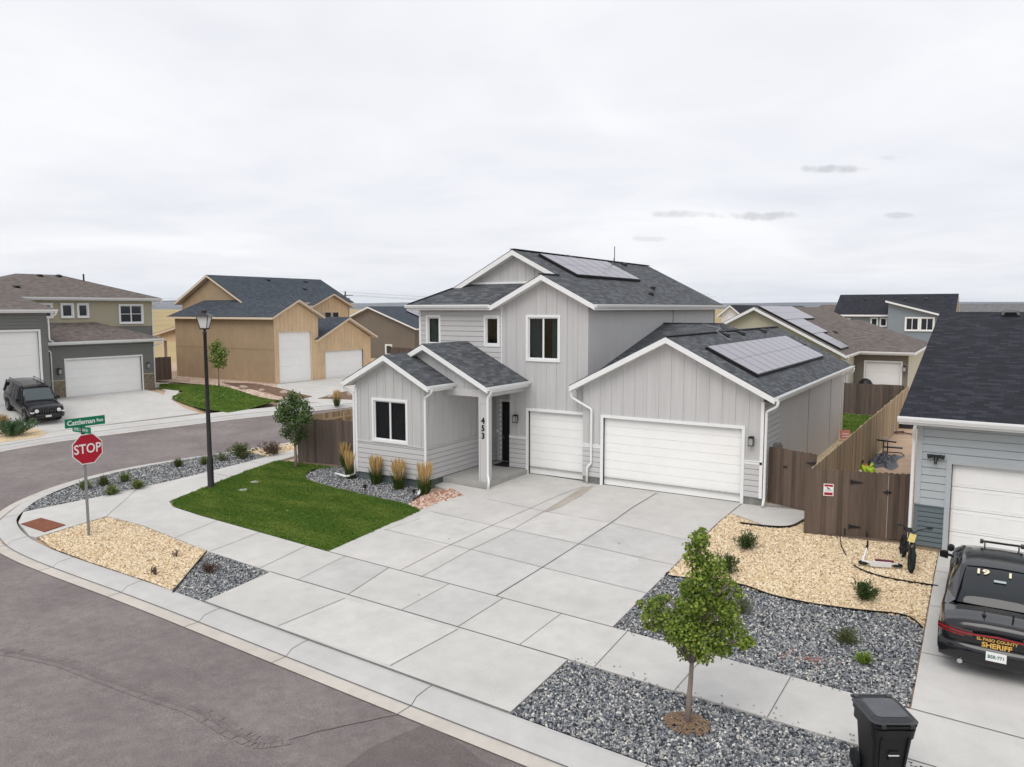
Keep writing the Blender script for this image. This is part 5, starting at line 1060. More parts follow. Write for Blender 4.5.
# tall garage on the left
xt=-50.4
wall('front_wall',N6,(xt,18.0),(xt,25.3),.3,6.1,greygreen,'lap',[(2.9,.2,6.75,4.93)],course=.2); garage(N6,(xt,18.0),(xt,25.3),2.9,6.75,.42,4.5,6,3,trim=.12,panels=False)
wall('side_wall',N6,(xt,25.3),(-58,25.3),.3,6.1,greygreen); wall('side_wall',N6,(-58,18),(xt,18),.3,6.1,greygreen)
rp(N6,[(-50.0,17.6,6.28),(-50.0,25.75,6.28),(-54.2,25.0,7.35),(-54.2,17.6,7.35)],shingle_b); rp(N6,[(-50.0,25.75,6.28),(-58.4,25.75,6.28),(-54.2,25.0,7.35)],shingle_b)
gutter(N6,(-50.0,17.6,6.27),(-50.0,25.78,6.27),(1,0,0))
downspout(N6,[(-49.95,25.68,6.15),(-49.95,25.68,6.0),(-50.3,25.36,5.7),(-50.3,25.36,4.35),(-50.9,25.9,4.2)])
# ================================================================= FENCES
def fence(name,label,P,h,m,bw=.14,gap=.003,posts=2.4,side=1,gaterange=None,dog=True,rails=True,zoff=0,cat='fence'):
    e=empty(name,(P[0][0],P[0][1],gz(*P[0])),label,cat)
    R=random.Random(len(label)+int(abs(P[0][0]*10)))
    mb=MB(); mr=MB(); mp=[]
    for (a,b) in zip(P,P[1:]):
        L=math.hypot(b[0]-a[0],b[1]-a[1]); dx,dy=(b[0]-a[0])/L,(b[1]-a[1])/L; nx,ny=dy*side,-dx*side
        k=0
        while k+bw<=L+.02:
            u0,u1=k,k+bw-gap; x0,y0=a[0]+dx*u0,a[1]+dy*u0; x1,y1=a[0]+dx*u1,a[1]+dy*u1; zb=gz((x0+x1)/2,(y0+y1)/2)+.03+zoff; t=zb+h+R.uniform(-.012,.012); th=.018; c=.03; o=R.uniform(0,.004)
            prof=[(x0,y0,zb),(x1,y1,zb),(x1,y1,t-c),(x1-dx*c,y1-dy*c,t),(x0+dx*c,y0+dy*c,t),(x0,y0,t-c)]
            f=[(x+nx*o,y+ny*o,z) for x,y,z in prof]; g=[(x-nx*th,y-ny*th,z) for x,y,z in prof]; n=6
            mb.add(f+g,[tuple(range(n)),tuple(range(2*n-1,n-1,-1))]+[(i,n+i,n+(i+1)%n,(i+1)%n) for i in range(n)]); k+=bw
        if rails:
            for zr in (.3,h*.52,h-.25):
                za=gz(*a)+zr+zoff; zb=gz(*b)+zr+zoff; mr.beam((a[0]-nx*.045,a[1]-ny*.045,za),(b[0]-nx*.045,b[1]-ny*.045,zb),.04,.085)
            u=0
            while u<=L+.01:
                x,y=a[0]+dx*u-nx*.11,a[1]+dy*u-ny*.11; z=gz(x,y)+zoff; mp.append((x,y,z)); u+=posts
    world(mb,'board_panel',m,e)
    if rails:
        world(mr,'rail',m,e)
        for x,y,z in mp: q=MB(); q.box((x-.045,y-.045,z-.1),(x+.045,y+.045,z+h-.05)); world(q,'post',m,e)
    return e
F1=fence('board_fence','long weathered tan board fence running back between the two side yards',[(-4.0,22.22),(-3.72,48.55)],1.83,fencetan,side=1)
F2=fence('board_fence','dark stained board fence and double gate with a red and white sign',[(-4.14,22.08),(-1.55,22.75)],1.83,fencedark,side=1,rails=False,cat='gate')
mb=MB(); mb.beam((-4.1,22.14,.4),(-1.55,22.80,.4),.04,.09); mb.beam((-4.1,22.14,1.5),(-1.55,22.80,1.5),.04,.09); world(mb,'rail',fencedark,F2)
def hinge(par,p,d,n,L=.28,flip=1):
    p,d,n=Vector(p),Vector(d).normalized(),Vector(n); mb=MB(); u=Vector((0,0,1)); q=[p+u*.05-d*0,p-u*.05,p+d*L*flip-u*.012,p+d*L*flip+u*.012]
    mb.add([x+n*.008 for x in q]+[x+n*.02 for x in q],[(0,1,2,3),(7,6,5,4),(0,4,5,1),(1,5,6,2),(2,6,7,3),(3,7,4,0)]); mb.beam(p+n*.02+u*.07-d*.015*flip,p+n*.02-u*.07-d*.015*flip,.03,.03,up=(0,1,0)); return world(mb,'hinge',blackmetal,par)
gd_=Vector((2.59,.67,0)).normalized(); gn=Vector((gd_.y,-gd_.x,0)); g0=Vector((-4.14,22.08,0))
for z in (.30,1.55): hinge(F2,g0+gd_*1.18+Vector((0,0,z)),gd_,gn)
mb=MB(); c=g0+gd_*2.08+Vector((0,0,1.33))+gn*.02; mb.beam(c-gd_*.09,c+gd_*.1,.03,.035); mb.beam(c-Vector((0,0,.07)),c+Vector((0,0,.06)),.03,.03,up=(0,1,0)); world(mb,'latch',blackmetal,F2)
mb=MB(); c=g0+gd_*1.06+Vector((0,0,.03))+gn*.03; mb.beam(c,c+Vector((0,0,.22)),.03,.03,up=(0,1,0)); c=g0+gd_*1.62+Vector((0,0,.03))+gn*.03; mb.beam(c,c+Vector((0,0,.15)),.03,.03,up=(0,1,0)); world(mb,'drop_bolt',blackmetal,F2)
mb=MB(); c=g0+gd_*2.10+gn*.008; mb.beam(c+Vector((0,0,.03)),c+Vector((0,0,1.8)),.012,.02,up=(0,1,0)); world(mb,'painted_gap_light',mat('gap_light_paint',(.45,.38,.30),.8),F2)  # pale strip painted as light showing through the gate gap, no lamp
F3=fence('board_fence','dark stained side gate between the garage wall and the long fence',[(-5.84,25.0),(-4.2,24.35)],1.83,fencedark,side=1,rails=False,cat='gate')
mb=MB(); mb.beam((-5.84,25.05,.4),(-4.2,24.4,.4),.04,.09); mb.beam((-5.84,25.05,1.5),(-4.2,24.4,1.5),.04,.09); world(mb,'rail',fencedark,F3)
d3=Vector((1.64,-.65,0)).normalized(); n3=Vector((d3.y,-d3.x,0)); n3=n3 if n3.y<0 else -n3
hinge(F3,Vector((-5.84,25.0,1.55))+d3*1.62,d3,n3,flip=-1); 
mb=MB(); c=Vector((-5.84,25.0,1.3))+d3*.62+n3*.02; mb.beam(c-d3*.06,c+d3*.06,.03,.03); world(mb,'latch',blackmetal,F3)
F4=fence('board_fence','weathered dark brown board fence across the back lawn below the cream house',[(-16,48.75),(-3.85,48.6)],1.83,fencegrey,side=1)
F5=fence('board_fence','grey-brown board fence at the left of the bump-out behind the young tree',[(-24.1,21.75),(-20.0,22.35)],1.83,fencegrey,side=1)
F6=fence('board_fence','tan inner side of the long back yard fence along the side street',[(-24.15,21.9),(-23.7,30),(-21.5,39.5),(-17.5,46.5)],1.83,fencetan,side=-1)
F7=fence('board_fence','short dark fence between the grey-green house and the tan house',[G(155,381),G(172,379.5)],1.9,fencegrey,side=1)
F8=fence('board_fence','distant brown fence behind the tan house garage',[(-54,62),(-47,60),(-44,60)],1.8,fencegrey,side=1)
# sign on the double gate
sg_e=empty('gate_sign',tuple(g0+gd_*.60+Vector((0,0,1.27))),'small red and white warning sign screwed to the brown gate','sign')
T=frame(g0+gd_*.60+Vector((0,0,1.29))+gn*.012,gd_,(0,0,1),gn)
redm=mat('sign_red',(.55,.04,.06),.5); whm=mat('sign_white',(.8,.8,.8),.45); blk=mat('sign_black',(.02,.02,.02),.5)
mb=MB(); mb.box((-.13,-.17,-.004),(.13,.17,.004),0,T); pl=world(mb,'sign_plate',whm,sg_e)
mb=MB(); mb.box((-.11,.09,.004),(.11,.15,.006),0,T); mb.box((-.11,-.15,.004),(.11,-.07,.006),0,T); world(mb,'red_panel',redm,pl)
mb=MB(); mb.add([T@Vector(p) for p in ((-.05,.07,.006),(-.02,.02,.006),(.03,.01,.006),(.05,.03,.006),(.0,.05,.006),(-.03,.08,.006))],[(0,1,2,3,4,5)]); mb.box((-.09,-.01,.004),(.09,-.005,.006),0,T); mb.box((-.08,-.035,.004),(.08,-.03,.006),0,T); world(mb,'sign_print',blk,pl)
mb=MB(); mb.box((-.09,-.125,.006),(.09,-.10,.0065),0,T); mb.box((-.09,.11,.006),(-.02,.13,.0065),0,T); mb.box((.02,.11,.006),(.09,.13,.0065),0,T); world(mb,'sign_lettering',blk,pl)
# ================================================================= STREET FURNITURE
def Zg(x,y): return gz(x,y)
# lamp
lx,ly=-24.25,17.66; lz=Zg(lx,ly)
LP=empty('street_lamp',(lx,ly,lz),'tall black street lamp with a four-sided lantern at the pavement edge','street lamp')
mb=MB(); mb.lathe([(.0,0),(.125,0),(.125,.04),(.115,.06),(.115,1.1),(.10,1.16),(.085,1.2),(.072,3.4),(.06,5.7),(.075,5.72),(.075,5.78),(.04,5.84),(.05,5.9),(0,5.9)],n=20); local(mb,'pole',blackmetal,LP,smooth=True)
mb=MB(); z0=5.92
for k in range(4):
    a=math.pi/4+k*math.pi/2; c,s=math.cos(a),math.sin(a); mb.tube([(c*.17,s*.17,z0),(c*.29,s*.29,z0+.42)],.014,6)
mb.lathe([(0,z0-.04),(.17,z0-.03),(.19,z0+.01),(0,z0+.01)],n=16); 
r=.30
mb.add([(r,r,z0+.42),(-r,r,z0+.42),(-r,-r,z0+.42),(r,-r,z0+.42),(.12,.12,z0+.56),(-.12,.12,z0+.56),(-.12,-.12,z0+.56),(.12,-.12,z0+.56)],[(0,1,5,4),(1,2,6,5),(2,3,7,6),(3,0,4,7),(4,5,6,7),(3,2,1,0)]); mb.lathe([(.1,z0+.56),(.1,z0+.66),(.03,z0+.68),(0,z0+.7)],n=10)
for v in range(len(mb.v)): mb.v[v]=mb.v[v]
ln_=local(mb,'lantern_frame',blackmetal,LP)
mb=MB(); a,b=.115,.197; mb.add([(a,a,z0+.012),(-a,a,z0+.012),(-a,-a,z0+.012),(a,-a,z0+.012),(b,b,z0+.41),(-b,b,z0+.41),(-b,-b,z0+.41),(b,-b,z0+.41)],[(0,1,5,4),(1,2,6,5),(2,3,7,6),(3,0,4,7)]); local(mb,'lantern_glass',mat('milk_glass',(.72,.73,.72),.25,.5),ln_)
LP.rotation_euler.z=math.radians(32)
# stop sign
sx_,sy_=-22.92,12.36; sz=Zg(sx_,sy_)
SP=empty('stop_sign',(sx_,sy_,sz),'red octagonal stop sign with two green street name blades on a steel post','sign')
mb=MB(); mb.box((-.03,-.03,-.1),(.03,.03,3.62)); local(mb,'post',galv,SP)
T=frame((.045,.08,2.66),(0,1,0),(0,0,1),(1,0,0)); R_=.455/math.cos(math.pi/8)
def octa(r,z): return [(r*math.cos(math.pi/8+k*math.pi/4),r*math.sin(math.pi/8+k*math.pi/4),z) for k in range(8)]
mb=MB(); P=octa(R_,-.002)+octa(R_,.004); mb.add([T@Vector(p) for p in P],[tuple(range(7,-1,-1)),tuple(range(8,16))]+[(i,(i+1)%8,8+(i+1)%8,8+i) for i in range(8)]); f=local(mb,'sign_face',whm,SP)
mb=MB(); mb.add([T@Vector(p) for p in octa(R_*.945,.006)],[tuple(range(8))]); local(mb,'red_field',mat('stop_red',(.42,.010,.030),.45),f)
textmesh('STOP',.40,T@Matrix.Translation((0,-.0,.008)),'lettering',whm,f,.001,sx=.86,bold=.006)
green=mat('sign_green',(.0,.18,.09),.45)
# green blades
T2=frame((.04,.06,3.49),(0,1,0),(0,0,1),(1,0,0)); mb=MB(); mb.box((-.60,-.135,-.004),(.60,.135,.004),0,T2); b1=local(mb,'street_name_blade',green,SP)
textmesh('Cattleman',.20,T2@Matrix.Translation((-.12,0,.006)),'lettering',whm,b1,.001,sx=1.0,bold=.004); textmesh('Run',.13,T2@Matrix.Translation((.44,.0,.006)),'lettering',whm,b1,.001,bold=.003)
T3=frame((.0,-.04,3.26),(1,0,0),(0,0,1),(0,-1,0)); mb=MB(); mb.box((-.50,-.10,-.004),(.50,.10,.004),0,T3); b2=local(mb,'street_name_blade',green,SP)
mb=MB(); mb.box((-.03,-.05,3.12),(.03,.05,3.4)); local(mb,'bracket',blackmetal,SP)
mb=MB() 
R=random.Random(5); x=-.40
while x<.36:
    w=R.uniform(.025,.05); hgt=R.choice((.07,.07,.11)); mb.box((x,-.045,.005),(x+.012,-.045+hgt,.007),0,T3); mb.box((x,-.045,.005),(x+w,-.033,.007),0,T3); 
    if R.random()<.5: mb.box((x,.013,.005),(x+w,.025,.007),0,T3)
    if R.random()<.5: mb.box((x+w-.012,-.045,.005),(x+w,.02,.007),0,T3)
    x+=w+.022 if R.random()>.15 else w+.05
local(mb,'lettering',whm,b2)
# power pole on the horizon
px_,py_=-117,120; PP=empty('utility_pole',(px_,py_,-.4),'thin wooden utility pole with crossarms on the horizon above the tan garage','utility pole')
mb=MB(); mb.tube([(0,0,0),(0,0,10.4)],[.22,.15],8); wp=mat('pole_wood',(.10,.08,.065),.9); local(mb,'pole',wp,PP); mb=MB(); mb.beam((-1.6,0,9.5),(1.6,0,9.5),.12,.14); mb.beam((-1.0,0,8.9),(1.0,0,8.9),.12,.14); local(mb,'crossarm',wp,PP)
PP.rotation_euler.z=math.radians(35)
# second pole off frame and the wires
mb=MB()
for k,(a,b,c) in enumerate(((-1.3,-.9,9.65),(0,0,10.3),(1.3,.9,9.65))):
    for (X1,Y1) in ((-60,190),(-330,80)):
        pts=[]
        for i in range(13):
            t=i/12; pts.append((px_+a+(X1-px_)*t,py_+b+(Y1-py_)*t,c-.4-(1.6)*4*t*(1-t)+ (0 if X1<0 else 0)))
        mb.tube(pts,.022,4)
tag(mb.build('power_line',wp),'thin power lines sagging away on both sides of the utility pole','power line')
# ================================================================= TRASH BIN
bx,by=-1.02,11.78; TB=empty('wheelie_bin',(bx,by,Zg(bx,by)+.02),'black plastic wheeled trash bin standing at the edge of the gravel strip','trash bin',rz=math.radians(31.5))
def tbox(mb,bot,top,z0,z1,cy=0,mi=0):  # tapered box with rounded corners
    def ring(w,d,z,off):
        out=[]; r=min(w,d)*.16
        for sx,sy,a0 in ((1,1,0),(-1,1,90),(-1,-1,180),(1,-1,270)):
            for k in range(5): t=math.radians(a0+k*22.5); out.append((sx*(w/2-r)+r*math.cos(t),sy*(d/2-r)+r*math.sin(t)+off,z))
        return out
    P=ring(*bot,z0,0)+ring(*top,z1,cy); n=20; mb.add(P,[tuple(reversed(range(n))),tuple(range(n,2*n))]+[(i,(i+1)%n,n+(i+1)%n,n+i) for i in range(n)],mi)
mb=MB(); tbox(mb,(.44,.50),(.55,.66),.06,.80,-.03); tbox(mb,(.60,.72),(.615,.735),.78,.93,-.03); tbox(mb,(.635,.755),(.64,.765),.93,1.0,-.03)
for s in (-1,1): mb.beam((s*.16,-.27,.1),(s*.19,-.375,.80),.03,.03)
mb.box((-.07,-.345,.46),(.07,-.30,.60)); local(mb,'body',black,TB)
mb=MB(); mb.box((-.075,-.352,.53),(.075,-.335,.545)); local(mb,'handle_bar',mat('white_plastic',(.7,.7,.7),.4),TB)
mb=MB(); tbox(mb,(.66,.79),(.66,.79),1.005,1.035,-.02); tbox(mb,(.62,.70),(.50,.52),1.035,1.075,-.04); mb.tube([(-.3,.40,1.03),(.3,.40,1.03)],.022,8)
for s in (-1,1): mb.box((s*.2-.03,-.44,.98),(s*.2+.03,-.40,1.03)); mb.box((s*.24-.03,.33,.98),(s*.24+.03,.42,1.05))
lid=local(mb,'lid',mat('lid_plastic',(.022,.024,.028),.35,.5,var=.15,vscale=6),TB)
mb=MB(); tbox(mb,(.46,.48),(.46,.48),1.076,1.079,-.05); local(mb,'lid_panel',mat('lid_panel',(.065,.07,.08),.35,.5,var=.25,vscale=7),lid)
for s in (-1,1):
    mb=MB(); mb.lathe([(0,-.03),(.12,-.03),(.14,-.02),(.14,.02),(.12,.03),(0,.03)],(s*.27,.25,.14),16,axis='x'); local(mb,'wheel',tyre,TB)
# ================================================================= CARS
def loft(mb,secs,mi=0,closed=False,caps=True):
    """secs: list of rings (equal length lists of points)"""
    n=len(secs[0]); o=len(mb.v)
    for s in secs: mb.v+=[tuple(p) for p in s]
    for i in range(len(secs)-1):
        for k in range(n-(0 if closed else 1)):
            k2=(k+1)%n; mb.f.append((o+i*n+k,o+(i+1)*n+k,o+(i+1)*n+k2,o+i*n+k2)); mb.m.append(mi)
    if caps: mb.f.append(tuple(o+k for k in range(n))); q=o+(len(secs)-1)*n; mb.f.append(tuple(q+k for k in reversed(range(n)))); mb.m+=[mi,mi]
def interp(tab,y):
    if y<=tab[0][0]: return tab[0][1:]
    for a,b in zip(tab,tab[1:]):
        if y<=b[0]: t=(y-a[0])/(b[0]-a[0]); t=t*t*(3-2*t)*.5+t*.5; return [p+(q-p)*t for p,q in zip(a[1:],b[1:])]
    return tab[-1][1:]
def wheel(par,x,y,r,w,side,rim=rimm,spokes=5):
    mb=MB(); mb.lathe([(r*.62,-w/2),(r*.93,-w/2),(r,-w*.36),(r,w*.36),(r*.93,w/2),(r*.62,w/2)],(x,y,r),28,axis='x'); t=local(mb,'wheel',tyre,par,smooth=True)
    k=MB(); o=side*w*.42; k.lathe([(r*.63,side*w*.5),(r*.60,side*w*.38),(r*.58,side*w*.1),(0,side*w*.1)],(x,y,r),28,axis='x')
    for s in range(spokes):
        a=2*math.pi*s/spokes; k.beam((x+side*w*.36,y+math.cos(a)*.04,r+math.sin(a)*.04),(x+side*w*.40,y+math.cos(a)*r*.6,r+math.sin(a)*r*.6),.05,.035,up=(1,0,0))
    k.lathe([(.06,side*w*.3),(.05,side*w*.45),(0,side*w*.45)],(x,y,r),12,axis='x'); local(k,'rim',rim,t)
def carbody(tab,wy,wr,hw,belt):
    """tab rows: y, halfwidth, z_bottom, z_shoulder, z_centre ; half ring lists mirrored"""
    ys=sorted(set([t[0] for t in tab]+[tab[0][0]+(tab[-1][0]-tab[0][0])*i/60 for i in range(61)]+[w+wr*math.cos(math.radians(a)) for w in wy for a in range(0,181,15)]))
    secs=[]
    for y in ys:
        w,zb,zs,zc=interp(tab,y); low=zb
        for c in wy:
            d=abs(y-c)
            if d<wr: low=max(low,wr*.92+math.sqrt(max(0,wr*wr-d*d))-wr*.18*0-.0)
        low=min(low,zs-.12)
        zm=(low*.45+zs*.55)
        half=[(w*.86,low),(w*.97,low+.02),(w,low+(zs-low)*.3),(w*.995,low+(zs-low)*.62),(w*.965,zs-.03),(w*.90,zs+.015),(w*.60,zs+(zc-zs)*.75),(w*.25,zc),]
        ring=[(-a,y,z) for a,z in half]+[(a,y,z) for a,z in reversed(half)]
        secs.append(ring)
    return secs
def cabin(tab,par,glassm,paint):
    """tab rows: y, z_base, hw_base, z_top, hw_top"""
    secs=[]
    for y,zb,wb,zt,wt_ in tab:
        lf=min(1,(zt-zb)/.25); half=[(wb,zb),((wb*.55+wt_*.45)+.012,zb+(zt-zb)*.5),(wt_+.015,zt-.03*lf),(wt_*.9,zt),(wt_*.5,zt+.02*lf),(0.001,zt+.028*lf)]
        secs.append([(-a,y,z) for a,z in half]+[(a,y,z) for a,z in reversed(half)])
    return secs
bodytab=[(-2.50,.70,.42,.80,.92),(-2.46,.80,.34,.92,1.03),(-2.38,.87,.30,.97,1.06),(-2.0,.93,.26,.99,1.08),(-1.75,.94,.25,.99,1.07),(-1.62,.95,.24,.985,1.0),(-.8,.945,.22,.97,1.0),(.6,.94,.22,.96,.98),(1.3,.94,.23,.94,1.0),(1.9,.92,.25,.86,.92),(2.3,.86,.27,.78,.84),(2.48,.74,.32,.66,.74),(2.53,.6,.36,.56,.62)]
cx0,cy0=.44,18.12; zr_=.5*(Zg(cx0,16.6)+Zg(cx0,19.7))+.026
CC=empty('sheriff_car',(cx0,cy0,zr_),'black sheriff patrol sedan parked facing the pale blue garage door','car'); pit=math.atan2(Zg(cx0,19.7)-Zg(cx0,16.6),3.1); CC.rotation_euler=(pit,0,math.radians(-1.0))
mb=MB(); loft(mb,carbody(bodytab,(-1.5,1.55),.36,.95,1)); body=local(mb,'body',blackpaint2,CC,smooth=True)
mb=MB(); mb.box((-.8,-2.2,.2),(.8,2.2,.5)); local(mb,'underbody',mat('underbody',(.01,.01,.01),.9),CC)
gl=[(-1.66,1.05,.70,1.062,.56),(-1.3,1.02,.79,1.20,.61),(-.9,1.0,.83,1.36,.63),(-.6,1.0,.85,1.44,.645),(-.2,.99,.86,1.455,.65),(.3,.98,.86,1.44,.645),(.6,.98,.85,1.38,.63),(1.0,.98,.82,1.18,.60),(1.45,.99,.74,1.02,.55)]
mb=MB(); loft(mb,cabin(gl,None,None,None)); local(mb,'cabin_glass',carglass,CC,smooth=True)
# roof skin, pillars
mb=MB(); secs=[]
for y,zt,w in ((-.68,1.435,.60),(-.5,1.46,.635),(-.2,1.475,.65),(.3,1.46,.645),(.5,1.425,.625)): secs.append([(-w-.02,y,zt-.05),(-w*.93,y,zt),(-w*.5,y,zt+.022),(0,y,zt+.03),(w*.5,y,zt+.022),(w*.93,y,zt),(w+.02,y,zt-.05)])
loft(mb,secs,caps=False); local(mb,'roof',blackpaint2,CC,smooth=True)
mb=MB()
for s in (-1,1):
    mb.add([(s*.83,-1.75,1.0),(s*.70,-1.66,1.085),(s*.585,-.72,1.43),(s*.67,-.6,1.43),(s*.80,-1.0,1.2),(s*.87,-1.05,1.03)],[(0,1,2,3,4,5) if s<0 else (5,4,3,2,1,0)])
    mb.beam((s*.85,.05,1.0),(s*.675,-.05,1.40),.05,.03,up=(s,0,0)); mb.beam((s*.83,1.25,1.0),(s*.66,.5,1.39),.06,.05,up=(s,0,.4))
local(mb,'pillar',blackpaint2,CC)
# rear glass lighter pane with printed numbers
n_r=Vector((0,-.36,.93)).normalized()
TR=frame((0,-.80,1.405),(1,0,0),Vector((0,.93,.36)).normalized(),Vector((0,-.36,.93)).normalized())
textmesh('19',.19,TR@Matrix.Translation((-.30,-.06,.035)),'roof_number',mat('sticker_cream',(.75,.68,.5),.5),body,.002,sx=1.3,bold=.006); textmesh('1',.19,TR@Matrix.Translation((.16,-.06,.035)),'roof_number',MATS['sticker_cream'],body,.002,sx=1.3,bold=.006)
mb=MB(); mb.box((-.10,-.30,.035),(.10,-.24,.037),0,TR); local(mb,'window_sticker',mat('sticker_pale',(.35,.42,.42),.4),body)
# light bar on the roof
mb=MB(); 
for s in (-1,1): mb.box((s*.34-.03,.93,1.16),(s*.34+.03,1.0,1.42)) if False else None
mb.beam((-.36,.62,1.53),(.36,.62,1.53),.035,.035)
for s in (-1,1): mb.lathe([(0,-.03),(.05,-.03),(.05,.03),(0,.03)],(s*.36,.62,1.53),12,axis='x'); mb.beam((s*.30,.62,1.53),(s*.30,.50,1.43),.03,.03)
local(mb,'roof_bar',blackmetal,CC)
# tail light band
mb=MB(); pts=[]
red=mat('tail_red',(.30,.008,.012),.2,.5,coat=.5); 
def rearpt(x,z): 
    ax=abs(x)/.95; return (x,-2.515+.20*ax**3.2+.04*(z-.8),z)
xs_=[-.93+i*.062 for i in range(31)]
for i in range(30):
    xa,xb=xs_[i],xs_[i+1]; za=.875-.03*math.sin(abs(xa)*3); zb=.875-.03*math.sin(abs(xb)*3)
    A=[rearpt(xa,za),rearpt(xb,zb),rearpt(xb,zb+.032),rearpt(xa,za+.032)]; mb.quad(*[(p[0],p[1]-.07,p[2]) for p in A])
    if abs(xa)>.5: A=[rearpt(xa,za-.05),rearpt(xb,zb-.05),rearpt(xb,zb-.028),rearpt(xa,za-.028)]; mb.quad(*[(p[0],p[1]-.07,p[2]) for p in A])
local(mb,'tail_light_band',red,body)
for sd_ in (-1,1):
    mb=MB()
    for i in range(30):
        xa,xb=xs_[i],xs_[i+1]
        if abs(xa+xb)/2>.36 and (xa+xb)*sd_>0: A=[rearpt(xa,.81),rearpt(xb,.81),rearpt(xb,.93),rearpt(xa,.93)]; mb.quad(*[(p[0],p[1]-.06,p[2]) for p in A])
    local(mb,'tail_light_lens',mat('dark_lens',(.03,.004,.006),.1,.6,coat=1),body)
TP=frame((.0,-2.545,.58),(1,0,0),(0,.06,1),(0,-1,0)); gold=mat('gold_lettering',(.70,.42,.10),.4)
textmesh('EL PASO COUNTY',.075,frame((0,-2.545,.80),(1,0,0),(0,.05,1),(0,-1,0)),'lettering',gold,body,.002,sx=1.0,bold=.002); textmesh('SHERIFF',.125,frame((0,-2.55,.70),(1,0,0),(0,.05,1),(0,-1,0)),'lettering',gold,body,.002,sx=1.05,bold=.004)
mb=MB(); mb.box((-.155,-.08,-.0),(.155,.08,.012),0,frame((0,-2.605,.53),(1,0,0),(0,.05,1),(0,-1,0))); pl=local(mb,'licence_plate',whm,body)
textmesh('BSR·771',.085,frame((0,-2.62,.53),(1,0,0),(0,.05,1),(0,-1,0)),'lettering',mat('plate_green',(.06,.16,.10),.5),pl,.001,sx=.9,bold=.002)
mb=MB(); secs=[]
for x in [-.90+i*.06 for i in range(31)]:
    p=rearpt(x,.45); secs.append([(x,p[1]-.015,.30),(x,p[1]-.05,.36),(x,p[1]-.06,.50),(x,p[1]-.045,.635),(x,p[1]+.06,.65)])
loft(mb,secs,caps=False); local(mb,'rear_bumper',blackpaint2,CC,smooth=True)
mb=MB(); mb.lathe([(0,0),(.035,0),(.03,.03),(.012,.045),(.008,.09),(0,.09)],(-.22,-2.15,1.075),10); mb.box((.21,-2.13,1.075),(.24,-2.10,1.17)); local(mb,'antenna',blackmetal,body)
mb=MB(); 
for s in (-1,1): mb.tube([(s*.55,-2.5,.30),(s*.55,-2.56,.30)],.045,10)
local(mb,'exhaust_tip',chrome,CC)
for s in (-1,1):
    m_=MB(); m_.beam((s*.86,.85,1.02),(s*1.0,.82,1.05),.05,.04); m_.add([(s*.97,.74,.98),(s*1.13,.76,1.0),(s*1.13,.78,1.13),(s*.98,.76,1.14),(s*.97,.88,.99),(s*1.10,.88,1.0),(s*1.10,.88,1.12),(s*.98,.88,1.13)],[(0,1,2,3),(7,6,5,4),(0,4,5,1),(1,5,6,2),(2,6,7,3),(3,7,4,0)]); local(m_,'wing_mirror',blackpaint,CC)
    # spot light on the left pillar
m_=MB(); m_.lathe([(0,-.06),(.07,-.05),(.075,.04),(0,.05)],(-.93,1.0,1.15),12,axis='y'); local(m_,'spot_lamp',blackmetal,CC)
for s in (-1,1):
    for y in (-1.5,1.55): wheel(CC,s*.84,y,.35,.23,s)
# SUV -------------------------------------------------------------------------
bx0,by0=-46.9,22.5; zS=.5*(Zg(-48.25,by0)+Zg(-45.55,by0))+.03
SV=empty('black_suv',(bx0,by0,zS),'black boxy SUV parked on the driveway across the side street','car'); SV.rotation_euler=(math.atan2(Zg(-45.55,by0)-Zg(-48.25,by0),2.7),0,math.radians(-98))
st=[(-2.24,.78,.45,.98,1.0),(-2.2,.86,.40,1.02,1.04),(-1.9,.91,.38,1.04,1.06),(0,.92,.36,1.04,1.06),(.85,.92,.36,1.04,1.08),(1.0,.915,.37,1.03,1.10),(1.9,.90,.38,1.0,1.06),(2.12,.86,.40,.96,1.0),(2.2,.80,.42,.90,.92),(2.23,.74,.45,.62,.64)]
mb=MB(); loft(mb,carbody(st,(-1.33,1.37),.40,.92,1)); sb_=local(mb,'body',blackpaint,SV,smooth=True)
mb=MB(); mb.box((-.75,-2.0,.25),(.75,2.0,.6)); local(mb,'underbody',MATS['underbody'],SV)
gl=[(-2.18,1.03,.84,1.10,.80),(-2.05,1.04,.86,1.68,.70),(-1.2,1.04,.87,1.745,.70),(0,1.04,.87,1.75,.70),(.35,1.04,.87,1.72,.69),(.55,1.04,.86,1.6,.68),(1.02,1.05,.82,1.10,.76)]
mb=MB(); loft(mb,cabin(gl,None,None,None)); local(mb,'cabin_glass',carglass,SV,smooth=True)
mb=MB(); secs=[]
for y,zt,w in ((-2.08,1.70,.68),(-1.2,1.765,.70),(0,1.77,.70),(.38,1.74,.69)): secs.append([(-w-.02,y,zt-.10),(-w-.01,y,zt-.03),(-w*.9,y,zt+.01),(0,y,zt+.035),(w*.9,y,zt+.01),(w+.01,y,zt-.03),(w+.02,y,zt-.10)])
loft(mb,secs,caps=False)
for s in (-1,1):
    for (y0,y1,w) in ((-2.12,-2.05,.12),(-.95,-.95,.09),(.05,.03,.08),(.98,.42,.09)): mb.beam((s*.875,y0,1.04),(s*.725,y1,1.70),w,.03,up=(s,0,.2))
local(mb,'roof',blackpaint,SV)
mb=MB()
for s in (-1,1): mb.tube([(s*.62,-1.9,1.78),(s*.62,-1.8,1.86),(s*.62,.1,1.88),(s*.62,.2,1.79)],.022,6)
local(mb,'roof_rack',blackmetal,SV)
mb=MB(); mb.quad((-.66,.50,1.66),(.66,.50,1.66),(.74,1.0,1.13),(-.74,1.0,1.13)); mb.v=[(x,y+.02,z+.02) for x,y,z in mb.v]; local(mb,'windscreen',mat('windscreen',(.06,.08,.09),.08,.7),SV)
lampm=mat('headlamp',(.75,.78,.78),.12,.7)
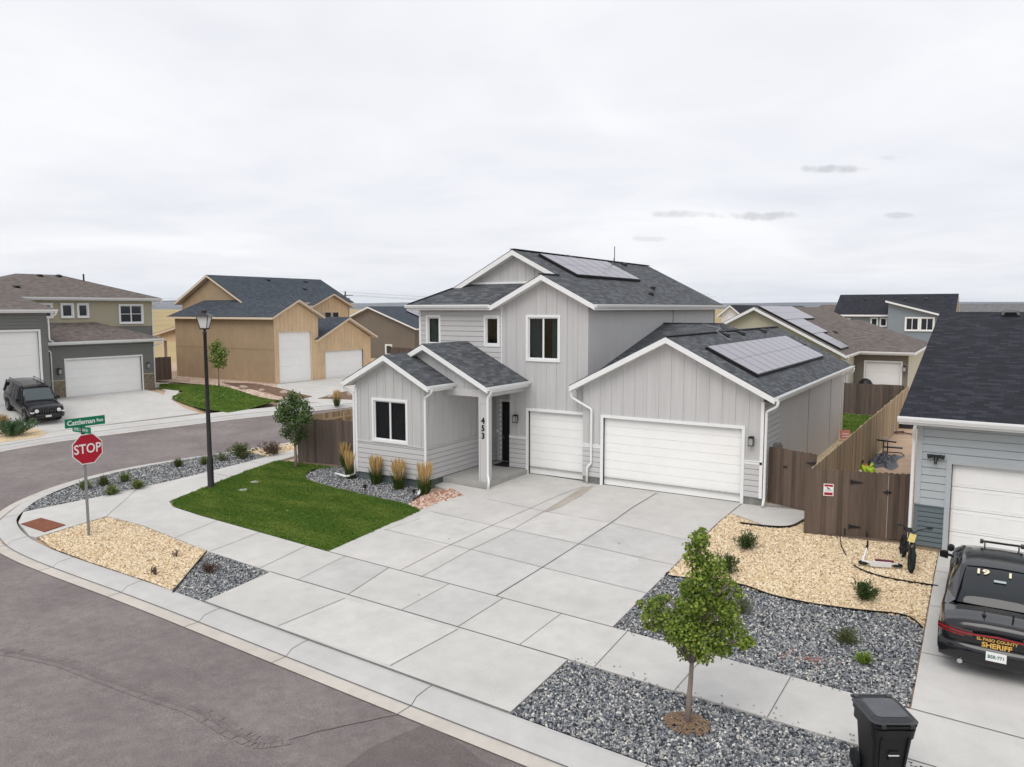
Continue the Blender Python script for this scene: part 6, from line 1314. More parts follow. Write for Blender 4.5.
for s in (-1,1):
    m_=MB(); m_.lathe([(0,.03),(.075,.025),(.105,.0),(.105,-.05),(0,-.05)],(s*.56,2.235,.80),16,axis='y'); local(m_,'headlight',lampm,SV); m_=MB(); m_.box((s*.72-.07 if s>0 else -.86,2.13,.68),(.86 if s>0 else -.65,2.22,.76)); local(m_,'indicator',lampm,SV)
mb=MB()
for k in range(7): x=-.36+k*.12; mb.box((x-.035,2.225,.66),(x+.035,2.245,.92))
local(mb,'grille',mat('grille_black',(.03,.03,.035),.3,.5),SV)
mb=MB(); secs=[]
for x in [-.9+i*.09 for i in range(21)]: yy=2.30-.22*(abs(x)/.9)**3; secs.append([(x,yy-.1,.34),(x,yy,.38),(x,yy+.02,.50),(x,yy,.62),(x,yy-.15,.63)])
loft(mb,secs,caps=False); fb=local(mb,'front_bumper',mat('bumper_plastic',(.012,.012,.014),.35,.5),SV,smooth=True); mb=MB(); mb.box((-.15,2.325,.46),(.15,2.335,.56)); local(mb,'licence_plate',whm,fb)
for s in (-1,1):
    m_=MB(); m_.beam((s*.86,.72,1.12),(s*.97,.70,1.14),.05,.05); m_.box((min(s*.95,s*1.12),.64,1.05),(max(s*.95,s*1.12),.76,1.24)); local(m_,'wing_mirror',blackmetal,SV)
    for y in (-1.33,1.37): wheel(SV,s*.81,y,.37,.23,s)
# ================================================================= BICYCLE, SCOOTER, YARD THINGS
def torus(mb,c,R,r,ax='x',n=28,k=8):
    o=len(mb.v)
    for i in range(n):
        a=2*math.pi*i/n
        for j in range(k):
            b=2*math.pi*j/k; rr_=R+r*math.cos(b); p=(r*math.sin(b),rr_*math.cos(a),rr_*math.sin(a)); 
            if ax=='z': p=(p[1],p[2],p[0])
            mb.v.append((c[0]+p[0],c[1]+p[1],c[2]+p[2]))
    for i in range(n):
        for j in range(k):
            mb.f.append((o+i*k+j,o+((i+1)%n)*k+j,o+((i+1)%n)*k+(j+1)%k,o+i*k+(j+1)%k)); mb.m.append(0)
kx,ky=G(909,575.6); BK=empty('bicycle',(kx,ky+.28,Zg(kx,ky)),'black small-wheeled bicycle with a yellow front plate by the garage corner','bicycle'); BK.rotation_euler=(0,math.radians(4),math.radians(14)); BK.scale=(1.14,1.14,1.14)
def bwheel(y): 
    m_=MB(); torus(m_,(0,y,.27),.235,.038); w=local(m_,'wheel',tyre,BK,smooth=True); m_=MB(); 
    for k in range(14): a=2*math.pi*k/14; m_.beam((0,y,.27),(0,y+.21*math.cos(a),.27+.21*math.sin(a)),.006,.006,up=(1,0,0))
    m_.lathe([(0,-.04),(.03,-.04),(.03,.04),(0,.04)],(0,y,.27),10,axis='x'); torus(m_,(0,y,.27),.205,.010); local(m_,'rim',blackmetal,w)
bwheel(0); bwheel(.98)
mb=MB()
for s in (-.05,.05): mb.tube([(s,0,.27),(s,.10,.60)],.014,6)
mb.tube([(-.05,.10,.60),(.05,.10,.60)],.018,6); mb.tube([(0,.10,.58),(0,.17,.80)],.022,8); mb.tube([(0,.13,.66),(0,.50,.33)],.024,8); mb.tube([(0,.15,.74),(0,.56,.60)],.018,8); mb.tube([(0,.50,.33),(0,.60,.70)],.018,8)
for s in (-.045,.045): mb.tube([(s,.50,.33),(s,.98,.27)],.011,6); mb.tube([(s,.98,.27),(s*.5,.57,.58)],.010,6)
local(mb,'frame',blackmetal,BK)
mb=MB(); mb.tube([(-.34,.22,.95),(-.26,.17,.96),(-.10,.16,.90),(0,.16,.82),(.10,.16,.90),(.26,.17,.96),(.34,.22,.95)],.014,8)
for s in (-1,1): mb.tube([(s*.36,.23,.95),(s*.24,.165,.96)],.021,8); mb.tube([(s*.24,.14,.95),(s*.32,.13,.93)],.008,6)
local(mb,'handlebar',blackmetal,BK)
mb=MB(); mb.add([(-.06,.56,.72),(.06,.56,.72),(.09,.74,.73),(-.09,.74,.73),(-.03,.46,.735),(.03,.46,.735),(-.08,.76,.77),(.08,.76,.77)],[(0,1,2,3),(4,5,7,6),(4,0,3,6),(5,7,2,1),(0,4,5,1),(3,2,7,6)]); local(mb,'saddle',black,BK)
mb=MB(); mb.box((-.17,.50,.32),(-.08,.60,.345)); mb.box((.08,.40,.25),(.17,.50,.275)); mb.tube([(-.1,.5,.33),(.1,.46,.28)],.012,6); local(mb,'pedal',black,BK)
mb=MB(); mb.add([(-.12,.03,.66),(.01,.03,.64),(.05,.09,.80),(-.08,.09,.82),(-.12,.05,.65),(.01,.05,.63),(.05,.11,.79),(-.08,.11,.81)],[(0,1,2,3),(7,6,5,4),(0,4,5,1),(1,5,6,2),(2,6,7,3),(3,7,4,0)]); local(mb,'number_plate',mat('yellow_plastic',(.70,.56,.20),.4,var=.3,vscale=9),BK)
# scooter lying on its side
kx,ky=G(863,566); SC=empty('kick_scooter',(kx,ky,Zg(kx,ky)+.07),'white kick scooter lying on its side on the beige stones','scooter'); SC.rotation_euler=(0,0,math.radians(16))
mb=MB(); torus(mb,(0,.0,.02),.085,.03,'z',20,8); local(mb,'wheel',tyre,SC,smooth=True); mb=MB(); torus(mb,(.78,0,.02),.085,.03,'z',20,8); local(mb,'wheel',tyre,SC,smooth=True)
wpl=mat('white_metal',(.75,.75,.76),.35,.5)
mb=MB(); mb.beam((.14,-.10,.04),(.62,-.08,.04),.05,.12); mb.tube([(.0,.02,.06),(.16,-.08,.05)],.022,8); mb.tube([(.60,-.07,.06),(.78,.0,.05)],.02,8); local(mb,'deck',wpl,SC)
mb=MB(); mb.tube([(-.02,-.02,.05),(.03,.10,.14),(.12,.28,.36)],.020,8); local(mb,'stem',wpl,SC); mb=MB(); mb.tube([(.12,.28,.28),(.13,.28,.50)],.022,8); mb.tube([(.10,.24,.33),(.14,.32,.38)],.03,8); local(mb,'handlebar',black,SC)
mb=MB(); mb.tube([(.70,.08,.08),(.5,.20,.05),(.3,.17,.06)],.03,6); local(mb,'deck_grip',mat('red_dark_plastic',(.16,.04,.06),.5),SC)
# crumpled dark tarp
def crumple(nm,label,cat,cx,cy,rx,ry,h,m,seed,n=22):
    R=random.Random(seed); mb=MB(); z0=Zg(cx,cy); ph=[R.uniform(0,6) for _ in range(8)]
    for i in range(n+1):
        for j in range(n+1):
            u,v=i/n*2-1,j/n*2-1; d=max(0,1-(u*u+v*v)); e=(1-u*u)*(1-v*v)
            z=h*e*(.55+.25*math.sin(u*7+ph[0]+v*3)+.25*math.sin(v*9+ph[1]-u*4)+.15*math.sin((u+v)*15+ph[2]))
            mb.v.append((cx+u*rx*(1+.15*math.sin(v*4+ph[3])),cy+v*ry*(1+.15*math.sin(u*5+ph[4])),z0+.01+max(0,z)+R.uniform(0,.02)*e))
    for i in range(n):
        for j in range(n): a=i*(n+1)+j; mb.f.append((a,a+n+1,a+n+2,a+1)); mb.m.append(0)
    o=mb.build(nm,m); md=o.modifiers.new('thick','SOLIDIFY'); md.thickness=.01; tag(o,label,cat); return o
kx,ky=G(885,464,0); tx_,ty_=G(884,461.5); crumple('tarp','crumpled dark tarp lying in the dirt side yard','tarp',tx_,ty_,.52,1.5,.36,mat('tarp_dark',(.05,.055,.07),.45,.5,var=.6,vscale=4),3)
# green and yellow toy ride-on
c=G(866,471,.1); YG_=empty('toy_tent',(c[0],c[1],Zg(*c)),'bright lime and orange folded toy behind the brown gate','toy'); lime=mat('lime_plastic',(.50,.72,.06),.5,var=.15,vscale=5)
mb=MB(); 
for a,(rr1,zz1) in enumerate(((.34,.3),(.30,.38),(.28,.26))):
    for k in range(5):
        t=k*1.256+a*.5; mb.tube([(rr1*math.cos(t)*.4,rr1*math.sin(t)*.4,.12+zz1*.3),(rr1*math.cos(t)*.9,rr1*math.sin(t)*.9,zz1+.12*math.sin(t*3)),(rr1*math.cos(t+.5)*1.25,rr1*math.sin(t+.5)*1.25,.10)],[.07,.085,.05],6)
local(mb,'toy_panel',lime,YG_,smooth=True); mb=MB(); mb.tube([(-.12,0,.20),(.0,.05,.42),(.12,.0,.30)],[.08,.11,.07],7); local(mb,'orange_panel',mat('orange_plastic',(.60,.16,.03),.5),YG_,smooth=True); YG_.scale=(.78,.78,.75)
# heap of small garden gear next to it
c=G(854,471,.1); GG=empty('garden_gear',(c[0],c[1],Zg(*c)),'small pile of dark garden gear with a yellow top by the long fence','garden gear'); mb=MB(); mb.tube([(-.1,-.5,.1),(0,-.1,.3),(.05,.5,.15)],[.10,.16,.1],7); mb.beam((-.2,-.3,.1),(.25,.4,.45),.08,.05); mb.beam((.1,-.5,.05),(.2,.3,.35),.07,.05); local(mb,'dark_gear',black,GG); mb=MB(); mb.beam((-.05,-.5,.35),(.02,-.25,.42),.10,.07); local(mb,'yellow_top',MATS['yellow_plastic'],GG); mb=MB(); mb.beam((.1,-.75,.12),(.3,-.45,.22),.14,.04); mb.beam((.05,.35,.5),(.2,.6,.55),.08,.04); local(mb,'pale_strap',MATS['white_plastic'],GG)
# workout bench
c=G(885,456); WB=empty('workout_bench',(c[0],c[1],Zg(*c)),'black metal stand with two arms in the dirt side yard','metal stand'); mb=MB()
mb.beam((-.5,0,.03),(.5,0,.03),.06,.06); mb.beam((0,-.6,.03),(0,.8,.03),.06,.06); mb.beam((-.12,0,0),(-.12,0,.9),.06,.06); mb.beam((.12,0,0),(.12,0,.9),.06,.06); mb.beam((-.7,.1,.92),(.6,.1,.86),.10,.08); mb.beam((-.1,0,.55),(.95,.1,.55),.28,.07); mb.tube([(.0,.0,.25),(.9,-.1,.28),(1.1,-.15,.12)],.03,6); local(mb,'frame',blackmetal,WB); mb=MB(); mb.beam((-.25,.1,1.02),(.1,.1,1.05),.16,.12); local(mb,'pad',mat('pale_pad',(.35,.33,.32),.7),WB); WB.scale=(.68,.68,.72)
# small tubs at the far end
c=G(906,427); TU=empty('planter_tub',(c[0],c[1],Zg(*c)),'large dark round tub at the far end of the dirt side yard','tub'); mb=MB(); mb.lathe([(0,0),(.62,0),(.75,.5),(.80,.52),(.80,.56),(.72,.56),(.60,.12),(0,.12)],n=20); local(mb,'tub',mat('dark_tub',(.04,.045,.05),.6),TU); mb=MB(); mb.tube([(-.3,0,.3),(-.1,.1,.8),(.1,0,.9)],[.15,.18,.05],7); local(mb,'folded_cover',mat('grey_cover',(.22,.23,.24),.7),TU)
c=G(896,434); BP=empty('broken_board',(c[0],c[1],Zg(*c)),'small dark plank lying on the dirt beyond the metal stand','plank'); mb=MB(); mb.beam((-.45,0,.05),(.35,.15,.12),.25,.06); mb.beam((.1,.1,.1),(.8,-.1,.06),.08,.05); local(mb,'board',mat('old_board',(.10,.06,.045),.8),BP); mb=MB(); mb.beam((-.3,.0,.14),(-.05,.05,.17),.18,.05); local(mb,'pale_end',MATS['white_plastic'],BP)
# red sign panel leaning on garage wall
c=(-5.55,38.6); RS=empty('yard_sign',(c[0],c[1],Zg(*c)),'red yard sign leaning against the far end of the garage wall','sign'); T=frame((0,0,.42),Vector((.8,-.6,0)),(-.10,-.12,.98),Vector((-.6,-.8,0))*-1) ; T=frame((0,0,.42),(.85,.52,0),(-.1,.05,.99),(.52,-.85,0)); mb=MB(); mb.box((-.24,-.30,-.02),(.24,.12,.02),0,T); r_=local(mb,'sign_panel',mat('faded_red',(.60,.24,.20),.6,var=.2,vscale=5),RS); mb=MB(); mb.box((-.15,-.2,.021),(.15,-.16,.024),0,T); mb.box((-.15,-.08,.021),(.15,-.04,.024),0,T); local(mb,'sign_print',whm,r_)
# items behind the crossing fence at cream garage
for (x,z,lab,r) in ((-6.7,.0,'dark round grill cover in front of the cream house garage door, left one',.45),(-5.3,.0,'low dark box in front of the cream house garage door, right one',.5)):
    e=empty('grill_cover' if r<.5 else 'storage_box',(x,54.3,0),lab,'grill' if r<.5 else 'box'); mb=MB()
    if r<.5: mb.lathe([(0,0),(.42,0),(.46,1.1),(.44,1.4),(.3,1.62),(.1,1.72),(0,1.74)],n=14)
    else: mb.box((-.5,-.3,0),(.5,.3,1.25)); mb.box((-.54,-.34,1.25),(.54,.34,1.36))
    local(mb,'cover',black,e,smooth=r<.5)
# solar garden lights in the planter
for i,(q,lab) in enumerate((((365,495),'small black solar garden light in the gravel planter, left of the two'),((414,500),'small black solar garden light beside the white drain spout'))):
    x,y=G(*q); e=empty('garden_light',(x,y,Zg(x,y)),lab,'garden light','solar garden lights in the planter'); mb=MB(); mb.tube([(0,0,0),(0,0,.26)],.012,6); local(mb,'stake',blackmetal,e); mb=MB(); mb.lathe([(0,.24),(.05,.25),(.055,.33),(.08,.34),(.08,.36),(.03,.38),(0,.385)],n=14); local(mb,'lamp_head',blackmetal,e)
# little clutter: valve covers in the lawn, stone by the path
for i,(q,lab) in enumerate((((243,491),'pale round valve cover in the lawn, nearer the path'),((255,483),'pale oval valve cover in the lawn behind the other one'))):
    x,y=G(*q); mb=MB(); mb.lathe([(0,.05),(.15,.05),(.16,.03),(.16,0)],(x,y,Zg(x,y)+.01),14); tag(mb.build('valve_cover',mat('valve_grey',(.30,.31,.27),.8)),lab,'valve cover')
# red stone streaks in the gravel (fallen leaves / marker chips)
# ================================================================= VEGETATION
leaf_near=leafmat('leaf_green',(.065,.13,.015),(.34,.43,.075),.4); leaf_dark=leafmat('leaf_dark',(.045,.085,.025),(.13,.20,.06),.25)
bark=mat('bark',(.24,.20,.17),.9,var=.25,vscale=14,bump=.5,stretch=(1,1,.3)); twig=mat('twig_brown',(.12,.08,.06),.9)
def leaves(cl,n,size,seed,droop=.3,maple=True):
    """cl = list of (centre, radii, weight); leaves are small folded faces spread through each clump"""
    r=np.random.default_rng(seed); w=np.array([c[2] for c in cl],float); w/=w.sum(); mb=MB()
    idx=r.choice(len(cl),n,p=w)
    for i in idx:
        c,rad,_=cl[i]; d=r.normal(size=3); d/=np.linalg.norm(d)+1e-9; rr1=r.random()**.42; p=np.array(c)+d*np.array(rad)*rr1
        s=size*r.uniform(.6,1.25); nrm=d*.7+r.normal(size=3)*.55+np.array([0,0,.55]); nrm/=np.linalg.norm(nrm); a=np.cross(nrm,r.normal(size=3)); a/=np.linalg.norm(a)+1e-9; b=np.cross(nrm,a); b[2]-=droop; b/=np.linalg.norm(b)
        t0=p; t1=p+a*s*.5+b*s*.55+nrm*s*.12; t2=p+b*s*1.15; t3=p-a*s*.5+b*s*.55+nrm*s*.12
        if maple:
            q=[t0,p+a*s*.30+b*s*.12,t1,p+a*s*.28+b*s*.72,t2,p-a*s*.28+b*s*.72,t3,p-a*s*.30+b*s*.12]; mb.add(q,[(0,1,2,3,4),(0,4,5,6,7)])
        else: mb.add([t0,t1,t2,t3],[(0,1,2),(0,2,3)])
    return mb
def Tree(name,label,x,y,height,cl,n,size,lm,seed,trunk_r=.05,lean=(0,0),maple=True,cat='tree',limbs=True):
    z=gz(x,y); e=empty(name,(x,y,z),label,cat); R=random.Random(seed); mb=MB()
    P=[(0,0,-.05)]; 
    for i in range(1,9): t=i/8; P.append((lean[0]*t+R.uniform(-.012,.012)*height*.3,lean[1]*t+R.uniform(-.012,.012)*height*.3,height*t))
    mb.tube(P,[trunk_r*(1.25 if i==0 else 1)*(1-.85*i/8) for i in range(9)],8)
    if limbs:
        for c,rad,_ in cl:
            c=np.array(c); hb=max(.35*height,c[2]-.25*height-.1); t=hb/height; s=np.array([lean[0]*t,lean[1]*t,hb]); m=(s+c)/2+np.array([0,0,.04*height]); mb.tube([tuple(s),tuple(m),tuple(c)],[trunk_r*.4,trunk_r*.28,trunk_r*.12],5)
            for _ in range(4): d=np.array([R.uniform(-1,1)*rad[0]*.8,R.uniform(-1,1)*rad[1]*.8,R.uniform(-.5,.9)*rad[2]]); mb.tube([tuple(m),tuple(c*.6+m*.4+d*.5),tuple(c+d)],[trunk_r*.2,trunk_r*.12,trunk_r*.06],4)
    local(mb,'trunk',bark,e,smooth=True); local(leaves(cl,n,size,seed,maple=maple),'crown',lm,e); return e
# near street tree: irregular, an upright leader with a long left arm
tx,ty=-3.9,11.67; tz0=gz(tx,ty)
def rel(px,py,dy=0): p=at(px,py,Y=ty+dy); return (p.x-tx,p.y-ty,p.z-tz0)
rt=random.Random(12)
cl=[]
for px,py,r_,w,dy in [(702,531,.07,.6,0),(641,603,.07,.5,0),(750,640,.08,.6,.1),(668,597,.07,.5,.1),(733,583,.06,.4,0),(688,545,.06,.4,0),(645,624,.07,.5,0),(700,540,.16,3.2,0),(697,556,.20,4.5,.1),(712,566,.21,4.5,.1),(700,578,.20,4.5,-.1),(722,582,.17,3.2,.15),(688,588,.15,3,0),(716,598,.23,5.5,.1),(697,600,.24,6,-.1),(738,592,.10,1,0),(655,606,.16,3,.05),(668,618,.20,4,0),(647,614,.11,1,-.1),(690,622,.30,8,.0),(715,622,.27,7,.2),(735,628,.18,3,.1),(676,634,.20,4,-.25),(700,640,.26,7,-.1),(722,645,.20,4,.05),(744,642,.12,2,0),(686,652,.14,2,.1),(704,656,.13,2,-.15),(660,600,.10,1,.1),(655,625,.12,1.5,0),(728,610,.17,3,-.1),(684,606,.18,3,.2)]:
    c=rel(px,py,dy); cl.append((c,(r_*1.12,r_*1.12,r_*1.0),w))
NT=Tree('street_tree','young leafy green street tree in the dark gravel strip beside the road',tx,ty,3.05,cl,8800,.050,leaf_near,5,.05,lean=(.12,.05))
mb=MB(); R=random.Random(2); mu=mat('bark_mulch',(.24,.165,.11),.95,var=.4,vscale=20)
for _ in range(420):
    a=R.uniform(0,6.28); d=.34*R.random()**.6; x,y=math.cos(a)*d*1.15,math.sin(a)*d; b=R.uniform(0,6.28); l=R.uniform(.02,.05); z=.03+R.uniform(0,.02)+.04*(1-d/.34); mb.beam((x-math.cos(b)*l,y-math.sin(b)*l,z),(x+math.cos(b)*l,y+math.sin(b)*l,z+R.uniform(-.01,.01)),.014,.01)
o=mb.build('bark_mulch',mu); o.location=(tx,ty,tz0); tag(o,'ring of brown bark mulch round the foot of the near street tree','mulch',kind='stuff')
# yard tree left of the bump-out
x,y=-23.42,21.02; rt=random.Random(4); cl=[]
z0=gz(x,y)
def rel2(px,py,dy=0): p=at(px,py,Y=y+dy); return (p.x-x,p.y-y,p.z-z0)
for px,py,r_,w in [(294,396,.30,2),(288,404,.42,4),(300,405,.40,4),(283,416,.40,4),(305,418,.34,3),(294,420,.5,6),(288,432,.35,3),(300,433,.33,3),(281,408,.25,1.5),(308,410,.22,1.2),(295,440,.22,1.5)]: cl.append((rel2(px,py,rt.uniform(-.3,.3)),(r_,r_,r_*.9),w))
Tree('young_tree','small round-crowned young tree on the lawn by the grey-brown fence',x,y,3.2,cl,4000,.078,leaf_dark,8,.07,maple=False)
x,y=G(219,387); cl=[((0,0,2.3),(.75,.75,.6),4),((-.4,0,2.9),(.45,.45,.45),2),((.4,.1,2.7),(.5,.5,.4),2),((.1,0,1.8),(.6,.6,.4),2),((.0,0,3.3),(.35,.35,.4),1)]
Tree('young_tree','thin young tree in front of the tan house side wall',x,y,3.4,cl,1100,.15,leafmat('leaf_light',(.10,.16,.03),(.26,.34,.08),.3),3,.06,maple=False)
# feather reed grasses
plume=leafmat('grass_plume',(.55,.38,.15),(.85,.66,.34),.35); gstem=leafmat('grass_stem',(.03,.055,.012),(.10,.15,.035),.2)
def reed(seed):
    R=random.Random(seed); a=MB(); b=MB()
    for _ in range(230):
        t=R.uniform(0,6.28); d=.16*R.random()**.5; x,y=math.cos(t)*d,math.sin(t)*d; h=R.uniform(.35,.72); l=R.uniform(.3,1.5)*d+R.uniform(0,.13); w=.007; q=R.uniform(0,3.14); wx,wy=math.cos(q)*w,math.sin(q)*w
        P=[(x,y,0),(x+math.cos(t)*l*.3,y+math.sin(t)*l*.3,h*.6),(x+math.cos(t)*l,y+math.sin(t)*l,h)]
        a.quad((P[0][0]-wx,P[0][1]-wy,0),(P[0][0]+wx,P[0][1]+wy,0),(P[1][0]+wx,P[1][1]+wy,P[1][2]),(P[1][0]-wx,P[1][1]-wy,P[1][2])); a.quad((P[1][0]-wx,P[1][1]-wy,P[1][2]),(P[1][0]+wx,P[1][1]+wy,P[1][2]),P[2])
    for _ in range(105):
        t=R.uniform(0,6.28); d=.13*R.random()**.5; l=R.uniform(.03,.20); h=R.uniform(.80,1.12); x,y=math.cos(t)*d,math.sin(t)*d; ex,ey=x+math.cos(t)*l,y+math.sin(t)*l
        mz=h*.62; b.tube([(x,y,.3),(x+(ex-x)*.5,y+(ey-y)*.5,mz),(x+(ex-x)*.7,y+(ey-y)*.7,h*.8),(ex,ey,h)],[.002,.005,.016,.004],4)
    return a,b
def Reed(x,y,s,label,seed):
    e=empty('feather_grass',(x,y,gz(x,y)),label,'ornamental grass','feather reed grasses in the front planter'); a,b=reed(seed)
    a.v=[(p[0]*s,p[1]*s,p[2]*s) for p in a.v]; b.v=[(p[0]*s,p[1]*s,p[2]*s) for p in b.v]; local(a,'blades',gstem,e); local(b,'plumes',plume,e)
for i,(q,s,lab) in enumerate((((346,467),.95,'feather reed grass furthest back, close against the brown fence'),((351,478.5),1.0,'feather reed grass at the left corner of the bump-out'),((376,484),.98,'feather reed grass under the left edge of the front window'),((398.5,489),1.02,'feather reed grass under the right edge of the front window'),((424.5,494),1.05,'feather reed grass at the downspout by the porch side'))):
    x,y=G(*q); Reed(x,y,s,lab,40+i)
# shrubs -------------------------------------------------------------------------
def spiky(n,h,r,w,seed,spread=1.0,up=.5):
    R=random.Random(seed); mb=MB()
    for _ in range(n):
        t=R.uniform(0,6.28); el=R.uniform(up,1.5); l=h*R.uniform(.6,1.1); d=r*.35*R.random(); x,y=math.cos(t)*d,math.sin(t)*d; dx,dy,dz=math.cos(t)*math.cos(el)*spread,math.sin(t)*math.cos(el)*spread,math.sin(el)
        sx,sy=-math.sin(t)*w,math.cos(t)*w; m=(x+dx*l*.5,y+dy*l*.5,dz*l*.58); e=(x+dx*l,y+dy*l,dz*l*.95)
        mb.quad((x-sx,y-sy,0),(x+sx,y+sy,0),(m[0]+sx,m[1]+sy,m[2]),(m[0]-sx,m[1]-sy,m[2])); mb.quad((m[0]-sx,m[1]-sy,m[2]),(m[0]+sx,m[1]+sy,m[2]),e)
    return mb
def bushy(n,r,h,seed,leaf=.03,k=26):
    """twiggy evergreen bush: sprigs with short leaves along them"""
    R=random.Random(seed); mb=MB()
    for _ in range(k):
        t=R.uniform(0,6.28); el=R.uniform(.35,1.5); L_=(r*math.cos(el)+h*math.sin(el))*R.uniform(.7,1.12); d=Vector((math.cos(t)*math.cos(el),math.sin(t)*math.cos(el),math.sin(el)))
        for j in range(n):
            f=R.uniform(.2,1.0); p=d*(L_*f)+Vector((R.uniform(-1,1),R.uniform(-1,1),R.uniform(-1,1)))*leaf*.9; a=(d+Vector((R.uniform(-1,1),R.uniform(-1,1),R.uniform(-.4,1)))*.9).normalized(); b=a.cross(Vector((R.uniform(-1,1),R.uniform(-1,1),R.uniform(-1,1)))).normalized()*leaf*.22; l=leaf*R.uniform(.8,1.6)
            mb.quad(p-b,p+a*l*.5-b,p+a*l,p+a*l*.5+b,)
    return mb
dkgreen=leafmat('evergreen_needles',(.018,.045,.010),(.075,.12,.03),.15); sage=leafmat('sage_leaves',(.09,.11,.06),(.22,.25,.15),.2); bright=leafmat('bright_leaves',(.10,.19,.02),(.32,.42,.08),.3); olive=leafmat('olive_leaves',(.05,.07,.025),(.15,.17,.06),.2); brownl=leafmat('brown_leaves',(.06,.04,.03),(.17,.11,.08),.1)
def Shrub(q,label,mb,m,cat='shrub',group=None,stem=True,xy=None):
    x,y=xy or G(*q); e=empty('shrub',(x,y,gz(x,y)+.01),label,cat,group); local(mb,'foliage',m,e)
    if stem:
        s=MB(); R=random.Random(int(x*100)); 
        for _ in range(5): s.tube([(0,0,-.02),(R.uniform(-.08,.08),R.uniform(-.08,.08),.18)],[.012,.005],5)
        local(s,'stems',twig,e)
    return e
Shrub((747,549),'dark green bush in the beige stones nearest the side path',bushy(46,.24,.40,1,.05,34),dkgreen)
Shrub((727,573),'dark green bush partly behind the top of the street tree',bushy(46,.26,.42,2,.05,34),dkgreen)
Shrub((862,600.5),'dark green bush in the beige stones below the scooter',bushy(46,.28,.38,3,.05,36),dkgreen)
Shrub((742,614.5),'grey-green bush in the dark gravel right of the street tree crown',bushy(34,.24,.36,4,.05,30),sage)
Shrub((845,643.5),'olive brown bush in the dark gravel between street tree and bin',bushy(30,.26,.24,5,.045,30),olive)
Shrub((863,663.5),'small bright green tuft in the dark gravel above the bin',spiky(120,.26,.18,.012,6,1.0,.4),bright,stem=False)
for i,(q,lab) in enumerate((((85,489.5),'spiky tuft directly behind the stop sign post'),((104,485.5),'spiky tuft just right of the stop sign post, back row'),((112,495),'spiky tuft right of the stop sign, front row'),((138,489),'spiky tuft in the middle of the left gravel bed, near the pavement'),((125,482),'spiky tuft in the middle of the left gravel bed, near the kerb'),((178,467),'spiky tuft left of the street lamp by the kerb'),((205,464.5),'spiky tuft right behind the street lamp'))):
    Shrub(q,lab,spiky(150,.46,.25,.014,20+i,1.0,.35),olive if i in(1,5) else leafmat('tuft_green',(.06,.09,.025),(.24,.30,.09),.25),stem=False,group='spiky tufts in the left gravel bed')
Shrub((241,459),'large dark twiggy bush right of the street lamp by the pavement',bushy(56,.62,.50,31,.07,40),olive)
Shrub((273,455.5),'reddish brown low bush between the lamp and the young tree',bushy(50,.66,.32,32,.07,34),brownl)
Shrub((222,461),'low grey green ground cover bush beside the large dark bush',bushy(34,.5,.15,33,.06,26),sage)
Shrub((155,575),'small dead brown plant in the beige stones nearest the kerb',bushy(10,.14,.14,34,.045,14),brownl); Shrub((176,557),'small dead brown plant in the beige stones nearer the pavement',bushy(7,.12,.10,35,.045,12),brownl)
Shrub((209,573),'low brown plant in the small dark gravel wedge',bushy(26,.34,.12,36,.05,22),brownl)
Shrub((12,437),'spreading dark green juniper by the driveway of the SUV',bushy(70,1.3,.45,37,.10,60),leafmat('juniper',(.03,.075,.035),(.10,.18,.08),.15))
Shrub((3,428),'brown ornamental grass left of the black SUV',spiky(160,.9,.4,.02,38,.7,.8),leafmat('dry_grass',(.20,.13,.05),(.55,.38,.18),.2),cat='ornamental grass',stem=False)
x,y=G(337,406); e=empty('feather_grass',(x,y,gz(x,y)),'small golden grass clump beside the tan house driveway','ornamental grass'); a,b=reed(77); local(a,'blades',gstem,e); local(b,'plumes',plume,e)
mm_=mat('mulch_brown',(.17,.105,.07),.95,var=.35,vscale=4,bump=1,bscale=25)
for i,(P,lab) in enumerate(((((222,383),(250,384),(290,391),(312,397),(300,400),(268,393),(236,387)),'long low brown mulch bed along the front of the tan house'),(((318,399),(345,392),(372,394),(352,400)),'low brown mulch bed beside the tan driveway near the golden clump'))):
    tag(sheet('mulch_bed',GP(*P),.06,mm_,1.0,skirt=.06),lab,'mulch bed',kind='stuff')
Rb=random.Random(8); rkm=mat('boulder',(.36,.29,.24),.9,var=.25,vscale=3,bump=.6)
for k,(q,s,lab) in enumerate((((243,389),.30,'small tan boulder at the left end of the brown mulch bed'),((262,391.5),.24,'small tan boulder in the middle of the brown mulch bed'),((284,394),.32,'larger tan boulder near the right end of the brown mulch bed'),((330,398),.26,'tan boulder left of the golden grass clump'),((352,396),.34,'tan boulder right of the golden grass clump'),((171,383),.25,'tan boulder at the far end of the rock bed, by the short dark fence'))):
    bm=bmesh.new(); bmesh.ops.create_icosphere(bm,subdivisions=2,radius=s)
    for v in bm.verts: v.co=Vector((v.co.x*1.3,v.co.y,v.co.z*.6))*Rb.uniform(.85,1.12)
    me=bpy.data.meshes.new('boulder'); bm.to_mesh(me); bm.free(); me.materials.append(rkm); o=bpy.data.objects.new('boulder',me); C.objects.link(o); x,y=G(*q); o.location=(x,y,gz(x,y)+s*.35); tag(o,lab,'boulder','boulders round the tan house')
# red marker chips scattered on the gravel
rm=mat('red_chip',(.36,.17,.14),.8)
for q,lab,n,sx in (((805,659),'scatter of reddish chips on the dark gravel right of the street tree',26,.45),((716,600),'few reddish chips beside the street tree crown',8,.2)):
    x,y=G(*q); R=random.Random(n); mb=MB()
    for _ in range(n): a,b=x+R.gauss(0,sx*.5),y+R.gauss(0,.12); z=gz(a,b)+.035; mb.box((a-.02,b-.014,z),(a+.02,b+.014,z+.012))
    tag(mb.build('red_chips',rm),lab,'chips',kind='stuff')
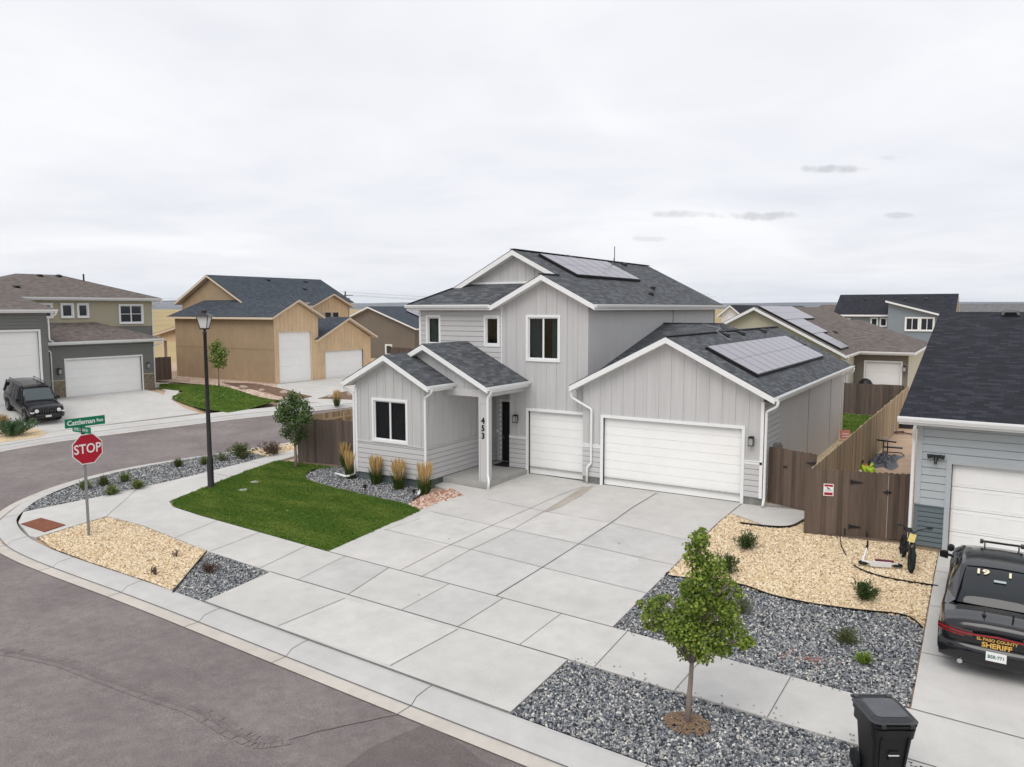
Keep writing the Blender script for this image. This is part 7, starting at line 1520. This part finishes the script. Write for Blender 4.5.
# ================================================================= AIR
mb=MB(); mb.box((-9500,-9500,-4),(9500,9500,130))
me=bpy.data.meshes.new('haze'); me.from_pydata(mb.v,[],mb.f); hz_=bpy.data.objects.new('haze',me); C.objects.link(hz_); hz_['kind']='stuff'
hm=bpy.data.materials.new('haze_air'); hm.use_nodes=True; hn=hm.node_tree; hn.nodes.clear(); pv=hn.nodes.new('ShaderNodeVolumePrincipled'); pv.inputs['Color'].default_value=(.93,.96,1,1); pv.inputs['Density'].default_value=3.5e-5; pv.inputs['Anisotropy'].default_value=.2; ho=hn.nodes.new('ShaderNodeOutputMaterial'); hn.links.new(pv.outputs[0],ho.inputs['Volume']); me.materials.append(hm)
# stones kicked out of the beds onto the paving
def spill(P,n,m,lab,w=.12,s=.02):
    R=random.Random(n); mb=MB()
    for _ in range(n):
        i=R.randrange(len(P)-1); t=R.random(); x=P[i][0]+(P[i+1][0]-P[i][0])*t+R.gauss(0,w*.5); y=P[i][1]+(P[i+1][1]-P[i][1])*t+R.gauss(0,w); z=gz(x,y)+.035; q=s*R.uniform(.5,1.2)
        mb.add([(x+q,y,z),(x,y+q*.8,z),(x-q*.9,y,z),(x,y-q,z),(x,y,z+q*.8),(x,y,z-q*.6)],[(0,1,4),(1,2,4),(2,3,4),(3,0,4),(1,0,5),(2,1,5),(3,2,5),(0,3,5)])
    tag(mb.build('spilled_stones',m),lab,'stones',kind='stuff')
spill([(-6.6,12.7),(-1.2,12.45)],70,mat('stone_grey_plain',(.22,.23,.24),.8,var=.5,vscale=30),'few grey stones spilled along the near edge of the pavement by the street tree')
spill([(-6.45,14.45),(-1,14.05)],60,MATS['stone_grey_plain'],'few grey stones spilled on the pavement below the wide gravel bed')
spill([(-6.5,17.9),(-6.5,22.8)],40,mat('stone_tan_plain',(.62,.50,.34),.8,var=.3,vscale=30),'few beige stones spilled onto the right edge of the driveway',.05)
spill([(-24.2,13.75),(-18.4,13.2)],60,MATS['stone_tan_plain'],'few beige stones spilled on the pavement above the stop sign bed',.08)
